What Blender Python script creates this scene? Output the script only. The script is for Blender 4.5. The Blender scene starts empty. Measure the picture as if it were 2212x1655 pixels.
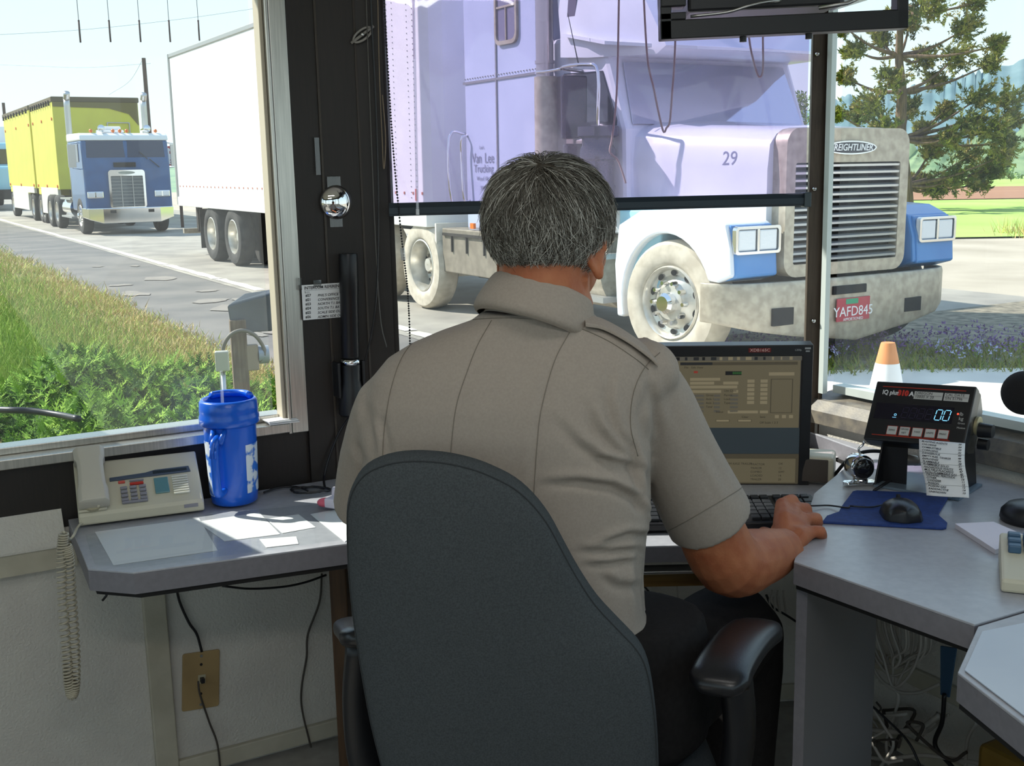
import bpy, math, random
from mathutils import Vector as V, Matrix as MX
from math import sin, cos, pi, radians as R
random.seed(7)
SC = bpy.context.scene
COL = SC.collection
# ------------------------------------------------------------------ camera
W, H, F = 2212, 1655, 2420.0
PITCH = math.atan((827.5 - 388) / F)
ROLL = R(1.3)
CZ = 1.45
cf = V((0, cos(PITCH), -sin(PITCH)))
cr0 = V((1, 0, 0)); cu0 = cr0.cross(cf)
cr = cr0 * cos(ROLL) - cu0 * sin(ROLL)
cu = cu0 * cos(ROLL) + cr0 * sin(ROLL)
CAM = V((0, 0, CZ))
cam = bpy.data.cameras.new('camera'); co = bpy.data.objects.new('camera', cam); COL.objects.link(co)
co.matrix_world = MX(((cr.x, cu.x, -cf.x, 0), (cr.y, cu.y, -cf.y, 0), (cr.z, cu.z, -cf.z, CZ), (0, 0, 0, 1)))
cam.sensor_fit = 'HORIZONTAL'; cam.sensor_width = 36; cam.lens = 36 * F / W
cam.clip_start = .05; cam.clip_end = 2000
SC.camera = co
# ------------------------------------------------------------------ world, sun, exposure
SC.view_settings.view_transform = 'Standard'; SC.view_settings.look = 'None'
SC.view_settings.gamma = 1; SC.view_settings.use_curve_mapping = False
SC.view_settings.exposure = 0.5
SC.cycles.use_denoising = True
SC.cycles.max_bounces = 10; SC.cycles.diffuse_bounces = 5; SC.cycles.transparent_max_bounces = 16
SC.cycles.sample_clamp_indirect = 6.0; SC.cycles.caustics_reflective = False; SC.cycles.caustics_refractive = False
wd = bpy.data.worlds.new('sky'); SC.world = wd; wd.use_nodes = True
nt = wd.node_tree; bg = nt.nodes['Background']
tc = nt.nodes.new('ShaderNodeTexCoord'); sx = nt.nodes.new('ShaderNodeSeparateXYZ'); rp = nt.nodes.new('ShaderNodeValToRGB')
nt.links.new(tc.outputs['Generated'], sx.inputs[0]); nt.links.new(sx.outputs['Z'], rp.inputs[0]); nt.links.new(rp.outputs[0], bg.inputs[0])
el = rp.color_ramp.elements
el[0].position = 0; el[0].color = (.86, .97, 1, 1)
el[1].position = .75; el[1].color = (.42, .62, .92, 1)
e = el.new(.16); e.color = (.70, .90, 1, 1)
bg.inputs[1].default_value = .92
SUN_H = V((-.93, .37, 0)); SUN_EL = R(41)
sd = bpy.data.lights.new('sun', 'SUN'); sd.energy = 5.8; sd.angle = R(.55); sd.color = (1, .95, .87)
so = bpy.data.objects.new('sun', sd); COL.objects.link(so)
sv = SUN_H.normalized() * cos(SUN_EL) + V((0, 0, sin(SUN_EL)))
so.rotation_euler = sv.to_track_quat('Z', 'Y').to_euler(); so.location = sv * 60

def ray(px, py): return cf + cr * ((px - W / 2) / F) - cu * ((py - H / 2) / F)
def at(px, py, Y): d = ray(px, py); return CAM + d * (Y / d.y)
def atz(px, py, z): d = ray(px, py); return CAM + d * ((z - CZ) / d.z)
def onp(px, py, p0, n): d = ray(px, py); return CAM + d * ((p0 - CAM).dot(n) / d.dot(n))

# ------------------------------------------------------------------ materials
MATS = {}
def mat(name, col, rough=.6, metal=0, col2=None, scale=20, bump=0, bscale=200, spec=.5, trans=0, ior=1.45, emit=None, estr=1, coat=0, alpha=1, stretch=None, detail=4, lo=.35, hi=.65):
    if name in MATS: return MATS[name]
    m = bpy.data.materials.new(name); m.use_nodes = True; t = m.node_tree; b = t.nodes['Principled BSDF']
    b.inputs['Base Color'].default_value = (*col, 1); b.inputs['Roughness'].default_value = rough
    b.inputs['Metallic'].default_value = metal; b.inputs['Specular IOR Level'].default_value = spec
    b.inputs['Transmission Weight'].default_value = trans; b.inputs['IOR'].default_value = ior
    b.inputs['Coat Weight'].default_value = coat; b.inputs['Alpha'].default_value = alpha
    if emit: b.inputs['Emission Color'].default_value = (*emit, 1); b.inputs['Emission Strength'].default_value = estr
    if col2 or bump:
        g = t.nodes.new('ShaderNodeTexCoord'); mp = t.nodes.new('ShaderNodeMapping'); t.links.new(g.outputs['Object'], mp.inputs[0])
        if stretch: mp.inputs['Scale'].default_value = stretch
    if col2:
        n = t.nodes.new('ShaderNodeTexNoise'); n.inputs['Scale'].default_value = scale; n.inputs['Detail'].default_value = detail
        r = t.nodes.new('ShaderNodeValToRGB'); r.color_ramp.elements[0].position = lo; r.color_ramp.elements[1].position = hi
        r.color_ramp.elements[0].color = (*col, 1); r.color_ramp.elements[1].color = (*col2, 1)
        t.links.new(mp.outputs[0], n.inputs[0]); t.links.new(n.outputs[0], r.inputs[0]); t.links.new(r.outputs[0], b.inputs['Base Color'])
    if bump:
        n2 = t.nodes.new('ShaderNodeTexNoise'); n2.inputs['Scale'].default_value = bscale; n2.inputs['Detail'].default_value = 5
        bp = t.nodes.new('ShaderNodeBump'); bp.inputs['Strength'].default_value = bump; bp.inputs['Distance'].default_value = .01
        t.links.new(mp.outputs[0], n2.inputs[0]); t.links.new(n2.outputs[0], bp.inputs['Height']); t.links.new(bp.outputs[0], b.inputs['Normal'])
    MATS[name] = m; return m

def thin_glass(name, tint, refl=.06, haze=0, hazecol=(1, 1, 1), bump=0, bscale=6, rough=0.0):
    m = bpy.data.materials.new(name); m.use_nodes = True; t = m.node_tree; t.nodes.remove(t.nodes['Principled BSDF'])
    out = t.nodes['Material Output']
    tr = t.nodes.new('ShaderNodeBsdfTransparent'); tr.inputs[0].default_value = (*tint, 1)
    gl = t.nodes.new('ShaderNodeBsdfGlossy'); gl.inputs['Roughness'].default_value = rough
    mx = t.nodes.new('ShaderNodeMixShader'); fr = t.nodes.new('ShaderNodeLayerWeight'); fr.inputs[0].default_value = .12
    ma = t.nodes.new('ShaderNodeMath'); ma.operation = 'MULTIPLY_ADD'; ma.inputs[1].default_value = .6; ma.inputs[2].default_value = refl
    t.links.new(fr.outputs['Fresnel'], ma.inputs[0]); ma.use_clamp = True
    ge = t.nodes.new('ShaderNodeNewGeometry'); m1 = t.nodes.new('ShaderNodeMath'); m1.operation = 'SUBTRACT'; m1.inputs[0].default_value = 1; t.links.new(ge.outputs['Backfacing'], m1.inputs[1])
    m5 = t.nodes.new('ShaderNodeMath'); m5.operation = 'MULTIPLY'; t.links.new(ma.outputs[0], m5.inputs[0]); t.links.new(m1.outputs[0], m5.inputs[1])
    t.links.new(m5.outputs[0], mx.inputs[0]); t.links.new(tr.outputs[0], mx.inputs[1]); t.links.new(gl.outputs[0], mx.inputs[2])
    last = mx
    if bump:
        g = t.nodes.new('ShaderNodeTexCoord'); n2 = t.nodes.new('ShaderNodeTexNoise'); n2.inputs['Scale'].default_value = bscale; n2.inputs['Detail'].default_value = 1
        bp = t.nodes.new('ShaderNodeBump'); bp.inputs['Strength'].default_value = bump; bp.inputs['Distance'].default_value = .05
        t.links.new(g.outputs['Object'], n2.inputs[0]); t.links.new(n2.outputs[0], bp.inputs['Height']); t.links.new(bp.outputs[0], gl.inputs['Normal'])
    if haze:
        df = t.nodes.new('ShaderNodeBsdfTranslucent'); df.inputs[0].default_value = (*hazecol, 1)
        d2 = t.nodes.new('ShaderNodeBsdfDiffuse'); d2.inputs[0].default_value = (*hazecol, 1)
        m3 = t.nodes.new('ShaderNodeMixShader'); m3.inputs[0].default_value = .35
        t.links.new(df.outputs[0], m3.inputs[1]); t.links.new(d2.outputs[0], m3.inputs[2])
        m2 = t.nodes.new('ShaderNodeMixShader'); m2.inputs[0].default_value = haze
        t.links.new(mx.outputs[0], m2.inputs[1]); t.links.new(m3.outputs[0], m2.inputs[2]); last = m2
    t.links.new(last.outputs[0], out.inputs['Surface']); MATS[name] = m; return m

def lin(*c):  # 8-bit display values to linear
    return tuple(((x / 255) / 12.92 if x / 255 <= .04045 else ((x / 255 + .055) / 1.055) ** 2.4) for x in c)

# ------------------------------------------------------------------ mesh builder
def frame(o, x, y, z=None):
    x = V(x).normalized(); y = V(y); y = (y - x * y.dot(x)).normalized(); z = x.cross(y)
    return MX(((x.x, y.x, z.x, o[0]), (x.y, y.y, z.y, o[1]), (x.z, y.z, z.z, o[2]), (0, 0, 0, 1)))
def yaw(o, a): return MX.Translation(V(o)) @ MX.Rotation(a, 4, 'Z')
ID = MX.Identity(4)
def crom(P, n=8):
    P = [V(p) for p in P]; out = []
    for i in range(len(P) - 1):
        a = P[i - 1] if i else P[0] * 2 - P[1]; b = P[i]; c = P[i + 1]; d = P[i + 2] if i + 2 < len(P) else P[-1] * 2 - P[-2]
        for k in range(n):
            t = k / n
            out.append(.5 * ((2 * b) + (c - a) * t + (2 * a - 5 * b + 4 * c - d) * t * t + (3 * b - a - 3 * c + d) * t ** 3))
    out.append(P[-1]); return out

class MB:
    def __init__(s, M=ID): s.v = []; s.f = []; s.mi = []; s.M = M
    def add(s, vs, fs, mi=0):
        n = len(s.v); s.v += [s.M @ V(v) for v in vs]; s.f += [tuple(i + n for i in f) for f in fs]; s.mi += [mi] * len(fs); return s
    def box(s, c, d, rot=None, mi=0):
        c = V(c); hx, hy, hz = d[0] / 2, d[1] / 2, d[2] / 2
        vs = [V((x, y, z)) for x in (-hx, hx) for y in (-hy, hy) for z in (-hz, hz)]
        if rot is not None:
            if not isinstance(rot, MX): rot = MX.Rotation(rot, 3, 'Z')
            vs = [rot.to_3x3() @ v for v in vs]
        return s.add([v + c for v in vs], [(0, 1, 3, 2), (4, 6, 7, 5), (0, 4, 5, 1), (2, 3, 7, 6), (0, 2, 6, 4), (1, 5, 7, 3)], mi)
    def bx(s, x0, x1, y0, y1, z0, z1, mi=0): return s.box(((x0 + x1) / 2, (y0 + y1) / 2, (z0 + z1) / 2), (abs(x1 - x0), abs(y1 - y0), abs(z1 - z0)), None, mi)
    def prism(s, pts, h, mi=0, axis='z', base=0):
        n = len(pts); E = {'z': lambda p, t: (p[0], p[1], t), 'y': lambda p, t: (p[0], t, p[1]), 'x': lambda p, t: (t, p[0], p[1])}[axis]
        vs = [E(p, base) for p in pts] + [E(p, base + h) for p in pts]
        return s.add(vs, [tuple(range(n))[::-1], tuple(range(n, 2 * n))] + [(i, (i + 1) % n, n + (i + 1) % n, n + i) for i in range(n)], mi)
    def loft(s, secs, cap=True, closed=True, mi=0):
        n = len(secs[0]); vs = [p for q in secs for p in q]; fs = []
        for k in range(len(secs) - 1):
            for i in range(n if closed else n - 1):
                j = (i + 1) % n; fs.append((k * n + i, k * n + j, (k + 1) * n + j, (k + 1) * n + i))
        if cap and closed: fs.append(tuple(range(n))[::-1]); fs.append(tuple((len(secs) - 1) * n + i for i in range(n)))
        return s.add(vs, fs, mi)
    def tube(s, P, r, seg=8, mi=0, cap=True, flat=1):
        P = [V(p) for p in P]; secs = []; n = len(P); up = None
        for i, p in enumerate(P):
            t = (P[min(i + 1, n - 1)] - P[max(i - 1, 0)]);
            if t.length < 1e-9: t = V((0, 0, 1))
            t.normalize()
            if up is None: up = t.orthogonal().normalized()
            up = (up - t * up.dot(t));
            if up.length < 1e-6: up = t.orthogonal()
            up.normalize(); w = t.cross(up); rr = r[i] if isinstance(r, (list, tuple)) else r
            secs.append([p + (up * cos(2 * pi * k / seg) * flat + w * sin(2 * pi * k / seg)) * rr for k in range(seg)])
        return s.loft(secs, cap, True, mi)
    def cyl(s, a, b, r, r2=None, seg=16, mi=0): return s.tube([a, b], [r, r if r2 is None else r2], seg, mi)
    def lathe(s, prof, o=(0, 0, 0), ax=(0, 0, 1), seg=24, mi=0, cap=True):
        ax = V(ax).normalized(); u = ax.orthogonal().normalized(); w = ax.cross(u); o = V(o)
        return s.loft([[o + ax * z + (u * cos(2 * pi * k / seg) + w * sin(2 * pi * k / seg)) * r for k in range(seg)] for r, z in prof], cap, True, mi)
    def sph(s, c, r, seg=16, ring=10, mi=0, rot=None):
        if not isinstance(r, (list, tuple)): r = (r, r, r)
        c = V(c); secs = []
        for i in range(ring + 1):
            a = -pi / 2 + pi * i / ring; q = max(cos(a), .004)
            l = [V((r[0] * q * cos(2 * pi * k / seg), r[1] * q * sin(2 * pi * k / seg), r[2] * sin(a))) for k in range(seg)]
            if rot is not None: l = [rot.to_3x3() @ p for p in l]
            secs.append([c + p for p in l])
        return s.loft(secs, True, True, mi)
    def quad(s, a, b, c, d, mi=0): return s.add([a, b, c, d], [(0, 1, 2, 3)], mi)
    def build(s, name, m, parent=None, smooth=False, bevel=0, world=True, subd=0, label=None):
        me = bpy.data.meshes.new(name); me.from_pydata([tuple(v) for v in s.v], [], s.f)
        for k in (m if isinstance(m, (list, tuple)) else [m]): me.materials.append(k)
        if len(me.materials) > 1: me.polygons.foreach_set('material_index', s.mi)
        if smooth: me.polygons.foreach_set('use_smooth', [True] * len(me.polygons))
        me.update(); o = bpy.data.objects.new(name, me); COL.objects.link(o)
        if parent is not None:
            o.parent = parent
            if world and 'pinv' in PINV.get(parent.name, {}): o.matrix_parent_inverse = PINV[parent.name]['pinv']
        if smooth == 'auto' or (smooth and bevel):
            pass
        if bevel:
            b = o.modifiers.new('bevel', 'BEVEL'); b.width = bevel; b.segments = 2; b.limit_method = 'ANGLE'; b.angle_limit = R(35)
        if subd:
            b = o.modifiers.new('subdivision', 'SUBSURF'); b.levels = subd; b.render_levels = subd
        if smooth == 'auto':
            me.polygons.foreach_set('use_smooth', [True] * len(me.polygons))
            w = o.modifiers.new('split', 'EDGE_SPLIT'); w.split_angle = R(38)
        if label: o['label'] = label
        return o
PINV = {}
def thing(name, label, cat, loc=(0, 0, 0), rz=0, group=None, M=None):
    o = bpy.data.objects.new(name, None); COL.objects.link(o); o.empty_display_size = .05
    if M is None: M = MX.Translation(V(loc)) @ MX.Rotation(rz, 4, 'Z')
    o.matrix_world = M; o['label'] = label; o['category'] = cat
    if group: o['group'] = group
    PINV[o.name] = {'pinv': M.inverted()}
    return o
def tag(o, label, cat, group=None, kind=None):
    o['label'] = label; o['category'] = cat
    if group: o['group'] = group
    if kind: o['kind'] = kind
    return o
def struct(o): o['kind'] = 'structure'; return o
def dup(root, M, label=None, group=None):
    r = root.copy(); COL.objects.link(r); r.matrix_world = M
    if label: r['label'] = label
    if group: r['group'] = group
    for c in list(root.children):
        d = c.copy(); COL.objects.link(d); d.parent = r; d.matrix_parent_inverse = c.matrix_parent_inverse
        for g in list(c.children):
            h = g.copy(); COL.objects.link(h); h.parent = d; h.matrix_parent_inverse = g.matrix_parent_inverse
    return r
def text(s, size, M, m, name='lettering', parent=None, depth=.0006, align='LEFT', world=True, bold=0, sx=1, shear=0):
    """lettering in the xy plane of frame M (x right, y up, z towards the reader)"""
    c = bpy.data.curves.new(name, 'FONT'); c.body = s; c.size = size; c.extrude = depth; c.align_x = align; c.align_y = 'CENTER'; c.offset = bold; c.shear = shear; c.resolution_u = 3
    t = bpy.data.objects.new(name, c); me = bpy.data.meshes.new_from_object(t); bpy.data.objects.remove(t); bpy.data.curves.remove(c)
    me.transform(M @ MX.Diagonal((sx, 1, 1, 1))); me.materials.clear(); me.materials.append(m); me.name = name
    o = bpy.data.objects.new(name, me); COL.objects.link(o)
    if parent is not None:
        o.parent = parent
        if world and parent.name in PINV: o.matrix_parent_inverse = PINV[parent.name]['pinv']
    return o

M_black = mat('black_plastic', (.012, .012, .014), .38, bump=.02, bscale=900)
M_blackmatt = mat('black_matt', (.012, .011, .011), .8, bump=.05, bscale=500)
M_chrome = mat('chrome', (.8, .8, .8), .08, 1)
M_steel = mat('satin_steel', (.5, .5, .49), .35, 1, bump=.02)
M_alu = mat('anodised_aluminium', (.62, .60, .55), .32, .9, col2=(.5, .49, .45), scale=8, stretch=(30, 30, 1))
M_white = mat('white_paper', (.8, .8, .8), .8, bump=.03, bscale=60)
M_rubber = mat('tyre_rubber', (.028, .027, .026), .85, col2=(.05, .047, .043), scale=9, bump=.1, bscale=80)
M_ink = mat('black_ink', (.02, .02, .025), .7)
M_red = mat('red_plastic', (.6, .03, .02), .4)
# ------------------------------------------------------------------ room shell
cL = V((-.403, 2.82, 0)); cR = V((.795, 2.92, 0))
dL = V((.873, .488, 0)).normalized(); nL = V((-dL.y, dL.x, 0))
dF = (cR - cL).normalized(); nF = V((-dF.y, dF.x, 0)); LF = (cR - cL).length
dR_ = V((.488, -.873, 0)).normalized(); nR = V((-dR_.y, dR_.x, 0))
FL = frame(cL, dL, nL); FF = frame(cL, dF, nF); FR = frame(cR, dR_, nR)   # x along the wall, y outward, z up
def wl(px, py): return FL.inverted() @ onp(px, py, cL, nL)
def wf(px, py): return FF.inverted() @ onp(px, py, cL, nF)
def wr(px, py): return FR.inverted() @ onp(px, py, cR, nR)
M_wall = mat('white_textured_panel', lin(208, 204, 195), .75, col2=lin(199, 194, 186), scale=6, bump=.35, bscale=160)
M_cream = mat('cream_trim', lin(190, 184, 166), .6, col2=lin(172, 166, 148), scale=10, bump=.05)
M_dark = mat('dark_bronze_panel', lin(38, 32, 29), .5, col2=lin(32, 28, 25), scale=30, stretch=(6, 6, .5), bump=.03, bscale=300)
M_post = mat('dark_brown_metal', lin(92, 80, 68), .45, .3, col2=lin(82, 70, 60), scale=40, stretch=(5, 5, .4), bump=.04, bscale=250)
M_ceil = mat('ceiling_tile', lin(215, 213, 205), .9, col2=lin(205, 203, 196), scale=80, bump=.2, bscale=200)
M_floor = mat('vinyl_floor', lin(150, 146, 140), .5, col2=lin(138, 134, 128), scale=30)
M_glass = thin_glass('window_glass', (.96, .98, .97), .02, haze=.025, hazecol=(.95, .97, 1))
M_ext = mat('exterior_siding', lin(170, 160, 140), .8, bump=.1)
ZC = 2.5
# plan of the booth, inside faces
eL = cL - dL * 2.1; eR = cR + dR_ * 3.2
B1 = V((1.5, -1.5, 0)); B2 = V((-1.6, -1.7, 0)); B3 = V((-2.75, .1, 0))
plan = [cL, cR, eR, B1, B2, B3, eL]
b = MB(); b.prism([(p.x, p.y) for p in plan], -.08); struct(b.build('floor', M_floor))
b = MB(); b.prism([(p.x, p.y) for p in plan], .08, base=ZC); struct(b.build('ceiling', M_ceil))
# roof eave, all round
b = MB()
cen = sum(plan, V((0, 0, 0))) / len(plan)
def grow(p, d): q = p - cen; return p + q.normalized() * d
b.prism([(grow(p, .75).x, grow(p, .75).y) for p in plan], .16, base=ZC + .09); struct(b.build('roof', M_ext))
# wall_left: white lower wall with sloping cap, dark panel above, header
b = MB(FL)
b.bx(-2.1, 0.0, 0, .12, 0, .69)
struct(b.build('wall_left', M_wall))
b = MB(FL); b.bx(-2.1, 0, .0, .12, .69, .855); struct(b.build('trim_1', M_dark))
b = MB(FL); b.bx(-2.1, 0, -.01, .12, 2.12, ZC); b.bx(-2.1, -.955, -.008, .12, .855, 2.12); struct(b.build('trim_2', M_dark))  # header, plus an unseen solid panel added left of the glass to shade the desk
# cap ledge on the lower wall, left of the desk
b = MB(FL)
u1 = wl(140, 1180).x
b.add([(-2.1, 0, .735), (u1, 0, .735), (u1, -.035, .66), (-2.1, -.035, .66), (-2.1, -.035, .655), (u1, -.035, .655), (u1, 0, .655), (-2.1, 0, .655)],
      [(0, 1, 2, 3), (3, 2, 5, 4), (4, 5, 6, 7), (1, 6, 5, 2), (0, 3, 4, 7)])
struct(b.build('trim_3', M_wall))
b = MB(FL); b.bx(-2.1, u1 + .02, -.03, 0, .605, .655); struct(b.build('trim_4', M_cream))
# vertical batten and baseboard moulding under the desk
ua = wl(318, 1450).x; ub = wl(368, 1450).x
b = MB(FL); b.bx(ua, ub, -.018, 0, 0, .6); struct(b.build('trim_5', M_cream, bevel=.003))
b = MB(FL); b.bx(ub, .0, -.016, 0, .01, .055); struct(b.build('baseboard_left', M_cream, bevel=.003))
# window_1
jx = wl(585, 300).x
w1 = thing('window_1', 'large window left', 'window', cL); del w1['label']; del w1['category']; w1['kind'] = 'structure'
b = MB(FL); b.bx(jx + .008, jx + .05, -.012, .06, .84, 2.12); b.bx(jx - .002, jx + .006, -.016, .05, .84, 2.12); b.build('window_frame', M_alu, w1, bevel=.002)
b = MB(FL); b.bx(jx - .012, jx - .002, .0, .045, .84, 2.12); b.bx(-.955, jx - .004, .0, .06, 2.07, 2.12)
b.build('window_jamb', mat('beige_frame', lin(200, 190, 170), .45, .1, bump=.03), w1, bevel=.002)
b = MB(FL); b.bx(-.955, jx, -.02, .07, .845, .868); b.bx(-.955, jx, .03, .09, .868, .885); b.build('window_sill', M_alu, w1, bevel=.002)
b = MB(FL); b.bx(-.96, jx - .02, .05, .054, .88, 2.08); b.build('glass_pane', M_glass, w1)
# dark corner column between the two windows
b = MB()
q0 = FL @ V((jx + .05, -.012, 0)); q1 = FL @ V((-.06, -.016, 0)); q2 = FF @ V((.04, -.018, 0)); q3 = FF @ V((.106, -.014, 0)); q4 = FF @ V((.106, .12, 0)); q5 = FL @ V((jx + .05, .12, 0))
b.prism([(p.x, p.y) for p in (q0, q1, q2, q3, q4, q5)], ZC, base=0.69)
struct(b.build('trim_6', M_dark))
b = MB()
for f, u in ((FL, -.062), (FF, .042), (FL, -.028)):
    p = f @ V((u, -.018, 0)); b.box((p.x, p.y, 1.6), (.006, .004, 1.75), math.atan2(dL.y, dL.x))
struct(b.build('trim_7', mat('panel_seam', lin(62, 55, 48), .5), bevel=.001))
# front wall
b = MB(FF); b.bx(0, LF, 0, .12, 0, .80); struct(b.build('wall_front', M_wall))
b = MB(FF); b.bx(.1, LF, -.012, .12, .80, .86); struct(b.build('trim_8', M_dark, bevel=.003))
b = MB(FF); b.bx(0, LF, -.01, .12, 2.12, ZC); struct(b.build('trim_9', M_dark))
b = MB(FF); b.bx(.134, LF, -.014, 0, .01, .055); struct(b.build('baseboard_front', M_cream, bevel=.003))
w2 = thing('window_2', '', '', cL); del w2['label']; del w2['category']; w2['kind'] = 'structure'
b = MB(FF); b.bx(.105, .118, .0, .02, .86, 2.12); b.bx(.105, LF - .03, .01, .07, .86, .875); b.build('window_frame', M_dark, w2)
b = MB(FF); b.bx(.107, LF + .0, .045, .049, .87, 2.12); b.build('glass_pane', M_glass, w2)
# right corner post with its bolts
pa = wf(1746, 400); pb = wf(1790, 400)
b = MB()
q = [FF @ V((LF - .024, -.012, 0)), FF @ V((LF + .016, -.014, 0)), FR @ V((.030, -.006, 0)), FR @ V((.030, .010, 0)), FF @ V((LF + .004, .05, 0)), FF @ V((LF - .023, .004, 0))]
b.prism([(p.x, p.y) for p in q], ZC - .72, base=.72)
post = struct(b.build('trim_10', M_post, bevel=.003))
for px, py in ((1765, 117), (1759, 408), (1757, 693)):
    p = onp(px, py, FF @ V((LF, -.016, 0)), nF)
    b = MB(); b.lathe([(.0001, .010), (.0042, .0095), (.006, .005), (.006, 0), (.0035, 0), (.0035, -.004)], p, -nF, 14)
    b.build('bolt', M_chrome, post, True)
# window_3 in the right wall
b = MB(FR); b.bx(.0, 3.2, 0, .12, 0, .80); struct(b.build('wall_right', M_wall))
b = MB(FR)
b.prism([(-.004, .80), (-.02, .80), (-.02, .835), (-.004, .862), (.12, .885), (.12, .80)], 3.2, axis='x', base=0)
struct(b.build('trim_11', mat('worn_sill', lin(96, 92, 88), .5, col2=lin(130, 122, 108), scale=26, bump=.06), bevel=.002))
b = MB(FR); b.bx(.0, 3.2, -.01, .12, 2.12, ZC); struct(b.build('trim_12', M_dark))
b = MB(FR); b.bx(0, 3.2, -.014, 0, .2, .245); b.bx(0, 3.2, -.014, 0, .01, .055); struct(b.build('baseboard_right', M_cream, bevel=.003))
w3 = thing('window_3', '', '', cR); del w3['label']; del w3['category']; w3['kind'] = 'structure'; M_wf = mat('pale_window_frame', lin(214, 222, 218), .4, .2)
b = MB(FR); b.bx(.030, .046, -.006, .010, .88, 2.12); b.bx(.046, 3.15, .03, .07, .88, .9); b.bx(3.14, 3.2, -.01, .1, .8, 2.12); b.build('window_frame', M_wf, w3)
b = MB(FR); b.bx(.034, 3.15, .045, .049, .885, 2.12); b.build('glass_pane', M_glass, w3)
# walls behind the photographer: low walls with windows all round, added unseen to let sky light in
k = 4
for i, (p, q_, nm) in enumerate(((eR, B1, 'wall_rear_right'), (B1, B2, 'wall_rear'), (B2, B3, 'wall_rear_left'), (B3, eL, 'wall_side_left'))):
    d = (q_ - p).normalized(); L = (q_ - p).length; f = frame(p, d, V((-d.y, d.x, 0)))
    b = MB(f); b.bx(0, L, 0, .12, 0, .9); struct(b.build(nm, M_wall))
    wn = thing('window_%d' % k, '', '', p); del wn['label']; del wn['category']; wn['kind'] = 'structure'; k += 1
    b = MB(f); b.bx(0, .07, 0, .12, .9, 2.2); b.bx(L - .07, L, 0, .12, .9, 2.2); b.bx(L / 2 - .03, L / 2 + .03, 0, .08, .9, 2.2); b.bx(0, L, 0, .12, 2.2, ZC); b.build('window_frame', M_dark, wn)
    b = MB(f); b.bx(.07, L - .07, .05, .054, .9, 2.2); b.build('glass_pane', M_glass, wn)
# two unseen fill lights added under the ceiling to brighten the room
for y in (-.55, .95):
    t = thing('fill_light', 'added unseen fill light ' + ('above the photographer' if y < 0 else 'above the office chair'), 'fill light', (0.1, y, ZC - .07))
    b = MB(); b.bx(-.55, .75, y - .12, y + .12, ZC - .05, ZC); b.build('housing', M_wall, t, bevel=.004)
    b = MB(); b.bx(-.53, .73, y - .10, y + .10, ZC - .062, ZC - .05); b.build('diffuser', mat('light_diffuser', (.9, .9, .9), .5, emit=(1, .98, .95), estr=1.5), t, bevel=.004)
    al = bpy.data.lights.new('fill_light_glow', 'AREA'); al.shape = 'RECTANGLE'; al.size = 1.2; al.size_y = .18; al.energy = 11 if y < 0 else 2.0; al.color = (1, .98, .94)
    ao = bpy.data.objects.new('fill_light_glow', al); COL.objects.link(ao); ao.location = (.1, y, ZC - .075)
# unseen wall added outside window_1 to cast the shadow edge on the desk
b = MB(FL); b.prism([(.12, -.25), (1.3, -.25), (1.3, 1.007), (.12, 1.396)], .07, axis='x', base=-.972); struct(b.build('added_shade_wall', M_ext))
# ------------------------------------------------------------------ outdoors: ground, plants, hills
TH = R(30.3); DR = V((-sin(TH), cos(TH), 0)); DL = V((cos(TH), sin(TH), 0)); SW = V((1.31, 9.4, -.12)); SL = .014
RM = frame(SW, V((-DR.x, -DR.y, -SL)), DL)         # road frame: x with the traffic, y away from the booth, z up
def gz(x, y): return SW.z + SL * max(-14, min(70, (V((x, y, 0)) - SW).dot(DR)))
def gp(s, l, dz=0): p = SW + DR * s + DL * l; return V((p.x, p.y, gz(p.x, p.y) + dz))
def slab(name, s0, s1, l0, l1, m, dz=0, wob=0):
    b = MB(); n = 40; secs = []
    for i in range(n + 1):
        s = s0 + (s1 - s0) * (i / n) ** 1.5
        w = wob * (sin(s * 1.7) + sin(s * .73 + 1) + sin(s * 4.1) * .5)
        secs.append([gp(s, l0, dz), gp(s, l1 + w, dz)])
    b.loft(secs, False, False); return struct(b.build(name, m))
M_road = mat('worn_concrete_road', lin(164, 158, 146), .9, col2=lin(136, 131, 123), scale=1.3, detail=8, bump=.1, bscale=60)
M_should = mat('dark_asphalt_shoulder', lin(96, 95, 93), .95, col2=lin(118, 114, 109), scale=1.1, detail=9, bump=.25, bscale=50)
M_lot = mat('pale_gravel', lin(188, 176, 158), .95, col2=lin(166, 155, 137), scale=.6, detail=9, bump=.25, bscale=30)
M_apron = mat('pale_concrete', lin(232, 226, 214), .9, col2=lin(214, 208, 198), scale=2, detail=8, bump=.05)
M_soil = mat('dry_soil', lin(120, 108, 70), .95, col2=lin(92, 100, 48), scale=2.2, detail=8, bump=.4, bscale=30)
slab('ground_verge', -16, 130, -40, -2.95, M_soil, 0, .06)
slab('ground_shoulder', -16, 130, -3.4, -.85, M_should, -.006)
slab('road', -1.9, 130, -1.12, 6.5, M_road, -.002)
slab('ground_lot', -1.9, 130, 6.3, 60, M_lot, -.008)
slab('ground_front', -16, -1.7, -1.2, 60, M_lot, -.006)
# the painted edge line, broken where the paint has worn
M_line = mat('worn_white_paint', lin(236, 232, 216), .8, col2=lin(190, 184, 170), scale=5, detail=9, lo=.5, hi=.62)
b = MB(); s = -1.0; random.seed(3)
while s < 40:
    L = random.uniform(.6, 2.2) if s < 12 else 8
    b.loft([[gp(s + k * L / 6, -1.02 + random.uniform(-.03, .03), .004), gp(s + k * L / 6, -.86 + random.uniform(-.04, .03), .004)] for k in range(7)], False, False)
    s += L + (random.uniform(.0, .15) if s < 12 else 0)
tag(b.build('road_edge_line', M_line), 'worn white painted line along the near edge of the truck lane', 'road line')
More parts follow.
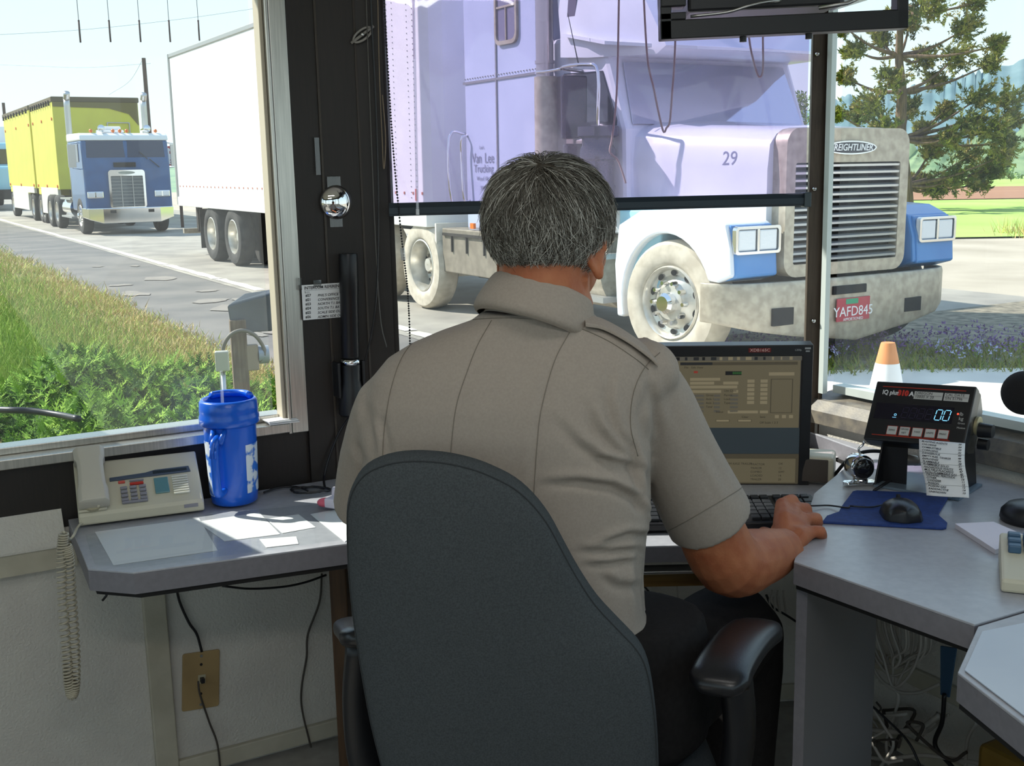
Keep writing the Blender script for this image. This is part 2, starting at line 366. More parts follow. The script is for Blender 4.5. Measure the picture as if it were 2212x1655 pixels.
# cracks and patches along the shoulder
b = MB(); random.seed(11)
for k in range(14):
    s = random.uniform(1.5, 14); l = random.uniform(-2.7, -1.25); w = random.uniform(.05, .14); L = random.uniform(.3, 1.2)
    pts = [gp(s + L * cos(a) * .35 * random.uniform(.6, 1.2), l + w * sin(a) * 2 * random.uniform(.6, 1.3), .003) for a in [2 * pi * i / 10 for i in range(10)]]
    b.add(pts, [tuple(range(10))])
struct(b.build('trim_13', mat('road_patch', lin(136, 130, 122), .95, col2=lin(124, 119, 112), scale=6)))
# fields to the right, behind the truck
def poly(name, pts, m, dz): b = MB(); b.add([(x, y, gz(x, y) + dz) for x, y in pts], [tuple(range(len(pts)))]); return struct(b.build(name, m))
def band(name, y0, y1, m, dz): return poly(name, [(.15 * y0, y0), (1.2 * y0, y0), (1.2 * y1, y1), (.15 * y1, y1)], m, dz)
band('ground_field', 24, 90, mat('green_field', lin(150, 186, 84), .95, col2=lin(172, 196, 104), scale=.3, bump=.3, bscale=8), .03)
band('ground_ploughed', 46, 66, mat('ploughed_earth', lin(150, 108, 82), .95, col2=lin(168, 124, 94), scale=.5, bump=.4, bscale=6, stretch=(.3, 2, 1)), .06)
band('ground_meadow', 90, 330, mat('far_meadow', lin(156, 182, 104), .95, col2=lin(170, 184, 120), scale=.05), -1.0)
# hills
def hill(name, ridge, Y, m, depth=130, jag=3):
    random.seed(5); b = MB(); pts = crom([at(px, py, Y) for px, py in ridge], 14); secs = []
    for p in pts:
        j = random.uniform(0, jag)
        col = []
        for k in range(7):
            f = k / 6; q = V((p.x * (1 - .25 * f), p.y - depth * f, (p.z + j * (1 - f) + 1) * (1 - f) ** .8 - 1))
            col.append(q)
        secs.append(col)
    b.loft(secs, False, False); return struct(b.build(name, m, None, True))
hill('hill_far', [(1500, 300), (1660, 262), (1760, 235), (1850, 214), (1940, 200), (2040, 182), (2120, 160), (2230, 140), (2600, 150)], 520, mat('far_hazed_hill', lin(92, 120, 126), .95, col2=lin(116, 140, 144), scale=.05, detail=8, stretch=(1, 1, .5), bump=.6, bscale=.12))  # distance haze is mixed into the far hill's blue-green colour
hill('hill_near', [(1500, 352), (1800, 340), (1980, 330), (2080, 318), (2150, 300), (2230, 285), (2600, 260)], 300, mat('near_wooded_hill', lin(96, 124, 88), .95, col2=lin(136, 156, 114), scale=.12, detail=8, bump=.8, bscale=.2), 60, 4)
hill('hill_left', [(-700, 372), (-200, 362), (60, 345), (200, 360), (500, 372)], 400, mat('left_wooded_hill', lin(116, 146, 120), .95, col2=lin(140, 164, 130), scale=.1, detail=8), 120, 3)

# ---- leaves
def leafblob(b, c, r, n, ls, mi=(0,), up=.4, hollow=.35):
    for _ in range(n):
        d = V((random.gauss(0, 1), random.gauss(0, 1), random.gauss(0, 1))).normalized()
        q = random.uniform(hollow, 1) ** .5
        p = V(c) + V((d.x * r[0], d.y * r[1], d.z * r[2])) * q
        d = (d + V((0, 0, up)) + V((random.gauss(0, .5), random.gauss(0, .5), random.gauss(0, .5)))).normalized()
        w = d.orthogonal().normalized(); w = (MX.Rotation(random.uniform(0, 6.3), 3, d) @ w); l = ls * random.uniform(.6, 1.4)
        b.add([p - w * l * .4, p + d * l * .2 + w.cross(d) * l * .22, p + w * l * .4 + d * l * .3, p + d * l], [(0, 1, 2, 3)], random.choice(mi))
def leafmat(n, c, c2): return mat(n, c, .75, col2=c2, scale=1.5, spec=.2)
LG = [leafmat('juniper_olive', lin(128, 132, 58), lin(150, 146, 74)), leafmat('juniper_dark', lin(84, 94, 48), lin(104, 110, 58)), leafmat('juniper_tan', lin(158, 142, 84), lin(140, 128, 70))]
M_bark = mat('grey_brown_bark', lin(120, 98, 78), .95, col2=lin(88, 72, 60), scale=4, stretch=(3, 3, .5), bump=.5, bscale=12)
random.seed(21)
TY = 37
tr = thing('conifer_tree', 'tall open-branched conifer behind the truck hood at the right', 'tree', at(1965, 486, TY))
b = MB()
tk = [at(1960, 500, TY), at(1955, 400, TY), at(1945, 300, TY), at(1948, 200, TY), at(1942, 120, TY), at(1948, 20, TY), at(1955, -60, TY)]
b.tube(crom(tk, 5), [.27 - .007 * i for i in range(31)], 8)
b.build('trunk', M_bark, tr, True)
clumps = [(2010, 20, 48), (2080, 66, 40), (1965, 55, 38), (1905, 85, 36), (1850, 112, 30), (2100, 8, 38), (2062, 128, 48), (1992, 128, 42), (2135, 140, 30), (1930, 175, 40), (1890, 226, 46), (1962, 238, 38), (2020, 176, 30), (2150, 100, 26),
          (2110, 215, 42), (2178, 222, 40), (2092, 268, 44), (2140, 285, 42), (2185, 262, 28), (1858, 250, 32), (1915, 275, 34), (2050, 300, 34), (2008, 330, 36), (2088, 340, 44), (2132, 366, 42), (2058, 388, 40), (2016, 408, 34), (2105, 400, 34), (1990, 280, 22), (1815, 250, 22), (1825, 60, 20), (2160, 340, 30), (1940, 40, 26), (2030, -30, 60), (1960, -50, 50), (1830, 170, 24), (2170, 310, 30), (2040, 240, 26), (1985, 395, 26)]
bb = MB(); lf = MB()
for px, py, r in clumps:
    Y = TY + random.uniform(-1.6, 1.6); c = at(px, py, Y); rr = r * Y / 2420 * .92
    axis = c - V((tk[0].x, tk[0].y, c.z - .6)); axis.normalize()
    for _ in range(58):
        d = (axis * .55 + V((random.gauss(0, .55), random.gauss(0, .55), random.gauss(.12, .5)))).normalized(); o_ = c + V((random.gauss(0, .3), random.gauss(0, .3), random.gauss(0, .26))) * rr; L = rr * random.uniform(.4, .95); mi_ = random.choice((0, 0, 1, 1, 2))
        for k in range(30):
            f = random.random(); p = o_ + d * L * f + V((random.gauss(0, 1), random.gauss(0, 1), random.gauss(0, 1))) * .05 * (1.15 - f); e_ = (d + V((random.gauss(0, .55), random.gauss(0, .55), random.gauss(.15, .55)))).normalized(); w_ = e_.orthogonal().normalized(); w_ = MX.Rotation(random.uniform(0, 6.3), 3, e_) @ w_; l_ = random.uniform(.08, .16)
            lf.add([p - w_ * l_ * .22, p + w_ * l_ * .22, p + e_ * l_], [(0, 1, 2)], mi_)
    k = min(range(len(tk)), key=lambda i: abs(tk[i].z - (c.z - .5))); o = tk[k]
    bb.tube(crom([o, (o + c) / 2 + V((0, 0, -.15)), c], 4), [.075 - .007 * i for i in range(9)], 6)
bb.build('branch', M_bark, tr, True); lf.build('foliage', LG, tr)
# shrubs and far trees, each one its own thing
BG = [leafmat('shrub_green', lin(136, 160, 92), lin(150, 172, 104)), leafmat('shrub_pale', lin(168, 182, 118), lin(178, 190, 130)), leafmat('far_tree_green', lin(118, 148, 100), lin(136, 160, 112))]
def bush(px, py, Y, r, label, mi, rz=1.0, group=None):
    c = at(px, py, Y); g = gz(c.x, c.y) if Y < 90 else -1; rr = r * Y / 2420
    t = thing('shrub' if rz < 1.2 else 'leafy_tree', label, 'shrub' if rz < 1.2 else 'tree', (c.x, c.y, g), group=group)
    b = MB(); b.tube([(c.x, c.y, g - .05), (c.x, c.y, c.z)], [rr * .08, rr * .03], 6); b.build('stem', M_bark, t)
    b = MB()
    for _ in range(7): leafblob(b, c + V((random.uniform(-.5, .5), random.uniform(-.5, .5), random.uniform(-.3, .3))) * rr, (rr * .7, rr * .7, rr * .55 * rz), 90, rr * .22, mi)
    b.build('foliage', BG, t)
random.seed(31)
for a in [(2168, 468, 42, 26, 'round green shrub in front of the ploughed strip, near the right edge', (0, 1)), (2120, 474, 41, 18, 'smaller green shrub left of the round one by the ploughed strip', (0, 0, 1)), (2205, 462, 43, 22, 'green shrub at the right edge in front of the ploughed strip', (0, 2)), (2075, 480, 40, 13, 'low pale shrub by the field just right of the blue fender', (1, 0)),
          (2180, 392, 95, 34, 'broad green tree beyond the ploughed strip at the right edge', (2, 0), 1.3), (2120, 402, 100, 24, 'pale tree beyond the ploughed strip right of the conifer', (1, 0), 1.3), (2060, 405, 105, 22, 'green tree beyond the field seen under the conifer branches', (2, 2, 0), 1.3), (2150, 368, 130, 26, 'far pale tree on the plain between two nearer ones', (1, 1, 0), 1.3), (1990, 405, 90, 18, 'dark tree just right of the conifer trunk beyond the field', (2,), 1.3)]: bush(*a)
bush(1728, 225, 60, 26, 'distant tree seen in the gap beside the purple shade', (2, 0), 1.4)
bush(1722, 262, 55, 24, 'lower tree in the gap beside the purple shade', (0, 2), 1.3)

# ---- grass on the verge
GM = [leafmat('grass_green', lin(150, 178, 70), lin(132, 160, 58)), leafmat('grass_yellow', lin(176, 184, 92), lin(164, 174, 80)), leafmat('grass_straw', lin(206, 182, 126), lin(190, 164, 108)), leafmat('grass_dark', lin(96, 122, 48), lin(112, 136, 56))]
def blades(b, p, n, h, mi, spread=.12, lean=.45, w=.006):
    for _ in range(n):
        q = p + V((random.gauss(0, spread), random.gauss(0, spread), 0)); q.z = gz(q.x, q.y)
        d = V((random.gauss(0, lean), random.gauss(0, lean), 1)).normalized(); l = h * random.uniform(.5, 1.3); s = V((d.y, -d.x, 0)) + V((random.uniform(-1, 1), random.uniform(-1, 1), 0)); s = s.normalized() * w
        b.add([q - s, q + s, q + d * l + V((d.x, d.y, -.2)) * l * .3], [(0, 1, 2)], random.choice(mi))
random.seed(41); b = MB(); nb = 0
while nb < 8000:
    px = random.uniform(-60, 620); py = random.uniform(535, 900); p = onp(px, py, SW, RM.to_3x3() @ V((0, 0, 1)))
    s = (p - SW).dot(DR); l = (p - SW).dot(DL)
    if l > -2.92 + random.uniform(-.1, .06): continue
    D = p.y; edge = -2.95 - l
    if edge < .3 + .6 * random.random(): mi = (2, 2, 2, 1, 1); h = .16
    elif edge < 1.4: mi = (1, 0, 0, 1, 2, 3); h = .2
    else: mi = (0, 0, 0, 1, 3); h = .22
    if edge < .9 and D < 14: h *= .6
    blades(b, p, 6, h * .85, mi, .1, .5, .0017 * D ** .55); nb += 1
tag(b.build('grass', GM), 'green and straw-coloured grass on the bank beside the road shoulder', 'grass', kind='stuff')
random.seed(42); b = MB()
for _ in range(1100):
    x = random.uniform(11, 22); y = random.uniform(22.5, 25.5); blades(b, V((x, y, 0)), 4, .4, (2, 2, 1), .2, .3, .012)
tag(b.build('dry_grass', GM), 'straw-coloured dry grass between the gravel lot and the green field', 'grass', kind='stuff')
# ---- creeping juniper under the left window
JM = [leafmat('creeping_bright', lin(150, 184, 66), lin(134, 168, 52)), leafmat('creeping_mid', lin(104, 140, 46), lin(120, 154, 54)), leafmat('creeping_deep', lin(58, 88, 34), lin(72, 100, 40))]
def spray(b, p, d, L, mi):
    side = d.cross(V((0, 0, 1)))
    if side.length < .1: side = V((1, 0, 0))
    side.normalize(); up = side.cross(d)
    n = 7
    for i in range(n):
        t = i / n; q = p + d * L * t + V((0, 0, -.12)) * L * t * t; w = L * .34 * (1 - t * .75)
        for sg in (-1, 1):
            e = (d * .75 + side * sg * random.uniform(.5, 1) + up * random.uniform(-.25, .5)).normalized() * w
            x = up.cross(e).normalized() * w * .17
            b.add([q - x, q + x, q + e], [(0, 1, 2)], mi)
    x = side * L * .03; b.add([p - x, p + x, p + d * L * 1.12 - V((0, 0, .1)) * L], [(0, 1, 2)], mi)
def mound(x, y): return .20 + .14 * sin(x * 2.3 + y * 1.1) + .12 * sin(y * 2.9 - x * 1.7 + 1) + .06 * sin(7 * x + 3 * y)
random.seed(43); b = MB(); n = 0
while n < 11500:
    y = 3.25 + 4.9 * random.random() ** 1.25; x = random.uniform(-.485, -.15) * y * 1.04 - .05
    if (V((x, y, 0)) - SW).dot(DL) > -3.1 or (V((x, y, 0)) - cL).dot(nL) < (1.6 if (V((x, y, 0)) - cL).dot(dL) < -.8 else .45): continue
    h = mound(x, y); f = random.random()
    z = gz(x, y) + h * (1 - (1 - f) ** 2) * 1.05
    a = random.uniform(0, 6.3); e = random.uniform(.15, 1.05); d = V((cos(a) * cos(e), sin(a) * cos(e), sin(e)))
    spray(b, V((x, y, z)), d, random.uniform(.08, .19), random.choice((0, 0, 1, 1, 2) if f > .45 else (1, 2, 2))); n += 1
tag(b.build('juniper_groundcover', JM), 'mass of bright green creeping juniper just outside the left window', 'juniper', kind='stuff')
# ---- plants reflected in the glass, built as real weeds by the truck
WM = [leafmat('weed_olive', lin(150, 148, 72), lin(130, 130, 62)), leafmat('weed_green', lin(112, 134, 58), lin(126, 146, 66)), mat('violet_flower', lin(126, 96, 150), .7), mat('pale_blue_flower', lin(196, 196, 232), .7)]
random.seed(44); b = MB()
for _ in range(1500):
    x = random.uniform(1.6, 6.5); y = random.uniform(8.85, 10.1) if random.random() < .75 else random.uniform(8.8, 9.2); p = V((x, y, gz(x, y)))
    blades(b, p, 5, .10, (0, 0, 1), .06, .6, .006)
for _ in range(420):
    x = random.uniform(1.8, 6.5); y = random.uniform(9.3, 10.5); p = V((x, y, gz(x, y) + random.uniform(.05, .15))); leafblob(b, p, (.03, .03, .05), 4, .03, (2,))
for _ in range(70):
    x = random.choice((random.uniform(2.3, 2.9), random.uniform(3.6, 4.1))); y = random.uniform(9.0, 9.7); p = V((x, y, gz(x, y) + random.uniform(.06, .13))); leafblob(b, p, (.012, .012, .012), 5, .02, (3,))
tag(b.build('weeds', WM), 'glass reflection built as olive weeds with violet and pale blue flowers before the bumper', 'weeds', kind='stuff')
poly('ground_apron', [(-.2, 3.0), (14, 3.0), (14, 8.75), (2.4, 8.95), (-.2, 8.95)], M_apron, .006)
slab('ground_shade_gravel', -1.9, .9, -.9, 6.4, mat('shade_painted_gravel', lin(150, 140, 120), .95, col2=lin(96, 90, 78), scale=9, detail=8, bump=.5, bscale=25), .003)  # darker gravel paints the truck's shadow on the ground
# ------------------------------------------------------------------ trucks (road frame RM: x with the traffic, y away from the booth)
def rm(x): return RM @ MX.Translation(V((x, 0, 0)))
M_tw = mat('truck_white_paint', lin(226, 230, 238), .25, col2=lin(214, 218, 228), scale=1.5, coat=.4)
M_tb = mat('truck_blue_paint', lin(70, 132, 196), .28, col2=lin(60, 118, 184), scale=2, coat=.4)
M_tb2 = mat('truck_pale_blue_paint', lin(150, 200, 222), .3, coat=.3)
M_trail = mat('white_trailer_panel', lin(240, 240, 240), .5, col2=lin(232, 232, 230), scale=2)
M_alum = mat('brushed_trailer_rail', lin(170, 170, 168), .4, .6, bump=.05)
M_dirtalu = mat('dusty_aluminium', lin(186, 176, 158), .45, .35, col2=lin(160, 150, 134), scale=14, bump=.04)
M_rim = mat('polished_rim', lin(225, 222, 214), .3, .5, col2=lin(200, 194, 180), scale=8)
M_under = mat('grimy_underframe', lin(52, 48, 44), .85, col2=lin(38, 35, 33), scale=6)
M_tglass = mat('dark_truck_glass', (.02, .025, .035), .05, spec=.8)
M_lamp = mat('headlamp_lens', lin(220, 224, 230), .12, .3, bump=.15, bscale=60)
M_amber = mat('amber_lens', lin(220, 110, 20), .3)
M_dusttyre = mat('dusty_tyre', lin(205, 196, 180), .9, col2=lin(182, 172, 156), scale=10, bump=.1, bscale=60)
M_grill = mat('grille_slat', lin(200, 202, 204), .3, .6)
def wheel(root, x, y, z, r=.52, w=.28, out=-1, dual=False, tm=None, turn=0, hub=True):
    L = MX.Translation(V((x, y, z))) @ MX.Rotation(turn, 4, 'Z'); ax = (0, out, 0)
    t = MB(L); h = w / 2
    t.lathe([(r * .60, -h), (r * .9, -h), (r * .985, -h * .75), (r, -h * .4), (r, h * .4), (r * .985, h * .72), (r * .93, h * .98), (r * .80, h * 1.06), (r * .66, h * 1.0), (r * .60, h * .86), (r * .57, h * .6)], (0, 0, 0), ax, 40, 0, False)
    tire = t.build('wheel', tm or M_rubber, root, 'auto', world=False)
    b = MB(L)
    if dual: b.lathe([(r * .60, h * .9), (r * .57, h * .95), (r * .55, h * .6), (r * .50, -h * .5), (r * .30, -h * .62), (r * .26, -h * .3), (r * .17, -h * .2), (r * .15, h * .3), (.004, h * .34)], (0, 0, 0), ax, 36, 0, False)
    else: b.lathe([(r * .60, h * .86), (r * .575, h * 1.0), (r * .55, h * .92), (r * .52, h * .5), (r * .44, h * .42), (r * .30, h * .75), (r * .27, h * .95), (.004, h * .97)], (0, 0, 0), ax, 36, 0, False)
    b.build('rim', M_rim, tire, 'auto', world=False)
    if not hub: return tire
    b = MB(L); kk = -h * .62 if dual else h * .75
    for i in range(10):
        a = 2 * pi * i / 10; p = V((cos(a) * r * .33, 0, sin(a) * r * .33)) + V(ax) * kk
        b.cyl(p, p + V(ax) * .06, .021, .018, 6)
    if not dual: b.lathe([(r * .17, h * .9), (r * .17, h * 1.4), (r * .12, h * 1.6), (.004, h * 1.6)], (0, 0, 0), ax, 20)
    b.build('lug_nuts', M_chrome if not dual else M_dirtalu, tire, 'auto', world=False)
    b = MB(L)
    for i in range(10):
        a = 2 * pi * (i + .5) / 10; c = V((cos(a) * r * .475, 0, sin(a) * r * .475)); kz = h * .455 if not dual else -h * .54
        u = V((cos(a), 0, sin(a))); v = V((-sin(a), 0, cos(a)))
        b.add([c + (u * cos(q) * .024 + v * sin(q) * .034) + V(ax) * (kz + .012) for q in [2 * pi * k / 12 for k in range(12)]], [tuple(range(12))])
    b.build('hand_holes', M_blackmatt, tire, world=False)  # flat dark discs stand in for the shade inside the openings
    return tire
def rrect(x0, x1, z0, z1, r, n=4):
    P = []
    for cx, cz, a0 in ((x1 - r, z1 - r, 0), (x0 + r, z1 - r, pi / 2), (x0 + r, z0 + r, pi), (x1 - r, z0 + r, 1.5 * pi)):
        P += [(cx + r * cos(a0 + pi / 2 * k / n), cz + r * sin(a0 + pi / 2 * k / n)) for k in range(n + 1)]
    return P
def ring(b, P, Q, d0, d1, axis, mi=0):  # frame between outlines P (outer) and Q (inner)
    E = {'x': lambda p, t: (t, p[0], p[1]), 'y': lambda p, t: (p[0], t, p[1])}[axis]
    n = len(P); b.loft([[E(p, d0) for p in P], [E(p, d1) for p in P], [E(p, d1) for p in Q], [E(p, d0) for p in Q], [E(p, d0) for p in P]], False, True, mi)

# ---- long-nose tractor passing the booth
T = thing('semi_truck', 'white and blue long-nose semi truck with tall slatted grille passing the front window', 'truck', M=rm(0))
W_ = dict(world=False)
b = MB(); b.bx(-6.6, .7, .78, .92, .6, .85); b.bx(-6.6, .7, 1.6, 1.74, .6, .85); b.bx(-6.6, -4.3, .7, 1.8, .86, .95); b.bx(-.35, .35, .3, 2.2, .42, .56); b.bx(-4.9, -4.4, .3, 2.2, .4, .62); b.bx(-3.2, .3, .95, 1.6, .5, 1.2)
b.bx(-4.2, -1.0, .5, 2.0, .38, .9); b.build('chassis', M_under, T, bevel=.01, **W_)
# bumper with swept-back ends
plan_b = [(.50, -.06), (.60, -.05), (.74, .04), (.84, .22), (.89, .6), (.91, 1.28), (.89, 1.96), (.84, 2.34), (.74, 2.52), (.60, 2.61), (.50, 2.62)]
def zb(y): return .42 - .22 * max(0, min(1, (1 - abs(y - 1.28) / 1.3))) ** .7
secs = []
for (x, y) in plan_b:
    z0 = zb(y); i = V((-.05, 0, 0)) if .1 < y < 2.5 else V((0, .05 if y < 1 else -.05, 0))
    secs.append([(x, y, .735), (x + .012, y, .70), (x + .012, y, z0 + .03), (x, y, z0), (x + i.x, y + i.y, z0), (x + i.x, y + i.y, .735)])
b = MB(); b.loft(secs); bu = b.build('bumper', M_dirtalu, T, True, bevel=.006, **W_)
b = MB()
for y0, y1, z0, z1, x in ((.36, .58, .39, .53, .895), (1.86, 2.07, .39, .51, .903), (.98, 1.36, .60, .67, .928)):
    b = MB(); b.bx(x - .02, x + .006, y0, y1, z0, z1); b.build('tow_hole', M_blackmatt, bu, bevel=.004, **W_)
b = MB(); b.bx(.93, .938, 1.02, 1.40, .375, .565); pl_ = b.build('license_plate', mat('red_plate', lin(176, 60, 70), .5), bu, **W_)
PF = frame((.9395, 1.21, .45), (0, 1, 0), (0, 0, 1))
text('YAFD845', .115, PF, M_white, 'plate_number', T, align='CENTER', **W_)
text('APPORTIONED', .034, frame((.9395, 1.21, .388), (0, 1, 0), (0, 0, 1)), M_white, 'plate_small_print', T, align='CENTER', **W_)
b = MB(); b.bx(.938, .9405, 1.12, 1.26, .515, .558); b.build('plate_sticker', mat('green_sticker', lin(60, 150, 110), .5), T, **W_)
# hood
def hsec(x, zt, y0, y1, zb_): 
    P = []
    for k in range(9):
        a = pi - pi * k / 8; P.append((x, (y0 + y1) / 2 + (y1 - y0) / 2 * (abs(cos(a)) ** .35) * (1 if cos(a) > 0 else -1), zt - .34 + .34 * (sin(a) ** .55)))
    return [(x, y0, zb_)] + P + [(x, y1, zb_)]
b = MB(); b.loft([hsec(-.92, 2.06, .20, 2.36, 1.0), hsec(-.45, 2.02, .26, 2.30, 1.0), hsec(.2, 1.98, .36, 2.1, .95), hsec(.70, 1.95, .44, 1.98, .82)]); hood_ = b.build('hood', M_tw, T, 'auto', **W_)
b = MB(); b.bx(-.75, -.15, .05, .3, .55, 1.28); b.build('cowl_side_panel', M_tb2, T, bevel=.02, **W_)
# grille shell, slats, badge
P = rrect(.50, 1.89, .76, 1.93, .13, 5); Q = rrect(.60, 1.79, .86, 1.66, .02, 5)
b = MB(); ring(b, P, Q, .70, .85, 'x'); gs = b.build('grille', M_dirtalu, T, 'auto', **W_)
b = MB(); b.bx(.74, .76, .58, 1.81, .84, 1.68); b.build('grille_backing', M_blackmatt, gs, **W_)
for k in range(14):
    z = .885 + k * .0575
    b = MB(); b.prism([(.78, z), (.84, z - .006), (.845, z + .012), (.79, z + .026)], 1.19, axis='y', base=.60); b.build('slat', M_grill, gs, **W_)
PO = [(1.19 + .29 * cos(a), 1.775 + .055 * sin(a)) for a in [2 * pi * k / 28 for k in range(28)]]
b = MB(); b.prism(PO, .02, axis='x', base=.845); b.build('badge', M_chrome, gs, **W_)
b = MB(); b.prism([(1.19 + (y - 1.19) * .94, 1.775 + (z - 1.775) * .8) for y, z in PO], .004, axis='x', base=.864); b.build('badge_field', mat('badge_dark', (.05, .05, .06), .3), gs, **W_)
text('FREIGHTLINER', .075, frame((.869, 1.19, 1.775), (0, 1, 0), (0, 0, 1)), M_white, 'badge_lettering', T, align='CENTER', bold=.001, sx=.98, shear=.2, **W_)
# fenders with the wheel arch cut out, and their headlamp pods
arc = [(.60 * cos(a) + .0, .50 + .60 * sin(a)) for a in [R(x) for x in range(195, 15, -9)]]
side = [(.66, .74), (.82, .80), (.80, 1.02), (.74, 1.20), (.55, 1.28), (.1, 1.30), (-.35, 1.28), (-.66, 1.15), (-.72, .8), (-.68, .34), (-.60, .34)] + arc
for nm, y0, y1 in (('fender', -.02, .46), ('fender', 2.04, 2.56)):
    b = MB(); b.prism(side, y1 - y0, axis='y', base=y0); n0 = len(b.f)
    # the blue nose below and around the lamps
    b.prism([(.67, .745), (.835, .79), (.815, 1.03), (.765, 1.195), (.70, 1.195), (.64, 1.0)], y1 - y0 - .04, 1, 'y', y0 + .035)
    fd = b.build(nm, [M_tw, M_tb] if y0 < 1 else [M_tb, M_tb], T, False, bevel=.03, **W_)
    yc = (y0 + y1) / 2 + .02
    b = MB(); ring(b, rrect(yc - .235, yc + .235, .965, 1.185, .03), rrect(yc - .21, yc + .21, .99, 1.16, .02), .80, .842, 'x'); b.bx(.80, .84, yc - .012, yc + .012, .985, 1.165)
    b.build('headlamp_bezel', M_chrome, fd, bevel=.003, **W_)
    for s_ in (-1, 1):
        b = MB(); b.bx(.79, .832, yc + s_ * .11 - .093, yc + s_ * .11 + .093, .993, 1.157); b.build('headlamp', M_lamp, fd, bevel=.012, **W_)
# cab
cabp = [(-2.0, 1.05), (-.75, 1.05), (-.78, 1.98), (-1.05, 2.62), (-1.2, 2.82), (-2.0, 2.86)]
b = MB(); b.prism(cabp, 2.20, axis='y', base=.14); b.build('cab', M_tw, T, False, bevel=.05, **W_)
b = MB(); b.add([(-.785, .22, 2.02), (-.785, 2.26, 2.02), (-1.015, 2.2, 2.56), (-1.015, .28, 2.56), (-.775, .22, 2.02), (-.775, 2.26, 2.02), (-1.0, 2.2, 2.57), (-1.0, .28, 2.57)], [(4, 5, 6, 7), (0, 3, 2, 1), (0, 1, 5, 4), (1, 2, 6, 5), (2, 3, 7, 6), (3, 0, 4, 7)])
b.build('windshield', mat('sky_mirroring_glass', (.72, .76, .84), .06, .9, spec=.8), T, **W_)
b = MB(); b.prism([(-1.75, 2.0), (-.92, 1.92), (-.9, 2.06), (-1.12, 2.5), (-1.75, 2.52)], .02, axis='y', base=.125); b.build('side_window', M_tglass, T, bevel=.006, **W_)
b = MB(); b.bx(-1.95, -1.55, .1, .16, 1.2, 2.5); b.bx(-1.55, -1.0, .12, .15, 1.1, 1.9); b.build('door_panel', mat('shade_toned_panel', lin(150, 138, 136), .4, .3, col2=lin(128, 116, 112), scale=6), T, bevel=.01, **W_)  # brown-grey of the shaded, reflecting door side is put into this colour
# visor and roof fairing
b = MB(); b.loft([[(-1.7, .06, 2.66), (-1.25, .06, 2.62), (-.55, .30, 2.60), (-.30, 1.24, 2.58), (-.55, 2.18, 2.60), (-1.25, 2.42, 2.62), (-1.7, 2.42, 2.66)],
                  [(-1.7, .06, 2.86), (-1.25, .06, 2.84), (-.42, .30, 2.66), (-.16, 1.24, 2.64), (-.42, 2.18, 2.66), (-1.25, 2.42, 2.84), (-1.7, 2.42, 2.86)],
                  [(-1.9, .10, 3.9), (-1.7, .12, 3.8), (-1.0, .40, 3.3), (-.8, 1.24, 3.2), (-1.0, 2.08, 3.3), (-1.7, 2.36, 3.8), (-1.9, 2.38, 3.9)]]); b.build('roof_fairing', M_tw, T, 'auto', **W_)
b = MB(); b.loft([[(-1.6, .0, 2.84), (-.9, .0, 2.70), (-.25, .5, 2.62), (-.02, 1.24, 2.60), (-.25, 1.98, 2.62), (-.9, 2.48, 2.70)], [(-1.6, .0, 2.87), (-.9, .0, 2.73), (-.25, .5, 2.645), (-.02, 1.24, 2.62), (-.25, 1.98, 2.645), (-.9, 2.48, 2.73)]])
b.build('sun_visor', M_tw, T, **W_)
b = MB()
for y in (.5, .9, 1.3, 1.7, 2.1):
    b = MB(); b.box((-.75, y, 2.90), (.16, .1, .06)); b.build('roof_light', M_amber, T, bevel=.01, **W_)
# sleeper
b = MB(); b.bx(-3.72, -1.98, .10, 2.38, .95, 3.95); sl = b.build('sleeper', mat('pale_sleeper_paint', lin(184, 194, 222), .3, col2=lin(176, 186, 214), scale=1.5, coat=.3), T, False, bevel=.06, **W_)
b = MB(); b.bx(-3.70, -1.98, .088, .1, 2.545, 2.57); b.bx(-2.985, -2.965, .088, .1, .96, 3.9); b.build('panel_seam', mat('seam_grey', lin(120, 120, 128), .5), sl, **W_)
b = MB()
for k in range(30): b.sph((-3.66 + k * .056, .094, 2.60), .008, 6, 4)
for k in range(40): b.sph((-2.99, .094, 1.0 + k * .07), .008, 6, 4)
b.build('rivets', M_alum, sl, **W_)['kind'] = 'stuff'
b = MB(); ring(b, rrect(-2.96, -2.52, 2.88, 3.62, .09), rrect(-2.93, -2.55, 2.92, 3.58, .07), .07, .1, 'y'); b.bx(-2.95, -2.53, .075, .098, 3.24, 3.26); b.bx(-2.75, -2.735, .075, .098, 2.9, 3.25); sw = b.build('sleeper_window', M_dirtalu, T, **W_)
b = MB(); b.prism(rrect(-2.94, -2.54, 2.91, 3.59, .07), .01, axis='y', base=.088); b.build('pane', mat('tinted_pane', lin(120, 116, 140), .1), sw, **W_)
b = MB(); b.tube(crom([(-3.62, .10, 1.3), (-3.62, .03, 1.33), (-3.66, .03, 1.8), (-3.64, .03, 1.98), (-3.64, .10, 2.0)], 4), .016, 8); b.build('grab_handle', M_chrome, T, True, **W_)
b = MB(); b.tube(crom([(-3.95, .25, 1.25), (-3.95, .05, 1.28), (-3.98, .05, 2.0), (-3.95, .25, 2.03)], 4), .016, 8); b.build('grab_handle', M_chrome, T, True, **W_)
LT = lambda x, z: frame((x, .094, z), (1, 0, 0), (0, 0, 1))
M_let = mat('faded_lettering', lin(120, 124, 150), .6)
text("Lee's", .05, LT(-3.37, 1.87), M_let, 'door_lettering', T, **W_); text('Van', .155, LT(-3.54, 1.755), M_let, 'door_lettering', T, sx=.92, **W_); text('Lee', .155, LT(-3.26, 1.755), M_let, 'door_lettering', T, sx=.92, **W_); text('Trucking', .12, LT(-3.50, 1.645), M_let, 'door_lettering', T, **W_)
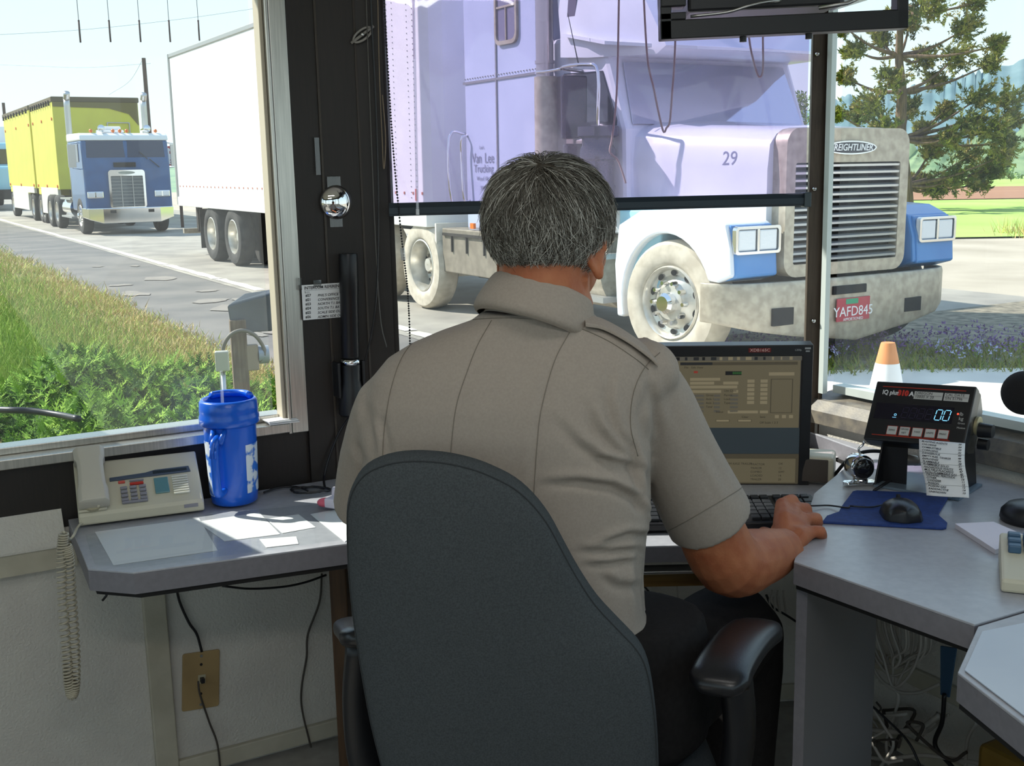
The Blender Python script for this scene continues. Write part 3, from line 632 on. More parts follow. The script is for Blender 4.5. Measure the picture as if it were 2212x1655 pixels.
text('Wood', .06, LT(-3.44, 1.54), M_let, 'door_lettering', T, **W_); text('Vill,', .06, LT(-3.26, 1.54), M_let, 'door_lettering', T, **W_); text('Or.', .06, LT(-3.13, 1.54), M_let, 'door_lettering', T, **W_)
text('59888', .06, LT(-3.36, 1.44), M_let, 'door_lettering', T, **W_)
from mathutils.bvhtree import BVHTree
hb = BVHTree.FromPolygons([v.co.copy() for v in hood_.data.vertices], [tuple(p.vertices) for p in hood_.data.polygons])
hy = lambda x, z: hb.ray_cast(V((x, -1, z)), V((0, 1, 0)))[0]
a, c_, d_u = hy(.24, 1.70), hy(.46, 1.70), hy(.24, 1.64)
fn = frame(a, c_ - a, a - d_u); text('29', .16, fn @ MX.Translation(V((0, 0, .002))), M_let, 'unit_number', T, **W_)
# stack, air cleaner, mirror, aerial
b = MB(); b.cyl((-1.93, .03, 2.5), (-1.93, .03, 4.1), .085, None, 20); b.cyl((-1.93, .03, 2.62), (-1.93, .03, 2.65), .095, None, 20); b.build('exhaust_stack', mat('heat_stained_chrome', lin(190, 180, 180), .25, .9), T, 'auto', **W_)
b = MB(); b.cyl((-1.93, .05, 1.0), (-1.93, .05, 2.5), .12, None, 20); b.build('muffler_shield', M_dirtalu, T, 'auto', **W_)
b = MB(); b.lathe([(.004, 0), (.12, 0), (.16, .05), (.16, .2), (.15, .22), (.15, .42), (.17, .44), (.17, .52), (.14, .56), (.14, .62), (.19, .64), (.19, .72), (.10, .76), (.004, .77)], (-.95, -.04, 1.28), (0, 0, 1), 24); b.build('air_cleaner', mat('black_chrome', lin(70, 66, 80), .15, .8), T, 'auto', **W_)
b = MB(); b.tube(crom([(-1.45, .14, 2.52), (-1.42, -.12, 2.54), (-.95, -.16, 2.53), (-.80, -.14, 2.45), (-.82, -.12, 1.95), (-.95, .12, 1.88)], 4), .016, 8); b.tube(crom([(-1.95, .1, 2.5), (-1.95, -.06, 2.54), (-1.7, -.1, 2.53), (-1.42, -.12, 2.53)], 4), .014, 8); mr = b.build('mirror_bracket', M_chrome, T, True, **W_)
b = MB(); b.bx(-1.22, -1.16, -.26, .0, 1.9, 2.46); b.bx(-1.22, -1.16, -.24, -.02, 1.62, 1.86); b.build('mirror', mat('mirror_back', lin(60, 54, 62), .2, .5), mr, bevel=.02, **W_)
b = MB(); b.tube([(-1.16, -.1, 2.55), (-1.3, -.12, 3.0)], [.006, .003], 6); b.build('aerial', M_black, T, **W_)
b = MB(); b.prism([(-1.62, 2.86), (-1.50, 2.86), (-1.30, 3.9), (-1.48, 3.9)], .05, axis='y', base=.07); b.build('dark_side_strip', mat('dark_strip', lin(90, 84, 104), .4), T, **W_)  # dark slanted strip along the rear of the cab
# steps and boxes along the side
b = MB(); b.bx(-4.2, -2.9, .04, .7, .48, .98); sb = b.build('step_box', mat('dusty_grey_box', lin(140, 132, 118), .6, .2, col2=lin(120, 112, 100), scale=9), T, bevel=.012, **W_)
b = MB(); b.bx(-4.15, -2.92, .015, .045, .90, .93); b.build('lid_bar', M_under, sb, **W_)
for x in (-3.95, -3.6, -3.2): b = MB(); b.bx(x, x + .018, .02, .045, .72, .9); b.build('latch', M_under, sb, **W_)
b = MB(); b.bx(-4.30, -4.27, .0, .6, .40, 1.03); b.build('mud_guard', mat('pale_guard', lin(225, 220, 205), .6), T, **W_)
b = MB(); b.bx(-3.5, -3.42, .03, .06, 1.0, 1.06); b.build('side_marker', M_amber, T, **W_)
b = MB(); b.cyl((-2.8, .42, .68), (-1.05, .42, .68), .36, None, 28); b.build('fuel_tank', M_dirtalu, T, 'auto', **W_)
for z in (.42, .82): b = MB(); b.bx(-1.6, -.95, .02, .3, z, z + .05); b.build('step', M_alum, T, **W_)
wheel(T, 0, .14, .52, .525, .27, -1, False, M_dusttyre, R(9)); wheel(T, 0, 2.42, .52, .525, .27, 1, False, None, R(9))
for x in (-4.68, -5.98):
    wheel(T, x, .12, .52, .52, .27, -1, True, M_dusttyre); wheel(T, x, 2.42, .52, .52, .27, 1, True, None, 0, False)

# ---- its white box trailer
T2 = thing('box_trailer', 'tall white box trailer behind the long-nose truck, spanning both front windows', 'trailer', M=rm(-13))
def tl(x): return x + 13
b = MB(MX.Translation(V((13, 0, 0))))
b.prism([(y, x) for x, y in []] or [(-15.75, -.02), (-15.75, 2.58), (-4.55, 2.58), (-4.45, 2.5), (-4.40, 2.35), (-4.40, .21), (-4.45, .06), (-4.55, -.02)], 2.75, base=1.13); b.build('trailer_body', M_trail, T2, bevel=.01, **W_)
b = MB(MX.Translation(V((13, 0, 0)))); b.bx(-15.8, -4.45, -.04, 2.6, 3.86, 3.94); b.bx(-15.8, -15.74, -.05, 2.61, 1.0, 3.94); b.build('roof_rail', M_alum, T2, bevel=.01, **W_)
b = MB(MX.Translation(V((13, 0, 0)))); b.bx(-15.78, -4.42, -.045, 2.6, .98, 1.16); b.build('bottom_rail', mat('ribbed_white_rail', lin(232, 232, 228), .5), T2, bevel=.01, **W_)
b = MB(MX.Translation(V((13, 0, 0))))
for k in range(46): b.bx(-15.6 + k * .245, -15.57 + k * .245, -.028, -.018, 1.355, 1.385)
b.build('rivet_row', mat('rust_red_rivet', lin(196, 120, 96), .6), T2, **W_)['kind'] = 'stuff'
b = MB(MX.Translation(V((13, 0, 0))))
for x in (-4.7, -4.85, -5.25, -5.4, -5.8):
    for k in range(40): b.sph((x, -.022, 1.25 + k * .065), .008, 5, 3)
b.build('rivet', M_alum, T2, **W_)['kind'] = 'stuff'
b = MB(MX.Translation(V((13, 0, 0)))); b.bx(-4.75, -4.70, -.025, -.018, 1.28, 1.42); b.build('reflector', mat('red_reflector', lin(200, 90, 80), .4), T2, **W_); b = MB(MX.Translation(V((13, 0, 0)))); b.bx(-5.62, -5.52, -.025, -.018, 1.30, 1.36); b.build('reflector', MATS['red_reflector'], T2, **W_)
b = MB(MX.Translation(V((13, 0, 0)))); b.bx(-15.7, -4.6, .6, 1.96, .86, 1.1); b.bx(-14.6, -11.4, .75, 1.8, .62, .9); b.bx(-15.74, -15.6, .3, .4, .45, 1.0); b.bx(-15.74, -15.6, 2.15, 2.25, .45, 1.0); b.build('underframe', M_under, T2, bevel=.01, **W_)
b = MB(MX.Translation(V((13, 0, 0)))); b.bx(-15.78, -15.68, .02, 2.54, .42, .52); b.build('rear_guard', M_dirtalu, T2, bevel=.01, **W_)
for y in (.0, 1.9): b = MB(MX.Translation(V((13, 0, 0)))); b.bx(-14.38, -14.36, y, y + .6, .2, .95); b.build('mud_flap', M_rubber, T2, **W_)
for x in (-12.25, -13.6):
    wheel(T2, x + 13, .12, .51, .51, .27, -1, True); wheel(T2, x + 13, 2.44, .51, .51, .27, 1, True, None, 0, False)
    b = MB(MX.Translation(V((13, 0, 0)))); b.cyl((x, .5, .51), (x, 2.05, .51), .50, None, 30); b.build('inner_wheel', M_rubber, T2, 'auto', **W_)

# ---- blue cab-over tractor further back
M_cb = mat('cabover_blue', lin(38, 84, 138), .3, col2=lin(30, 72, 124), scale=3, coat=.3)
C3 = thing('cabover_truck', 'blue cab-over truck with white roof and chrome bumper waiting in the lane', 'truck', M=rm(-25.4))
def cb(): return MB(MX.Translation(V((25.4, 0, 0))))
X = -24.45
b = MB(MX.Translation(V((25.4, 0, 0))))
b.prism([(-26.55, .62), (X, .62), (X - .02, 1.7), (X - .12, 2.52), (-26.55, 2.52)], 2.28, axis='y', base=-.28); cbd = b.build('cab', M_cb, C3, bevel=.06, **W_)
b = cb(); b.prism([(-26.58, 2.5), (X - .09, 2.5), (X - .16, 2.64), (X - .3, 2.70), (-26.58, 2.72)], 2.32, axis='y', base=-.3); b.build('roof', mat('cream_roof', lin(224, 226, 224), .4), C3, bevel=.04, **W_)
for y0, y1 in ((-.17, .83), (.89, 1.89)):
    b = cb(); f_ = lambda y, z: (X - .025 - (z - 1.7) * .12 + .012, y, z); b.add([f_(y0, 2.05), f_(y1, 2.05), f_(y1 - .03, 2.5), f_(y0 + .03, 2.5), (X - .1, y0, 2.05), (X - .1, y1, 2.05), (X - .15, y1, 2.5), (X - .15, y0, 2.5)], [(0, 1, 2, 3), (4, 7, 6, 5), (0, 4, 5, 1), (1, 5, 6, 2), (2, 6, 7, 3), (3, 7, 4, 0)])
    b.build('windshield', mat('cabover_glass', lin(40, 52, 80), .08), C3, bevel=.01, **W_)
b = cb(); b.bx(-25.9, -25.0, -.295, -.27, 1.95, 2.42); b.build('side_window', M_tglass, C3, **W_)
P = rrect(.33, 1.29, .70, 1.72, .08); Q = rrect(.39, 1.23, .74, 1.56, .02)
b = cb(); ring(b, P, Q, X - .05, X + .05, 'x'); gr_ = b.build('grille', M_chrome, C3, 'auto', **W_)
b = cb(); b.bx(X - .03, X + .01, .38, 1.24, .72, 1.58); b.build('grille_mesh', mat('grey_grille_mesh', lin(112, 118, 122), .5, .4, col2=lin(90, 96, 100), scale=60, stretch=(.1, .1, 3)), gr_, **W_)
for y in (.66, .96): b = cb(); b.bx(X, X + .03, y - .012, y + .012, .72, 1.56); b.build('grille_bar', M_alum, gr_, **W_)
for k in range(9): b = cb(); b.bx(X, X + .02, .39, 1.23, .78 + k * .09, .79 + k * .09); b.build('grille_slat', M_alum, gr_, **W_)
b = cb(); b.prism([(.81 + .22 * cos(a), 1.645 + .04 * sin(a)) for a in [2 * pi * k / 20 for k in range(20)]], .02, axis='x', base=X + .045); b.build('badge', mat('pale_badge', lin(150, 156, 150), .4, .5), gr_, **W_)
text('FREIGHTLINER', .05, frame((X + .067, .81, 1.645), (0, 1, 0), (0, 0, 1)), M_ink, 'badge_lettering', C3, align='CENTER', **W_)
b = cb(); b.bx(X - .02, X + .01, .50, 1.08, 1.80, 1.92); b.build('vent', M_blackmatt, C3, **W_)
for y0 in (-.24, 1.52):
    b = cb(); b.bx(X - .02, X + .03, y0, y0 + .42, .98, 1.16); hl = b.build('headlamp_bezel', M_chrome, C3, bevel=.02, **W_)
    for dy in (.02, .22):
        b = cb(); b.bx(X, X + .04, y0 + dy, y0 + dy + .18, 1.0, 1.14); b.build('headlamp', M_lamp, hl, bevel=.02, **W_)
b = cb(); b.loft([[(X - .5, -.32, .72), (X + .12, -.26, .72), (X + .22, .1, .72), (X + .22, 1.6, .72), (X + .12, 1.98, .72), (X - .5, 2.04, .72)], [(X - .5, -.32, .46), (X + .12, -.26, .42), (X + .22, .1, .30), (X + .22, 1.6, .30), (X + .12, 1.98, .42), (X - .5, 2.04, .46)]]); bp = b.build('bumper', M_chrome, C3, bevel=.02, **W_)
for y0 in (.28, 1.28): b = cb(); b.bx(X + .2, X + .235, y0, y0 + .15, .58, .66); b.build('tow_hole', M_blackmatt, bp, **W_)
for x, y in ((-26.7, -.18), (-26.7, 1.92)):
    b = cb(); b.tube(crom([(x, y, .9), (x, y, 3.5), (x + .03, y, 3.7), (x + .14, y, 3.86)], 4), .085, 14); b.build('exhaust_stack', M_steel, C3, True, **W_)
for y in (.05, .62, .8, .98, 1.75):
    b = cb(); b.sph((X - .35, y, 2.76), (.06, .05, .05), 8, 6); b.build('marker_light', M_amber, C3, True, **W_)
for y in (.3, 1.5):
    b = cb(); b.tube([(X - .9, y, 2.80), (X - .35, y, 2.81), (X - .22, y, 2.82)], [.03, .05, .10], 12); b.build('air_horn', M_chrome, C3, True, **W_)
b = cb(); b.bx(-26.0, -25.2, .4, 1.0, 2.72, 2.80); b.bx(-25.9, -25.3, .46, .94, 2.8, 2.9); b.build('roof_vent', M_trail, C3, bevel=.03, **W_)
for y in (-.5, 2.2):
    b = cb(); b.bx(-24.75, -24.7, y - .1, y + .1, 1.8, 2.4); b.tube([(-24.9, .85 + (y - .85) * .82, 2.45), (-24.72, y, 2.42), (-24.72, y, 1.78), (-24.9, .85 + (y - .85) * .82, 1.75)], .015, 6); b.build('mirror', M_steel, C3, bevel=.01, **W_)
b = cb(); b.tube([(X + .02, 1.4, 2.0), (X + .0, 1.2, 2.2)], .012, 6); b.tube([(X + .03, 1.7, 1.78), (X + .02, 1.45, 2.0)], .014, 6); b.build('wiper', M_black, C3, **W_)
b = cb(); b.bx(-31.5, -24.9, .4, .55, .6, .85); b.bx(-31.5, -24.9, 1.15, 1.3, .6, .85); b.bx(-31.2, -24.7, .3, 1.5, .38, .62); b.build('chassis', M_under, C3, **W_)
b = cb(); b.cyl((-28.6, .05, .65), (-27.2, .05, .65), .3, None, 20); b.build('fuel_tank', M_chrome, C3, 'auto', **W_)
for z in (.38, .9): b = cb(); b.bx(-28.6, -26.9, -.28, .3, z, z + .05); b.build('step', M_alum, C3, **W_)
b = cb(); b.tube([(-27.0 - .004 * k, .4 + .2 * cos(k * .5), 1.15 + .2 * sin(k * .5)) for k in range(90)], .014, 6); b.build('air_hose', M_trail, C3, True, **W_)
wheel(C3, 0, -.16, .5, .5, .27, -1); wheel(C3, 0, 1.86, .5, .5, .27, 1)
for x in (-29.5, -30.8):
    wheel(C3, x + 25.4, -.14, .5, .5, .27, -1, True, None, 0, False); wheel(C3, x + 25.4, 1.86, .5, .5, .27, 1, True, None, 0, False)

# ---- two yellow trailers
M_yel = mat('yellow_trailer_paint', lin(206, 204, 72), .5, col2=lin(196, 190, 66), scale=1.2)
M_tarp = mat('brown_tarp', lin(90, 82, 60), .9, bump=.2)
M_skirt = mat('grey_white_skirt', lin(206, 204, 192), .6)
def ytrailer(x0, x1, label, first):
    xc = (x0 + x1) / 2
    t = thing('chip_trailer', label, 'trailer', M=rm(xc)); Tm = MX.Translation(V((-xc, 0, 0)))
    b = MB(Tm); b.bx(x1, x0, -.06, 2.5, 1.15, 3.82); b.bx(x1 + .3, x0 - 1.6, -.06, 2.5, .95, 1.15); body = b.build('trailer_body', M_yel, t, bevel=.02, **W_)
    b = MB(Tm); b.bx(x1 - .03, x0 + .03, -.09, 2.53, 3.80, 3.96); b.build('tarp_cover', M_tarp, t, bevel=.03, **W_)
    if first:
        b = MB(Tm); b.prism([(-.05, 3.8), (2.48, 3.8), (2.48, 3.1), (2.2, 3.45), (1.6, 3.62), (-.05, 3.66)], .015, axis='x', base=x0 + .004); b.build('tarp_flap', mat('olive_tarp_flap', lin(112, 104, 60), .9), t, **W_)
        b = MB(Tm); ring(b, rrect(1.5, 2.2, 2.75, 3.2, .03), rrect(1.53, 2.17, 2.78, 3.17, .03), x0, x0 + .03, 'x'); b.build('document_frame', M_alum, t, **W_)
    b = MB(Tm); b.bx(x1 + .9, x0 - 1.9, -.07, .02, .35, 1.2); b.bx(x0 - 1.9, x0 - .3, -.07, .02, .98, 1.2); b.build('side_skirt', M_skirt, t, bevel=.01, **W_)
    for k in range(9): b = MB(Tm); b.box((x1 + .4 + k * (x0 - x1 - .8) / 8, -.1, 3.78), (.05, .05, .16)); b.build('tarp_tie', M_blackmatt, t, **W_)
    for xx in (x0 - .25, x1 + .4, (x0 + x1) / 2):
        for z in (3.3, 1.25): b = MB(Tm); b.cyl((xx, -.06, z), (xx, -.09, z), .05, None, 10); b.build('marker_light', M_amber, t, **W_)
    b = MB(Tm); b.bx(x1 + .2, x0 - .2, .5, 1.9, .6, 1.15); b.build('underframe', M_under, t, **W_)
    for x in (x0 - 1.1, x1 + .5) if not first else (x1 + .35, x1 + .95): wheel(t, x - xc, .08, .48, .48, .26, -1, True, None, 0, False)
ytrailer(-30.0, -34.6, 'yellow chip trailer with brown tarp directly behind the blue cab-over', True)
ytrailer(-35.0, -42.0, 'rear yellow trailer coupled behind the first one at the left', False)

# ---- truck at the left edge of the picture, further up the lane
T5 = thing('distant_truck', 'pale blue truck queued behind the yellow trailers at the left edge', 'truck', M=rm(-50))
b = MB(); b.bx(-3, -1.2, -.9, 1.4, .7, 3.1); b.bx(-1.3, .6, -.55, 1.1, .7, 2.0); b.build('cab', M_tb2, T5, bevel=.12, **W_)
b = MB(); b.bx(-1.25, -1.15, -.75, 1.25, 2.1, 2.8); b.build('windshield', M_tglass, T5, bevel=.03, **W_)
b = MB(); b.bx(.5, .85, -1.0, 1.5, .5, .95); b.build('bumper', M_under, T5, bevel=.03, **W_)
for y in (-.85, 1.05):
    b = MB(); b.bx(.3, .75, y - .12, y + .32, .95, 1.35); b.build('headlamp', M_lamp, T5, bevel=.05, **W_)
b = MB(); b.bx(-12, -3.2, -1, 1.6, 1.1, 3.9); b.build('trailer_body', M_trail, T5, **W_)
for x in (0, -9):
    wheel(T5, x, -.85, .5, .5, .28, -1, False, None, 0, False); wheel(T5, x, 1.4, .5, .5, .28, 1, False, None, 0, False)
# ------------------------------------------------------------------ poles, wires, sign, cone, intercom post outdoors
M_pole = mat('weathered_pole', lin(66, 52, 46), .9, col2=lin(84, 68, 58), scale=6, stretch=(4, 4, .4))
def pole(px, py, s, l, r, label):
    p = gp(s, l); top = at(px, py, p.y); t = tag(MB().tube([(p.x, p.y, p.z - .3), (p.x, p.y, (p.z + top.z) / 2), (p.x, p.y, top.z)], [r, r * .95, r * .85], 10).build('utility_pole', M_pole, None, 'auto'), label, 'utility pole'); return V((p.x, p.y, top.z))
q = onp(337, 468, SW, RM.to_3x3() @ V((0, 0, 1)))
pt = pole(327, 125, (q - SW).dot(DR), (q - SW).dot(DL), .085, 'dark utility pole rising behind the blue cab-over truck')
pole2 = at(7, 222, 75); g = V((pole2.x, pole2.y, 1.0))
tag(MB().tube([(g.x, g.y, .3), (g.x, g.y, pole2.z)], [.12, .1], 8).build('utility_pole', M_pole, None, 'auto'), 'thin dark utility pole at the left edge beside the yellow trailers', 'utility pole')
M_wire = mat('grey_wire', lin(150, 165, 172), .8)
def wire(ps, r, label): tag(MB().tube(crom(ps, 8), r, 5).build('overhead_wire', M_wire), label, 'wire')
wire([at(-60, 138, 70), at(60, 142, 62), at(180, 146, 54), at(325, 137, pt.y)], .010, 'thin overhead wire sagging to the top of the pole behind the cab-over truck')
wire([at(-60, 78, 50), at(180, 64, 50), at(400, 40, 50), at(620, 8, 50)], .008, 'higher thin overhead wire crossing the sky above the white trailer')
wire([pt, at(280, 175, 47), at(235, 205, 48)], .007, 'faint guy wire slanting down-left from the pole top')
# five rods hanging from the eave outside the left window
M_rod = mat('dark_rod', lin(70, 54, 60), .7); wh = ['leftmost', 'second from the left', 'middle', 'second from the right', 'rightmost']
for i, (px, py) in enumerate(((174, 92), (239, 91), (304, 91), (368, 91), (431, 88))):
    Y = 3.0 + .17 * i * .55 + .15
    lo = at(px, py, Y); mid = V((lo.x, lo.y, at(px - 3, 45, Y).z))
    r_ = thing('hanging_rod', 'thin dark rod hanging in the sky, %s of the five' % wh[i], 'hanging rod', lo, group='rods hanging outside the left window')
    b = MB(); b.cyl(lo, mid, .0026, None, 8); b.build('rod', M_rod, r_, True)
    b = MB(); b.cyl(mid, (lo.x, lo.y, ZC + .1), .0009, None, 6); b.sph(mid, .003, 8, 6); b.build('wire', M_rod, r_)
# red sign beside the lane, mostly behind the white trailer
c0 = at(355, 316, 34); c1 = at(410, 357, 34)
t = thing('road_sign', 'red and white road sign half hidden behind the white trailer', 'sign', (c0.x, c0.y, gz(c0.x, c0.y)))
b = MB(); b.bx(c0.x, c1.x, 33.98, 34.0, c1.z, c0.z); b.build('sign_panel', mat('sign_red', lin(190, 40, 48), .5), t)
zc = (c0.z + c1.z) / 2
b = MB(); b.bx(c0.x + .02, c1.x - .02, 33.965, 33.98, zc - .07, zc + .06); b.build('white_band', M_trail, t)
for s_, z in (('NO', c0.z - .15), ('E', c1.z + .12)): text(s_, .22, frame((c0.x + .1, 33.96, z), (1, 0, 0), (0, 0, 1)), M_trail, 'sign_lettering', t, bold=.01)
b = MB(); b.bx((c0.x + c1.x) / 2 - .04, (c0.x + c1.x) / 2 + .04, 34.0, 34.06, gz(c0.x, c0.y) - .1, c0.z); b.build('post', M_pole, t)
# traffic cone
cx = atz(1915, 850, -.17); cx = at(1915, 830, 5.4); g0 = gz(cx.x, cx.y)
t = thing('traffic_cone', 'orange and white traffic cone outside the right window', 'cone', (cx.x, cx.y, g0))
b = MB(); b.lathe([(.004, .80), (.032, .80), (.036, .79), (.056, .70), (.057, .695)], (cx.x, cx.y, g0), (0, 0, 1), 24); b.lathe([(.15, .03), (.14, .05), (.10, .45)], (cx.x, cx.y, g0), (0, 0, 1), 24, 0, False); b.build('cone_body', mat('faded_orange', lin(216, 140, 82), .6), t, 'auto')
b = MB(); b.lathe([(.057, .70), (.1025, .46), (.101, .44)], (cx.x, cx.y, g0), (0, 0, 1), 24, 0, False); b.build('white_band', M_trail, t, True)
b = MB(); b.box((cx.x, cx.y, g0 + .02), (.36, .36, .04), .4); b.build('base', M_blackmatt, t, bevel=.01)
# intercom post in the junipers
IY = 6.8
pb_ = at(513, 700, IY)
t = thing('intercom_post', 'weathered timber post with grey conduit loop standing in the junipers', 'post', (pb_.x, pb_.y, gz(pb_.x, pb_.y)))
b = MB(); b.box((pb_.x, pb_.y, (gz(pb_.x, pb_.y) + at(513, 690, IY).z) / 2), (.095, .095, at(513, 690, IY).z - gz(pb_.x, pb_.y)), .3); b.build('post', mat('grey_timber', lin(128, 112, 94), .9, col2=lin(104, 90, 76), scale=10, stretch=(6, 6, .6), bump=.2), t, bevel=.006)
b = MB(); b.tube(crom([at(480, 775, IY - .1), at(484, 745, IY - .1), at(500, 722, IY - .1), at(524, 714, IY - .08), at(550, 724, IY - .05), at(568, 748, IY), at(572, 768, IY), at(560, 780, IY)], 6), .012, 8); b.build('conduit', mat('grey_conduit', lin(112, 106, 96), .6), t, True)
a = at(545, 772, IY); b = MB(); b.box(a, (.075, .05, .16), .3); b.build('call_box', mat('tan_call_box', lin(150, 134, 116), .6), t, bevel=.008)
b = MB(); b.cyl(a + V((.03, .03, .01)), a + V((.09, .05, .01)), .055, None, 18); b.build('bell_can', mat('pale_blue_can', lin(150, 158, 168), .4, .3), t, 'auto')
b = MB(); c = at(540, 676, IY + .02)
q = [at(489, 660, IY - .05), at(584, 634, IY + .1), at(589, 717, IY + .1), at(500, 722, IY - .05)]; e_ = V((.05, .16, .02)); q2 = [at(497, 646, IY - .05) + e_, at(580, 630, IY + .1) + e_ * .6, at(586, 705, IY + .1) + e_, at(506, 712, IY - .05) + e_]
b.add(q + q2, [(0, 1, 2, 3), (4, 7, 6, 5), (0, 4, 5, 1), (1, 5, 6, 2), (2, 6, 7, 3), (3, 7, 4, 0)]); b.build('loudspeaker', mat('slate_grey_housing', lin(70, 74, 76), .45, .2, col2=lin(86, 90, 92), scale=5), t, bevel=.012)
ja = at(480, 780, 6.1)
t = thing('junction_box', 'small pale grey electrical box on a thin pipe left of the timber post', 'electrical box', (ja.x, ja.y, gz(ja.x, ja.y)))
b = MB(); b.box(ja, (.075, .05, .112), .25); b.build('box', mat('pale_grey_box', lin(170, 168, 156), .5), t, bevel=.008)
b = MB(); b.cyl(ja + V((0, 0, -.05)), (ja.x, ja.y, gz(ja.x, ja.y) - .05), .013, None, 10); b.build('pipe', M_steel, t, True)
# black hose lying in the junipers
tag(MB().tube(crom([at(-40, 884, 5.3), at(20, 886, 5.2), at(70, 888, 5.2), at(125, 896, 5.15), at(170, 905, 5.0)], 6), .016, 8).build('hose', M_black, None, True), 'black hose lying across the junipers outside the left window', 'hose')

# ------------------------------------------------------------------ desks
ZL, ZM, ZR = .71, .735, .776
M_lam = mat('grey_laminate', lin(172, 173, 179), .28, col2=lin(162, 163, 170), scale=60, bump=.01, spec=.6)
M_edge = mat('grey_edge_band', lin(124, 122, 128), .5, col2=lin(118, 116, 122), scale=80)
M_wood = mat('brown_wood', lin(92, 68, 46), .6, col2=lin(70, 50, 34), scale=5, stretch=(12, 12, 1))
def xy(p): return (p.x, p.y)
def slabtop(root, pts, z, th, name='desktop', shade_lip=True):
    b = MB(); b.prism(pts, .004, base=z - .004); o = b.build(name, M_lam, root, bevel=.001)
    n = len(pts); c = sum((V((p[0], p[1], 0)) for p in pts), V()) / n
    b = MB(); b.prism(pts, th - .004, base=z - th); b.build('edge_band', M_edge, root)
    ins = [(p[0] + (c.x - p[0]) * .02, p[1] + (c.y - p[1]) * .03) for p in pts]
    if shade_lip: b = MB(); b.prism(ins, .012, base=z - th - .012); b.build('underside_shade', M_blackmatt, root)  # black strip paints the shadow under the desk edge
def inset_wall(p, f, d=.004): q = f.inverted() @ p; q.y = -d; return f @ q
A = atz(152, 1130, ZL); A0 = inset_wall(A, FL, .012); A1 = atz(190, 1229, ZL); A2 = atz(288, 1237, ZL); A3 = atz(745, 1175, ZL); dd = (A3 - A2).normalized(); A4 = A2 + dd * 0.98
Cc = FL @ V((-.07, -.022, 0)); Cd = FF @ V((.16, -.022, 0)); Ce = FF @ V(((A4.x + .03 - cL.x), -.02, 0))
left_poly = [xy(p) for p in (A0, A1, A2, A4, Ce, Cd, Cc)]
dk = thing('desk', 'grey laminate left desk with clipped corner under the phone and blue mug', 'desk', (A2.x, A2.y, 0))
slabtop(dk, left_poly, ZL, .045)
p0 = onp(712, 1245, FL @ V((0, -.22, 0)), nL); p1 = onp(742, 1245, FL @ V((0, -.22, 0)), nL)
b = MB(); b.bx(p0.x, p1.x + .01, p0.y - .01, p0.y + .05, .0, ZL - .055); b.build('leg', M_wood, dk, bevel=.003)
p0 = onp(765, 1480, FL @ V((0, -.14, 0)), nL)
b = MB(); b.cyl((p0.x + .01, p0.y, .0), (p0.x + .01, p0.y, ZL - .055), .024, None, 16); b.build('leg', M_steel, dk, True)
# centre shelf with keyboard tray
m0 = atz(1395, 1180, ZM)
R1 = atz(1715, 1213, ZR); R2 = atz(2105, 1349, ZR); R7 = atz(1758, 1066, ZR); R6 = atz(1868, 976, ZR)
cs = thing('desk', 'grey laminate centre desk carrying the monitor and keyboard', 'desk', (m0.x, m0.y, 0))
yb = m0.y
cp = [(A4.x + .012, yb + .0), (R7.x - .035, yb), (R7.x - .03, R7.y - .01), (R6.x - .03, R6.y), (cR.x - .02, 2.86), xy(FF @ V((A4.x + .05 - cL.x, -.02, 0)))]
slabtop(cs, cp, ZM, .034, shade_lip=False)
b = MB(); b.bx(A4.x + .05, R1.x + .0, yb - .02, yb + .02, ZM - .052, ZM - .046); b.build('tray_rail', M_steel, cs, bevel=.001)
b = MB(); b.bx(A4.x + .05, R1.x + .0, yb + .0, yb + .03, ZM - .085, ZM - .053); b.build('wood_rail', mat('pale_wood', lin(150, 118, 66), .6, col2=lin(128, 98, 52), scale=6, stretch=(1, 12, 12)), cs, bevel=.002)
# right desk
wR = lambda px, py: inset_wall(onp(px, py, cR, nR), FR, .024)
rd = thing('desk', 'grey laminate right desk holding the weighing indicator and mouse', 'desk', (R2.x, R2.y, 0))
R3 = atz(2330, 1302, ZR); R3.x = 1.0; 
R4 = FR @ V((1.12, -.024, 0)); R5 = FR @ V((.02, -.024, 0))
R3 = R2 + (V((R4.x, R4.y, R2.z)) - R2) * .6
rp = [xy(p) for p in (R1, R2, R3, R4, R5, R6, R7)]
slabtop(rd, rp, ZR, .042)
f0 = onp(1733, 1300, V((R1.x, R1.y + .015, 0)), V((0, 1, 0)))
d_ = V((.42, .60, 0)).normalized()
b = MB(frame((R1.x + .012, R1.y + .02, 0), d_, (-d_.y, d_.x, 0))); b.bx(0, .42, -.02, 0, 0, ZR - .054); b.build('side_panel', mat('charcoal_panel', lin(120, 120, 124), .6), rd)
b = MB(frame((R1.x + .012, R1.y + .02, 0), d_, (-d_.y, d_.x, 0))); b.bx(-.002, 0, -.02, 0, 0, ZR - .054); b.build('panel_edge', M_edge, rd)
S1 = atz(2069, 1451, ZR); S2 = atz(2212, 1562, ZR); S3 = S1 + (S2 - S1) * 2.4
g_ = .004
rt = thing('desk', 'lower right desk return with a pale sheet on top, cut off by the photo edge', 'desk', (S1.x, S1.y, 0))
S4 = V((R3.x + .16, R3.y - .25, 0)); R2b = R2 + V((.003, -.006, 0)); R3b = R3 + V((.003, -.006, 0))
slabtop(rt, [xy(p) for p in (R2b, S1, S3, S4, R3b)], ZR - .001, .042)
b = MB(); b.bx(S3.x - .06, S3.x - .02, S3.y + .15, S3.y + .2, 0, ZR - .06); b.build('leg', M_steel, rt)
pq = [atz(2122, 1366, ZR), atz(2084, 1450, ZR), atz(2212, 1548, ZR), atz(2300, 1612, ZR), atz(2300, 1330, ZR)]
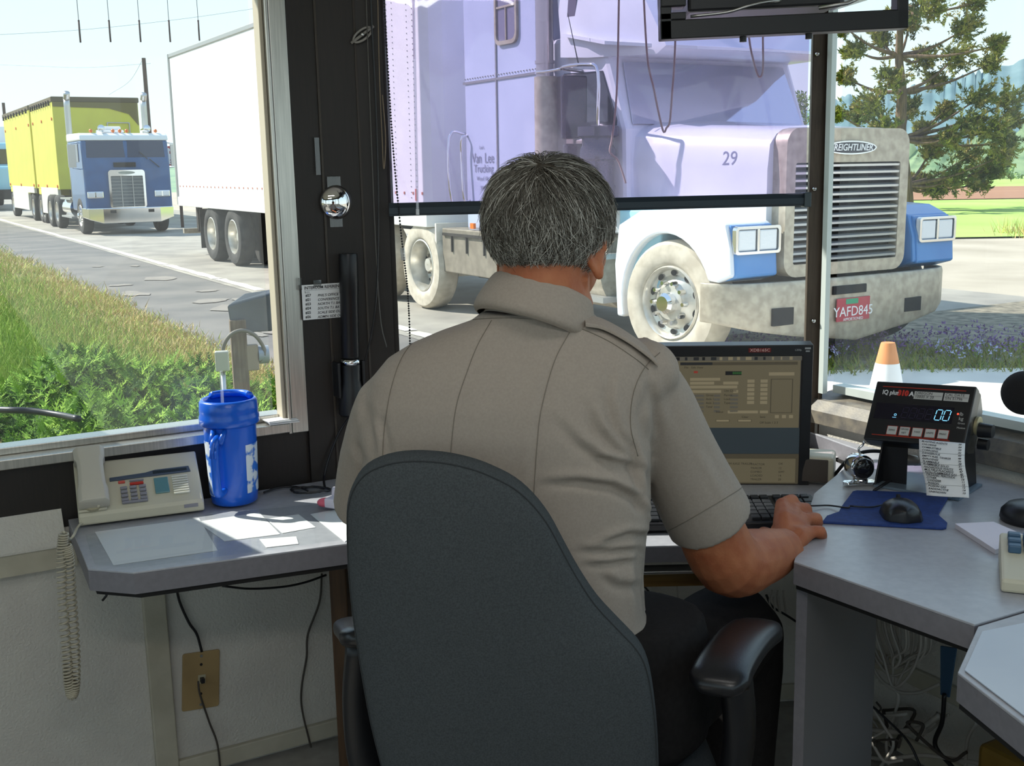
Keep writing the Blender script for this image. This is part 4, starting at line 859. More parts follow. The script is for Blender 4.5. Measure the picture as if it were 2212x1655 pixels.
o = MB().prism([xy(p) for p in pq], .0015, base=ZR + .0002).build('desk_pad', mat('pale_desk_pad', lin(196, 204, 214), .35, col2=lin(188, 196, 208), scale=5), None); tag(o, 'pale sheet lying on the lower right desk return', 'desk pad')

# ------------------------------------------------------------------ glass sheet and papers on the left desk
gpx = [(452, 1112), (735, 1085), (800, 1078), (800, 1160), (290, 1229), (205, 1222), (185, 1160)]
gpts = [xy(atz(px, py, ZL)) for px, py in gpx]
for i, (q, lb) in enumerate(([[(205, 1150), (430, 1120), (470, 1190), (245, 1222)], 'large white form under the glass at the clipped desk corner'], [[(425, 1128), (560, 1108), (605, 1155), (485, 1170)], 'printed sheet under the glass right of the phone'], [[(575, 1122), (645, 1112), (682, 1140), (610, 1153)], 'small white note under the glass below the mug'], [[(670, 1112), (745, 1098), (790, 1130), (745, 1172)], 'white sheet under the glass beside the chair'], [[(560, 1166), (640, 1160), (645, 1176), (575, 1184)], 'narrow white slip under the glass near the desk edge'])):
    o = MB().prism([xy(atz(px, py, ZL)) for px, py in q], .0006, base=ZL + .0003 + i * .0001).build('paper', M_white); tag(o, lb, 'paper', 'papers under the desk glass')
o = MB().prism(gpts, .004, base=ZL + .0015).build('glass_sheet', thin_glass('desk_glass', (.98, .99, .99), .04), None, bevel=.0008); tag(o, 'clear glass sheet covering papers on the left desk', 'glass sheet')
# ------------------------------------------------------------------ telephone
a0 = atz(172, 1143, ZL); a1 = atz(443, 1108, ZL); ux = (a1 - a0); PW = ux.length; ux.normalize(); uy = V((-ux.y, ux.x, 0)); PD = .112
PHF = frame(a0 + V((0, 0, .0058)), ux, uy)
ph = thing('desk_telephone', 'beige desk telephone with keypad on the left desk beside the blue mug', 'telephone', M=PHF)
M_beige = mat('beige_plastic', lin(206, 200, 178), .45, col2=lin(198, 192, 170), scale=4, bump=.03, bscale=600)
M_beige2 = mat('beige_inlay', lin(176, 168, 142), .5)
h0, h1 = .028, .119
b = MB(); b.prism([(0, 0), (PD, 0), (PD, h1 - .006), (PD - .006, h1), (.004, h0), (0, h0 - .008)], PW, axis='x'); b.build('base', M_beige, ph, False, bevel=.006, **W_)
sl_ = math.atan2(h1 - h0, PD); TP = MX.Translation(V((0, 0, h0 + .001))) @ MX.Rotation(sl_, 4, 'X'); VD = PD / cos(sl_)
def pad(u0, u1, v0, v1, h, z0=0): 
    b = MB(TP); b.bx(u0 * PW, u1 * PW, v0 * VD, v1 * VD, z0 - .001, z0 + h); return b
pad(.28, .93, .70, .94, .0012).build('label_inlay', M_beige2, ph, bevel=.0008, **W_)
b = MB(TP); b.prism([(u * PW, v * VD) for u, v in ((.27, .60), (.56, .625), (.64, .66), (.92, .665), (.93, .555), (.60, .545), (.52, .545), (.27, .535))], .004); dsp = b.build('display_bezel', mat('slate_bezel', lin(74, 86, 104), .4), ph, bevel=.001, **W_)
pad(.62, .90, .578, .632, .0012, .0032).build('display', mat('dark_lcd', lin(46, 56, 64), .2), dsp, **W_)
pad(.62, .735, .20, .50, .003).build('directory_window', mat('teal_lcd', lin(96, 140, 146), .15), ph, bevel=.001, **W_)
M_key = mat('grey_key', lin(140, 138, 146), .5)
for r_ in range(4):
    for c_ in range(3): pad(.345 + c_ * .075, .345 + c_ * .075 + .055, .40 - r_ * .075 - .05, .40 - r_ * .075, .005).build('key', M_key, ph, bevel=.0015, **W_)
pad(.345, .55, .075, .115, .005).build('volume_bar', M_key, ph, bevel=.0015, **W_)
pad(.335, .39, .475, .515, .005).build('hold_key', mat('coral_key', lin(206, 84, 74), .45), ph, bevel=.0015, **W_); pad(.425, .54, .485, .515, .004).build('feature_key', M_key, ph, bevel=.0015, **W_); pad(.425, .535, .415, .46, .005).build('release_key', mat('red_key', lin(190, 46, 34), .45), ph, bevel=.0015, **W_)
M_tab = mat('pale_line_key', lin(214, 212, 196), .4)
for k in range(8): pad(.765, .895, .50 - k * .047 - .03, .50 - k * .047, .0045).build('line_key', M_tab, ph, bevel=.001, **W_)
b = MB(); b.bx(PW - .045, PW - .014, -.0015, .004, .012, .02); b.build('speaker_slots', M_key, ph, **W_)
b = MB(TP); b.bx(.0 * PW, .225 * PW, .0, VD, .0, .006); b.build('cradle', M_beige, ph, bevel=.003, **W_)
# handset along the left side
HW = .052
secs = []
for v, z, w, h in ((.015, .012, .046, .020), (.03, .010, .052, .030), (.25, .012, .052, .032), (.32, .026, .046, .022), (.55, .031, .044, .021), (.75, .030, .045, .022), (.82, .018, .052, .034), (.99, .018, .054, .036), (1.03, .022, .048, .022)):
    cxx = .128 * PW; w *= 1.25; h *= 1.1
    secs.append([TP @ V((cxx + sx_ * w / 2, v * VD, zz)) for sx_, zz in ((-1, z), (1, z), (1, z + h * .7), (.72, z + h), (-.72, z + h), (-1, z + h * .7))])
b = MB(); b.loft(secs); hs = b.build('handset', mat('handset_beige', lin(196, 190, 176), .35, spec=.6), ph, 'auto', bevel=.004, **W_)
b = MB(); 
for v, z in ((.85, .02), (.12, .012)): b.cyl(TP @ V((.118 * PW, v * VD, z)), TP @ V((.118 * PW, v * VD, z - .008)), .02, None, 16)
b.build('ear_cap', M_beige2, hs, **W_)
# coiled cord: from the handset over the desk edge, hanging in a long loop
inv = PHF.inverted()
P0 = TP @ V((.16 * PW, .012 * VD, .02))
cyo = A1 + (A0 - A1) * .0
path = [PHF @ P0, atz(205, 1112, ZL + .02), atz(172, 1134, ZL + .012), atz(160, 1155, ZL + .012), atz(150, 1165, ZL + .010)]
ctr = onp(142, 1170, A1 + V((-.05, -.02, 0)), nL)
YD = (A1 + V((-.035, .03, 0)))
def dn(px, py): return onp(px, py, YD, nL)
path = crom(path + [dn(138, 1150)], 6)
b = MB(); b.tube([inv @ p for p in path], .0028, 8); b.build('cord_lead', M_beige, ph, True, **W_)
def coil(P, rad, r, turns, seg=14):
    P = crom(P, 30); out = []; n = len(P); tot = turns * seg
    up = None
    for i in range(tot + 1):
        f = i / tot * (n - 1); k = min(int(f), n - 2); p = P[k].lerp(P[k + 1], f - k); t = (P[k + 1] - P[k]).normalized()
        if up is None: up = t.orthogonal().normalized()
        up = (up - t * up.dot(t)).normalized(); w = t.cross(up); a = 2 * pi * i / seg
        rr = rad * min(1, i / 10 + .3, (tot - i) / 10 + .3)
        out.append(p + (up * cos(a) + w * sin(a)) * rr)
    return out
b = MB(); b.tube([inv @ p for p in coil([dn(138, 1150), dn(133, 1200), dn(135, 1290), dn(143, 1400), dn(148, 1470), dn(155, 1502), dn(162, 1480), dn(162, 1400), dn(155, 1300), dn(150, 1215), dn(143, 1175)], .0085, .0021, 84)], .0021, 6)
b.build('coiled_cord', mat('cord_beige', lin(176, 168, 148), .5), ph, True, **W_)
# ------------------------------------------------------------------ travel mug
mb = atz(508, 1088, ZL); mr_ = 0.0625
mg = thing('travel_mug', 'large blue plastic travel mug with lid and handle on the left desk', 'mug', (mb.x, mb.y, ZL))
M_blue = mat('blue_plastic', lin(18, 92, 206), .28, spec=.55, coat=.2)
hh = at(508, 900, mb.y).z - ZL; ht = at(508, 868, mb.y).z - ZL
b = MB(); b.lathe([(.004, .0055), (.046, .0055), (.053, .010), (.055, .03), (.0575, .09), (.0605, hh - .02), (.064, hh), (.058, hh), (.05, .02), (.004, .012)], (mb.x, mb.y, ZL), (0, 0, 1), 40); b.build('cup', M_blue, mg, True)
b = MB(); b.lathe([(.0645, hh - .016), (.069, hh - .012), (.069, hh + .004), (.0665, hh + .010), (.0675, hh + .018), (.066, ht + .004), (.061, ht + .010), (.056, ht + .008), (.050, ht - .004), (.030, ht - .012), (.004, ht - .012)], (mb.x, mb.y, ZL), (0, 0, 1), 40); b.build('lid', M_blue, mg, True)
b = MB(); b.tube([(mb.x + .05 * cos(a), mb.y + .05 * sin(a), ZL + ht + .012) for a in [R(20 + k * 7) for k in range(20)]], .010, 8, flat=.8); b.build('lid_spout', M_blue, mg, True)
ha = math.atan2(-mb.y, -mb.x) - R(24); hd = V((cos(ha), sin(ha), 0)); HP = lambda r, z: V((mb.x, mb.y, ZL + z)) + hd * r; hside = V((-hd.y, hd.x, 0))
b = MB(); b.tube(crom([HP(.058, hh - .035), HP(.074, hh - .038), HP(.092, hh - .05), HP(.094, .10), HP(.090, .055), HP(.074, .045), HP(.054, .045)], 6), .0105, 10, flat=.75); b.build('handle', M_blue, mg, True)
b = MB()
for s_ in (-1, 1): b.tube([HP(.062, hh - .02) + hside * s_ * .014, HP(.082, hh - .046) + hside * s_ * .010], [.006, .007], 8)
for s_ in (-.006, 0, .006): b.tube([HP(.099, hh - .052) + hside * s_, HP(.1045, hh - .075) + hside * s_], .0018, 6)
b.build('handle_brace', M_blue, mg, True)
def wrap(a0_, a1_, z0, z1, m, name, dr=.0009):
    b = MB(); n = 14; S = []
    for k in range(n + 1):
        a = R(a0_ + (a1_ - a0_) * k / n); col = []
        for z in [z0 + (z1 - z0) * j / 4 for j in range(5)]:
            rr = .055 + (.0605 - .055) * (z - .03) / (hh - .05) + dr; col.append((mb.x + rr * cos(a), mb.y + rr * sin(a), ZL + z))
        S.append(col)
    b.loft(S, False, False); return b.build(name, m, mg, True)
base_a = math.degrees(math.atan2(-mb.y, -mb.x))
M_lab = mat('scuffed_mug_print', lin(214, 222, 232), .45, col2=lin(40, 110, 205), scale=38, detail=6, lo=.50, hi=.58)
wrap(base_a + 32, base_a + 90, .035, hh - .06, M_lab, 'printed_label'); wrap(base_a - 95, base_a - 52, .03, hh - .05, M_lab, 'printed_label')
b = MB(); lo = HP(.0, ht - .01) + V((-.014, .0, 0)); hi_ = at(478, 802, mb.y - .01); b.tube([lo, hi_], .0036, 10); b.build('straw', thin_glass('clear_straw', (.9, .93, .92), .12, .12), mg, True)
# ------------------------------------------------------------------ small things on the left desk and sill
sp = wl(612, 936)
t = thing('paper_stack', 'small stack of white papers on the left window sill', 'papers', FL @ V((sp.x, 0, .868)))
for i in range(4):
    b = MB(FL); b.box((sp.x - .002 * i, -.002 + .004 * (i % 2), .8705 + i * .0024), (.074, .040, .0022), .05 * (i - 1)); b.build('sheet', M_white, t)
c0 = atz(700, 1066, ZL)
cb_ = MB(); P = []
for k in range(90): a = k * .23; P.append((c0.x - .035 + (.045 + .006 * sin(k * .7)) * cos(a), c0.y + (.03 + .004 * cos(k)) * sin(a), ZL + .006 + .004 * (k % 27) / 27 + .002 * abs(sin(k * .4))))
tag(cb_.tube(P, .0026, 6).build('cable', M_black, None, True), 'black cable coiled on the left desk right of the mug', 'cable')
cq = atz(575, 1052, ZL + .006)
tag(MB().tube(crom([atz(570, 1064, ZL + .007), atz(600, 1054, ZL + .007), atz(640, 1052, ZL + .007), atz(665, 1060, ZL + .010)], 6), .0026, 6).build('cable', M_black, None, True), 'thin cable running from behind the mug to the coil', 'cable')
tp = atz(715, 1092, ZL + .0056)
t = thing('tape_dispenser', 'white tape dispenser with a pink tip at the edge of the chair back', 'tape dispenser', (tp.x, tp.y, ZL + .0056))
b = MB(); b.cyl(tp + V((.0, .03, .018)), tp + V((.022, .03, .018)), .018, None, 20); b.box(tp + V((.02, -.002, .014)), (.03, .075, .022), -.5); b.build('body', mat('lavender_white', lin(216, 212, 226), .4), t, bevel=.003)
b = MB(); b.sph(tp + V((-.012, -.012, .011)), (.018, .013, .011), 14, 8); b.build('tip', mat('pink_tip', lin(222, 104, 124), .5), t, True)
# ------------------------------------------------------------------ on the corner column
def col(px, py, d=.022): return onp(px, py, FL @ V((0, -d, 0)), nL)
CF = lambda px, py, d=.022: frame(col(px, py, d), dL, (0, 0, 1))     # z towards the room
pa_, pb2 = col(655, 616, .0215), col(655, 692, .0215)
pw = (col(778, 640, .0215) - col(655, 640, .0215)).length
t = thing('intercom_list', 'white intercom reference list taped to the dark column, partly behind the flashlight', 'notice', pb2)
b = MB(CF(655, 692, .0212)); b.bx(0, pw, 0, .086, 0, .0004); b.build('paper', M_white, t)
txt = [('INTERCOM REFERENCE', 0)] ; hgt = .086
text('INTERCOM REFERENCE', .0105, CF(657, 623, .0220) , M_ink, 'heading', t, bold=.0002, depth=.0001, sx=.93)
b = MB(CF(657, 628, .0219)); b.bx(0, pw * .93, -.0005, 0, 0, .0001); b.build('underline', M_ink, t)
for i, (n_, s_) in enumerate((('#27', "PHIL'S OFFICE"), ('#21', 'CONFERENCE'), ('#23', 'NORTH T.I. BAY'), ('#24', 'SOUTH T.I. BAY'), ('#25', 'SCALE SIDE OUT'), ('#26', 'ADMIN SIDE OUT'))):
    y = 639 + i * 9.3
    text(n_, .0088, CF(660, y, .0220), M_ink, 'entry', t, bold=.0002, depth=.0001); text(s_, .0088, CF(686, y - .3, .0220), M_ink, 'entry', t, bold=.0001, depth=.0001, shear=.25)
text('9-11', .007, CF(658, 632.5, .0220), M_ink, 'entry', t, depth=.0001)
b = MB(CF(652, 618, .0222)); b.bx(-.008, .0, -.01, .02, 0, .0002); b.build('tape', thin_glass('clear_tape', (.75, .75, .75), .1, .06), t); b = MB(CF(652, 618, .0222)); b.bx(.03, .05, -.006, .012, 0, .0002); b.build('tape', MATS['clear_tape'], t)
mc = col(727, 437, .024)
t = thing('convex_mirror', 'small round convex mirror taped to the dark column', 'mirror', mc)
b = MB(); b.lathe([(.0415, -.004), (.0415, 0), (.040, .004), (.034, .010), (.022, .0155), (.010, .018), (.0005, .0185)], mc, -nL, 40); b.build('mirror_dome', mat('mirror_silver', (.86, .86, .86), .02, 1), t, True)
b = MB(CF(727, 437, .0225)); b.bx(-.022, .025, .036, .062, 0, .0012); b.build('tape', thin_glass('mirror_tape', (.6, .6, .6), .1, .04), t); b = MB(CF(727, 437, .0225)); b.bx(-.02, .022, -.06, -.036, 0, .0012); b.build('tape', MATS['mirror_tape'], t)
for px, y0, y1, nm in ((688, 300, 378, 'strip of old clear tape on the column above the mirror'), (775, 305, 372, 'strip of old clear tape on the column right of the mirror top')):
    b = MB(CF(px, y1, .0218)); b.bx(-.006, .006, 0, (y1 - y0) / 2420 * 2.75, 0, .0003); tag(b.build('tape_strip', MATS['mirror_tape']), nm, 'tape')
fd = .05
ft = col(752, 548, fd); fb = col(757, 772, fd); fe = col(760, 895, fd)
t = thing('flashlight', 'long black flashlight standing in a charger bracket on the dark column', 'flashlight', fe)
up = (ft - fb).normalized(); L1 = (ft - fb).length
b = MB(); b.lathe([(.004, 0), (.0215, 0), (.0225, .004), (.0225, L1 * .62), (.0235, L1 * .63), (.0235, L1 - .006), (.022, L1), (.016, L1), (.016, L1 - .002), (.004, L1 - .002)], fb, up, 28); b.build('barrel', mat('black_anodised', lin(40, 40, 42), .3, .5, bump=.04, bscale=1200), t, 'auto')
b = MB(); b.lathe([(.023, -.006), (.0245, -.006), (.0245, .008), (.023, .008)], fb + up * -.012, up, 28); b.build('silver_ring', M_chrome, t, True)
b = MB(); b.lathe([(.024, 0), (.024, -.04), (.028, -.06), (.032, -.10), (.032, -.125), (.028, -.13), (.004, -.13)], fb + up * -.018, up, 28); b.build('head', M_black, t, 'auto')
b = MB(frame(fb + up * -.08, dL, (0, 0, 1))); b.bx(-.036, .036, -.05, .07, -.055, -.035); b.bx(-.036, -.028, -.02, .07, -.05, .01); b.bx(.028, .036, -.02, .07, -.05, .01); b.build('charger_bracket', M_black, t, bevel=.003)
b = MB(); b.tube(crom([fe, col(735, 930, .03), col(712, 985, .03), col(700, 1030, .04), atz(702, 1056, ZL + .004)], 6), .003, 6); b.build('power_cord', M_black, t, True)
# cords and chains beside the shade
def cd(px, py, d=.04): return onp(px, py, FF @ V((0, -d, 0)), nF)
top = lambda px: (px - .052 * 120, -120)
tag(MB().tube(crom([cd(798, -60), cd(803, 60), cd(812, 240), cd(817, 430), cd(815, 600), cd(806, 700), cd(788, 780), cd(770, 830)], 8), .0022, 6).build('cable', M_black, None, True), 'black cable hanging down the column left of the shade, curving to the flashlight', 'cable')
tag(MB().tube(crom([cd(789, -60, .035), cd(795, 120, .035), cd(803, 330, .035), cd(812, 540, .035), cd(822, 690, .035), cd(835, 750, .035)], 8), .0016, 6).build('cable', mat('grey_cable', lin(90, 88, 84), .6), None, True), 'thin grey cable hanging straight beside the black one on the column', 'cable')
b = MB(); b.tube(crom([cd(815, -60, .045), cd(818, 100, .045), cd(821, 200, .045), cd(825, 290, .045), cd(829, 365, .045), cd(833, 300, .045), cd(826, 205, .045)], 8), .0013, 6); tag(b.build('cord_loop', mat('tan_cord', lin(132, 116, 96), .7), None, True), 'thin tan cord loop tied beside the bead chain', 'cord')
cl = cd(783, 75, .03)
t = thing('cord_cleat', 'small clear cord cleat screwed near the top of the column', 'cleat', cl)
b = MB(FF @ MX.Translation(FF.inverted() @ cl) @ MX.Rotation(R(-35), 4, 'Y')); b.tube([(.026 * cos(a), 0, .011 * sin(a)) for a in [2 * pi * k / 20 for k in range(21)]], .003, 8); b.bx(-.034, .034, -.004, .0, -.003, .003); b.build('cleat_body', mat('clear_plastic', lin(150, 146, 140), .2), t, True)
b = MB(); b.sph(cl - nF * .006, .005, 10, 6); b.build('screw', M_chrome, t, True)
t = thing('bead_chain', 'black bead chain hanging in front of the left edge of the purple shade', 'chain', cd(868, 545, .06))
pts = crom([cd(826, -80, .06), cd(833, 60, .06), cd(841, 200, .06), cd(850, 330, .06), cd(862, 460, .06), cd(871, 545, .06), cd(880, 620, .06), cd(884, 690, .06), cd(886, 750, .06)], 40)
b = MB(); acc = 0
for i in range(len(pts) - 1):
    d = (pts[i + 1] - pts[i]).length; acc += d
    if acc >= .0058: acc = 0; b.sph(pts[i], .0026, 8, 5)
b.build('beads', M_black, t, True)
b = MB(); b.tube(pts[::4], .0005, 4); b.build('string', M_black, t)
b = MB(); b.tube([cd(869, 536, .06), cd(872, 562, .06)], .0055, 10); b.build('connector', thin_glass('clear_connector', (.8, .82, .82), .15, .3), t, True)
# ------------------------------------------------------------------ purple film shade
sh = thing('roller_shade', 'see-through purple film roller shade over the front window', 'shade', FF @ V((LF / 2, -.045, 1.38)))
zl = wf(845, 445).z; w0, w1_ = wf(846, 445).x, wf(1726, 420).x
film = thin_glass('purple_film', (.69, .58, .80), .035, haze=.11, hazecol=(.66, .60, .84), bump=.05, bscale=4, rough=.02)
b = MB(FF); n = 30; rows = []
for j in range(9):
    z = zl + .004 + (2.20 - zl) * j / 8; rows.append([(w0 + (w1_ - w0) * i / n, -.045 + .003 * sin(i * .8 + j) * (1 - j / 9) + .004 * sin(i * .31 + 2), z) for i in range(n + 1)])
b.loft(rows, False, False); b.build('film', film, sh, True)
b = MB(FF); b.prism([(-.052, zl - .024), (-.038, zl - .024), (-.034, zl - .018), (-.034, zl - .004), (-.040, zl + .008), (-.050, zl + .008), (-.056, zl - .004), (-.056, zl - .018)], w1_ - w0 + .012, axis='x', base=w0 - .006); b.build('hem_bar', mat('slate_hem_bar', lin(44, 54, 62), .4, .2), sh, bevel=.001)
b = MB(FF); b.bx(w1_ - .006, w1_ + .012, -.060, -.030, zl - .027, zl + .010); b.build('end_cap', mat('grey_end_cap', lin(62, 72, 76), .4), sh, bevel=.002)
b = MB(FF); b.cyl((w0 - .01, -.045, 2.22), (w1_ + .01, -.045, 2.22), .024, None, 20); b.build('roller', M_alu, sh, True)
M_pc = mat('pale_line', lin(226, 204, 186), .7)  # pale lines built as thin tubes behind the film
for P, lb in (([(1388, -60), (1398, 120), (1412, 190), (1422, 240), (1433, 284), (1440, 276), (1447, 262), (1452, 200), (1458, 110), (1462, -60)], 'pale line in a long V behind the middle of the purple shade'), ([(1608, -60), (1618, 80), (1630, 140), (1640, 166), (1648, 150), (1648, 80), (1648, -60)], 'short pale looped line behind the right part of the purple shade'), ([(1338, -60), (1334, 150), (1330, 230), (1322, 300), (1318, 328), (1334, 345), (1344, 370), (1352, 396)], 'pale crooked cord hanging behind the shade right of the man\'s head')):
    tag(MB().tube(crom([cd(px, py, -.02) for px, py in P], 6), .0026, 6).build('pale_line_tube', M_pc, None, True), lb, 'cord')
wd_ = [cd(892, -70, .075), cd(897, 200, .075), cd(902, 464, .075)]
t = thing('blind_wand', 'clear plastic wand hanging in front of the purple shade', 'wand', wd_[2])
b = MB(); b.tube(wd_, .0035, 6); b.build('rod', thin_glass('clear_wand', (.82, .80, .88), .18, .18), t); b = MB(); b.tube([wd_[2], wd_[2] + (wd_[1] - wd_[2]).normalized() * .014], .0046, 6); b.build('tip', thin_glass('clear_tip', (.7, .7, .7), .2, .4), t)
# ------------------------------------------------------------------ screen on its ceiling bracket
TVY = 2.3
f_ = frame(at(1425, 88, TVY), at(1955, 63, TVY) - at(1425, 88, TVY), (0, 0, 1)); LW = (at(1955, 63, TVY) - at(1425, 88, TVY)).length
f_ = f_ @ MX.Rotation(0, 4, 'X')
t = thing('monitor_bracket', 'black steel bracket hanging from the ceiling at the top right', 'bracket', at(1690, 75, TVY))
b = MB(f_); b.bx(0, LW, 0, .036, -.02, .02); b.bx(0, .022, 0, .9, -.02, .02); b.bx(LW - .022, LW, 0, .9, -.02, .02); b.bx(0, .05, .036, .05, -.02, .02)
b.build('frame', M_black, t, bevel=.002)
for z0, z1 in ((.06, .085), (.12, .15)): b = MB(f_); b.bx(.0, .05, z0, z1, -.024, .024); b.build('joint', M_black, t, bevel=.003)
for x in (.165, LW - .19): b = MB(f_); b.cyl((x, -.01, .0), (x, .0, .0), .007, None, 12); b.build('bolt', M_black, t)
b = MB(f_); b.tube(crom([(.06, .042, .01), (.13, .046, .015), (.17, .055, .02), (.205, .062, .015), (.24, .066, .0)], 4), .003, 6); b.tube([(LW - .175, .046, .015), (LW - .12, .052, .018), (LW - .06, .075, .0)], .004, 6); b.build('strap', M_steel, t, True)
t = thing('video_recorder', 'black video unit with a green light sitting in the ceiling bracket', 'video unit', f_ @ V((.25, .05, 0)))
b = MB(f_); b.bx(.058, LW - .125, .052, .36, -.23, -.005); b.build('case', mat('dark_case', lin(34, 34, 38), .4), t, bevel=.006)
for k in range(5): b = MB(f_); b.cyl((.175 + k * .019, .078, -.006), (.175 + k * .019, .078, .001), .005, None, 12); b.build('button', mat('button_grey', lin(58, 58, 62), .4), t)
b = MB(f_); b.sph((.303, .0835, -.003), .0026, 10, 6); b.build('power_light', mat('green_led', (.2, .9, .1), .4, emit=(.35, 1, .15), estr=2.5), t)
t = thing('connector_box', 'pale blue-white box at the right end of the ceiling bracket', 'box', f_ @ V((LW - .08, .05, 0)))
b = MB(f_); b.prism([(LW - .115, .055), (LW - .035, .075), (LW - .035, .25), (LW - .115, .25)], .1, base=-.12); b.build('case', mat('pale_box', lin(206, 218, 224), .25, .2), t, bevel=.003)
# ------------------------------------------------------------------ computer monitor and keyboard
MY = 2.50
tr_ = at(1755, 745, MY); br_ = at(1746, 1068, MY + .02)
ux = V((1, -.10, 0)).normalized(); uy = (tr_ - br_); 
MF = frame(br_, ux, uy); MH = uy.length; MW = .50; MF = MF @ MX.Translation(V((-MW, 0, 0)))
mo = thing('computer_monitor', 'wide black computer monitor showing a form window, partly behind the man', 'monitor', M=MF @ MX.Translation(V((MW / 2, 0, 0))))
Tm = MX.Translation(V((-MW / 2, 0, 0)))
def mm(): return MB(Tm)
M_bez = mat('monitor_bezel', lin(34, 34, 36), .35, bump=.02, bscale=900)
sx0, sx1, sy0, sy1 = .020, MW - .024, .024, MH - .026
b = mm(); P = [(0, 0), (MW, 0), (MW, MH), (0, MH)]; Q = [(sx0, sy0), (sx1, sy0), (sx1, sy1), (sx0, sy1)]
b.loft([[(x, y, z) for x, y in L] for L, z in ((P, -.045), (P, .0), (Q, .0), (Q, -.006), (Q, -.045))], True); b.build('bezel', M_bez, mo, bevel=.0015, **W_)
b = mm(); b.bx(.1, MW - .1, .06, MH - .06, -.085, -.04); b.build('rear_housing', M_bez, mo, bevel=.012, **W_)
zb_ = br_.z - ZM
b = mm(); b.bx(MW / 2 - .05, MW / 2 + .05, -max(zb_, .01) + .004, .14, -.11, -.085); b.bx(MW / 2 - .12, MW / 2 + .12, -max(zb_, .01) + .0, -max(zb_, .01) + .012, -.19, -.01); b.build('stand', M_bez, mo, bevel=.004, **W_)
def scr(n, c, e=1.0): return mat(n, (.02, .02, .02), .35, emit=lin(*c), estr=e * .72, spec=.4)
def sr(b, x0, x1, y0, y1, z, mi=0):   # x as a fraction from the left, y as a fraction from the top of the screen
    X = lambda f: sx0 + (sx1 - sx0) * f; Y = lambda f: sy1 - (sy1 - sy0) * f
    b.add([(X(x0), Y(y1), z), (X(x1), Y(y1), z), (X(x1), Y(y0), z), (X(x0), Y(y0), z)], [(0, 1, 2, 3)], mi)
S0 = [scr('screen_tan', (84, 78, 60)), scr('screen_dark', (26, 27, 28)), scr('screen_slate', (36, 44, 48)), scr('screen_pale', (112, 104, 82)), scr('screen_black', (10, 10, 10)), scr('screen_brown', (60, 55, 42)), scr('screen_grey', (72, 70, 62))]
b = mm(); sr(b, 0, 1, 0, 1, -.005, 1); sc_ = b.build('screen', S0, mo, **W_)
b = mm()
sr(b, 0, 1, .0, .035, -.0047, 6); sr(b, 0, .995, .035, .555, -.0047, 0); sr(b, 0, 1, .555, .76, -.0047, 2); sr(b, 0, 1, .762, 1, -.0047, 5); sr(b, 0, .985, .80, .99, -.0044, 0)
b.build('screen_windows', S0, sc_, **W_)
b = mm(); random.seed(9)
for k in range(14): x = .38 + k * .043; sr(b, x, x + random.uniform(.006, .03), .006, .03, -.0044, random.choice((1, 4, 3)))
sr(b, .40, .98, .045, .068, -.0043, 5); sr(b, .40, .56, .045, .066, -.0042, 1)
sr(b, .625, .705, .115, .145, -.0042, 4); sr(b, .30, .345, .16, .27, -.0042, 4); sr(b, .84, .965, .125, .15, -.0042, 3)
for r_ in range(6):
    y = .18 + r_ * .033
    sr(b, .735, .77, y, y + .024, -.0042, 3); sr(b, .80, .835, y, y + .024, -.0042, 3)
for y, x0, x1 in ((.165, .45, .60), (.195, .45, .57), (.195, .615, .69), (.225, .45, .685), (.26, .455, .605), (.26, .665, .69), (.42, .64, .79), (.42, .80, .84)): sr(b, x0, x1, y, y + .022, -.0042, 3)
for r_ in range(5): sr(b, .45, .52, .295 + r_ * .03, .312 + r_ * .03, -.0042, 6); sr(b, .57, .60, .295 + r_ * .03, .312 + r_ * .03, -.0042, 6); sr(b, .65, .69, .295 + r_ * .03, .312 + r_ * .03, -.0042, 6)
sr(b, .85, .96, .175, .44, -.0043, 5); sr(b, .855, .955, .18, .435, -.0042, 0)
for x in (.875, .91, .945): sr(b, x, x + .02, .455, .48, -.0042, 3)
for x in (.58, .69): sr(b, x, x + .07, .49, .508, -.0042, 5); sr(b, x + .003, x + .067, .492, .506, -.0041, 3)
b.build('screen_fields', S0, sc_, **W_)
def stx(s, x, y, h, m): text(s, h * 1.35, Tm @ MX.Translation(V((sx0 + (sx1 - sx0) * x, sy1 - (sy1 - sy0) * y, -.0040))), m, 'screen_text', mo, depth=.00005, **W_)
M_st = scr('screen_text_dark', (30, 28, 22)); M_sg = scr('screen_green', (40, 90, 40)); M_sr = scr('screen_red', (120, 40, 30))
for s_, x, y in (('File', .42, .085), ('Edit View', .455, .085), ('Name', .40, .235), ('Vehicle', .40, .27), ('Plate', .40, .20), ('Use Class', .62, .265), ('Gross', .53, .30), ('Axle 1', .53, .33), ('Axle 2', .53, .36), ('Total', .53, .39), ('Permit', .62, .30), ('Load', .62, .33), ('Type', .62, .36), ('Status', .58, .43), ('Clear', .71, .47), ('Save', .80, .47), ('Off Scale 1 2 3', .80, .515),
                 ('INSPECTED TANDEM AXLE TRAILER', .52, .84), ('TRACTOR', .76, .845), ('TRAILER', .76, .875), ('COMBO', .76, .905), ('LOADED', .76, .935), ('TRAILER', .76, .965), ('OK', .90, .84), ('12', .90, .875), ('5097', .90, .905), ('14', .90, .935), ('20', .90, .965), ('TRAILER WT', .56, .87), ('PAYLOAD', .58, .90), ('AXLE WEIGHT', .54, .93)): stx(s_, x, y, .0052, M_st)
stx('88888', .66, .13, .0062, M_sg)
b = mm(); sr(b, .468, .488, .112, .128, -.0041); b.build('screen_icon', M_sr, sc_, **W_)
xl = MW * .0; lx = (at(1618, 750, MY) - at(1755, 750, MY)).length
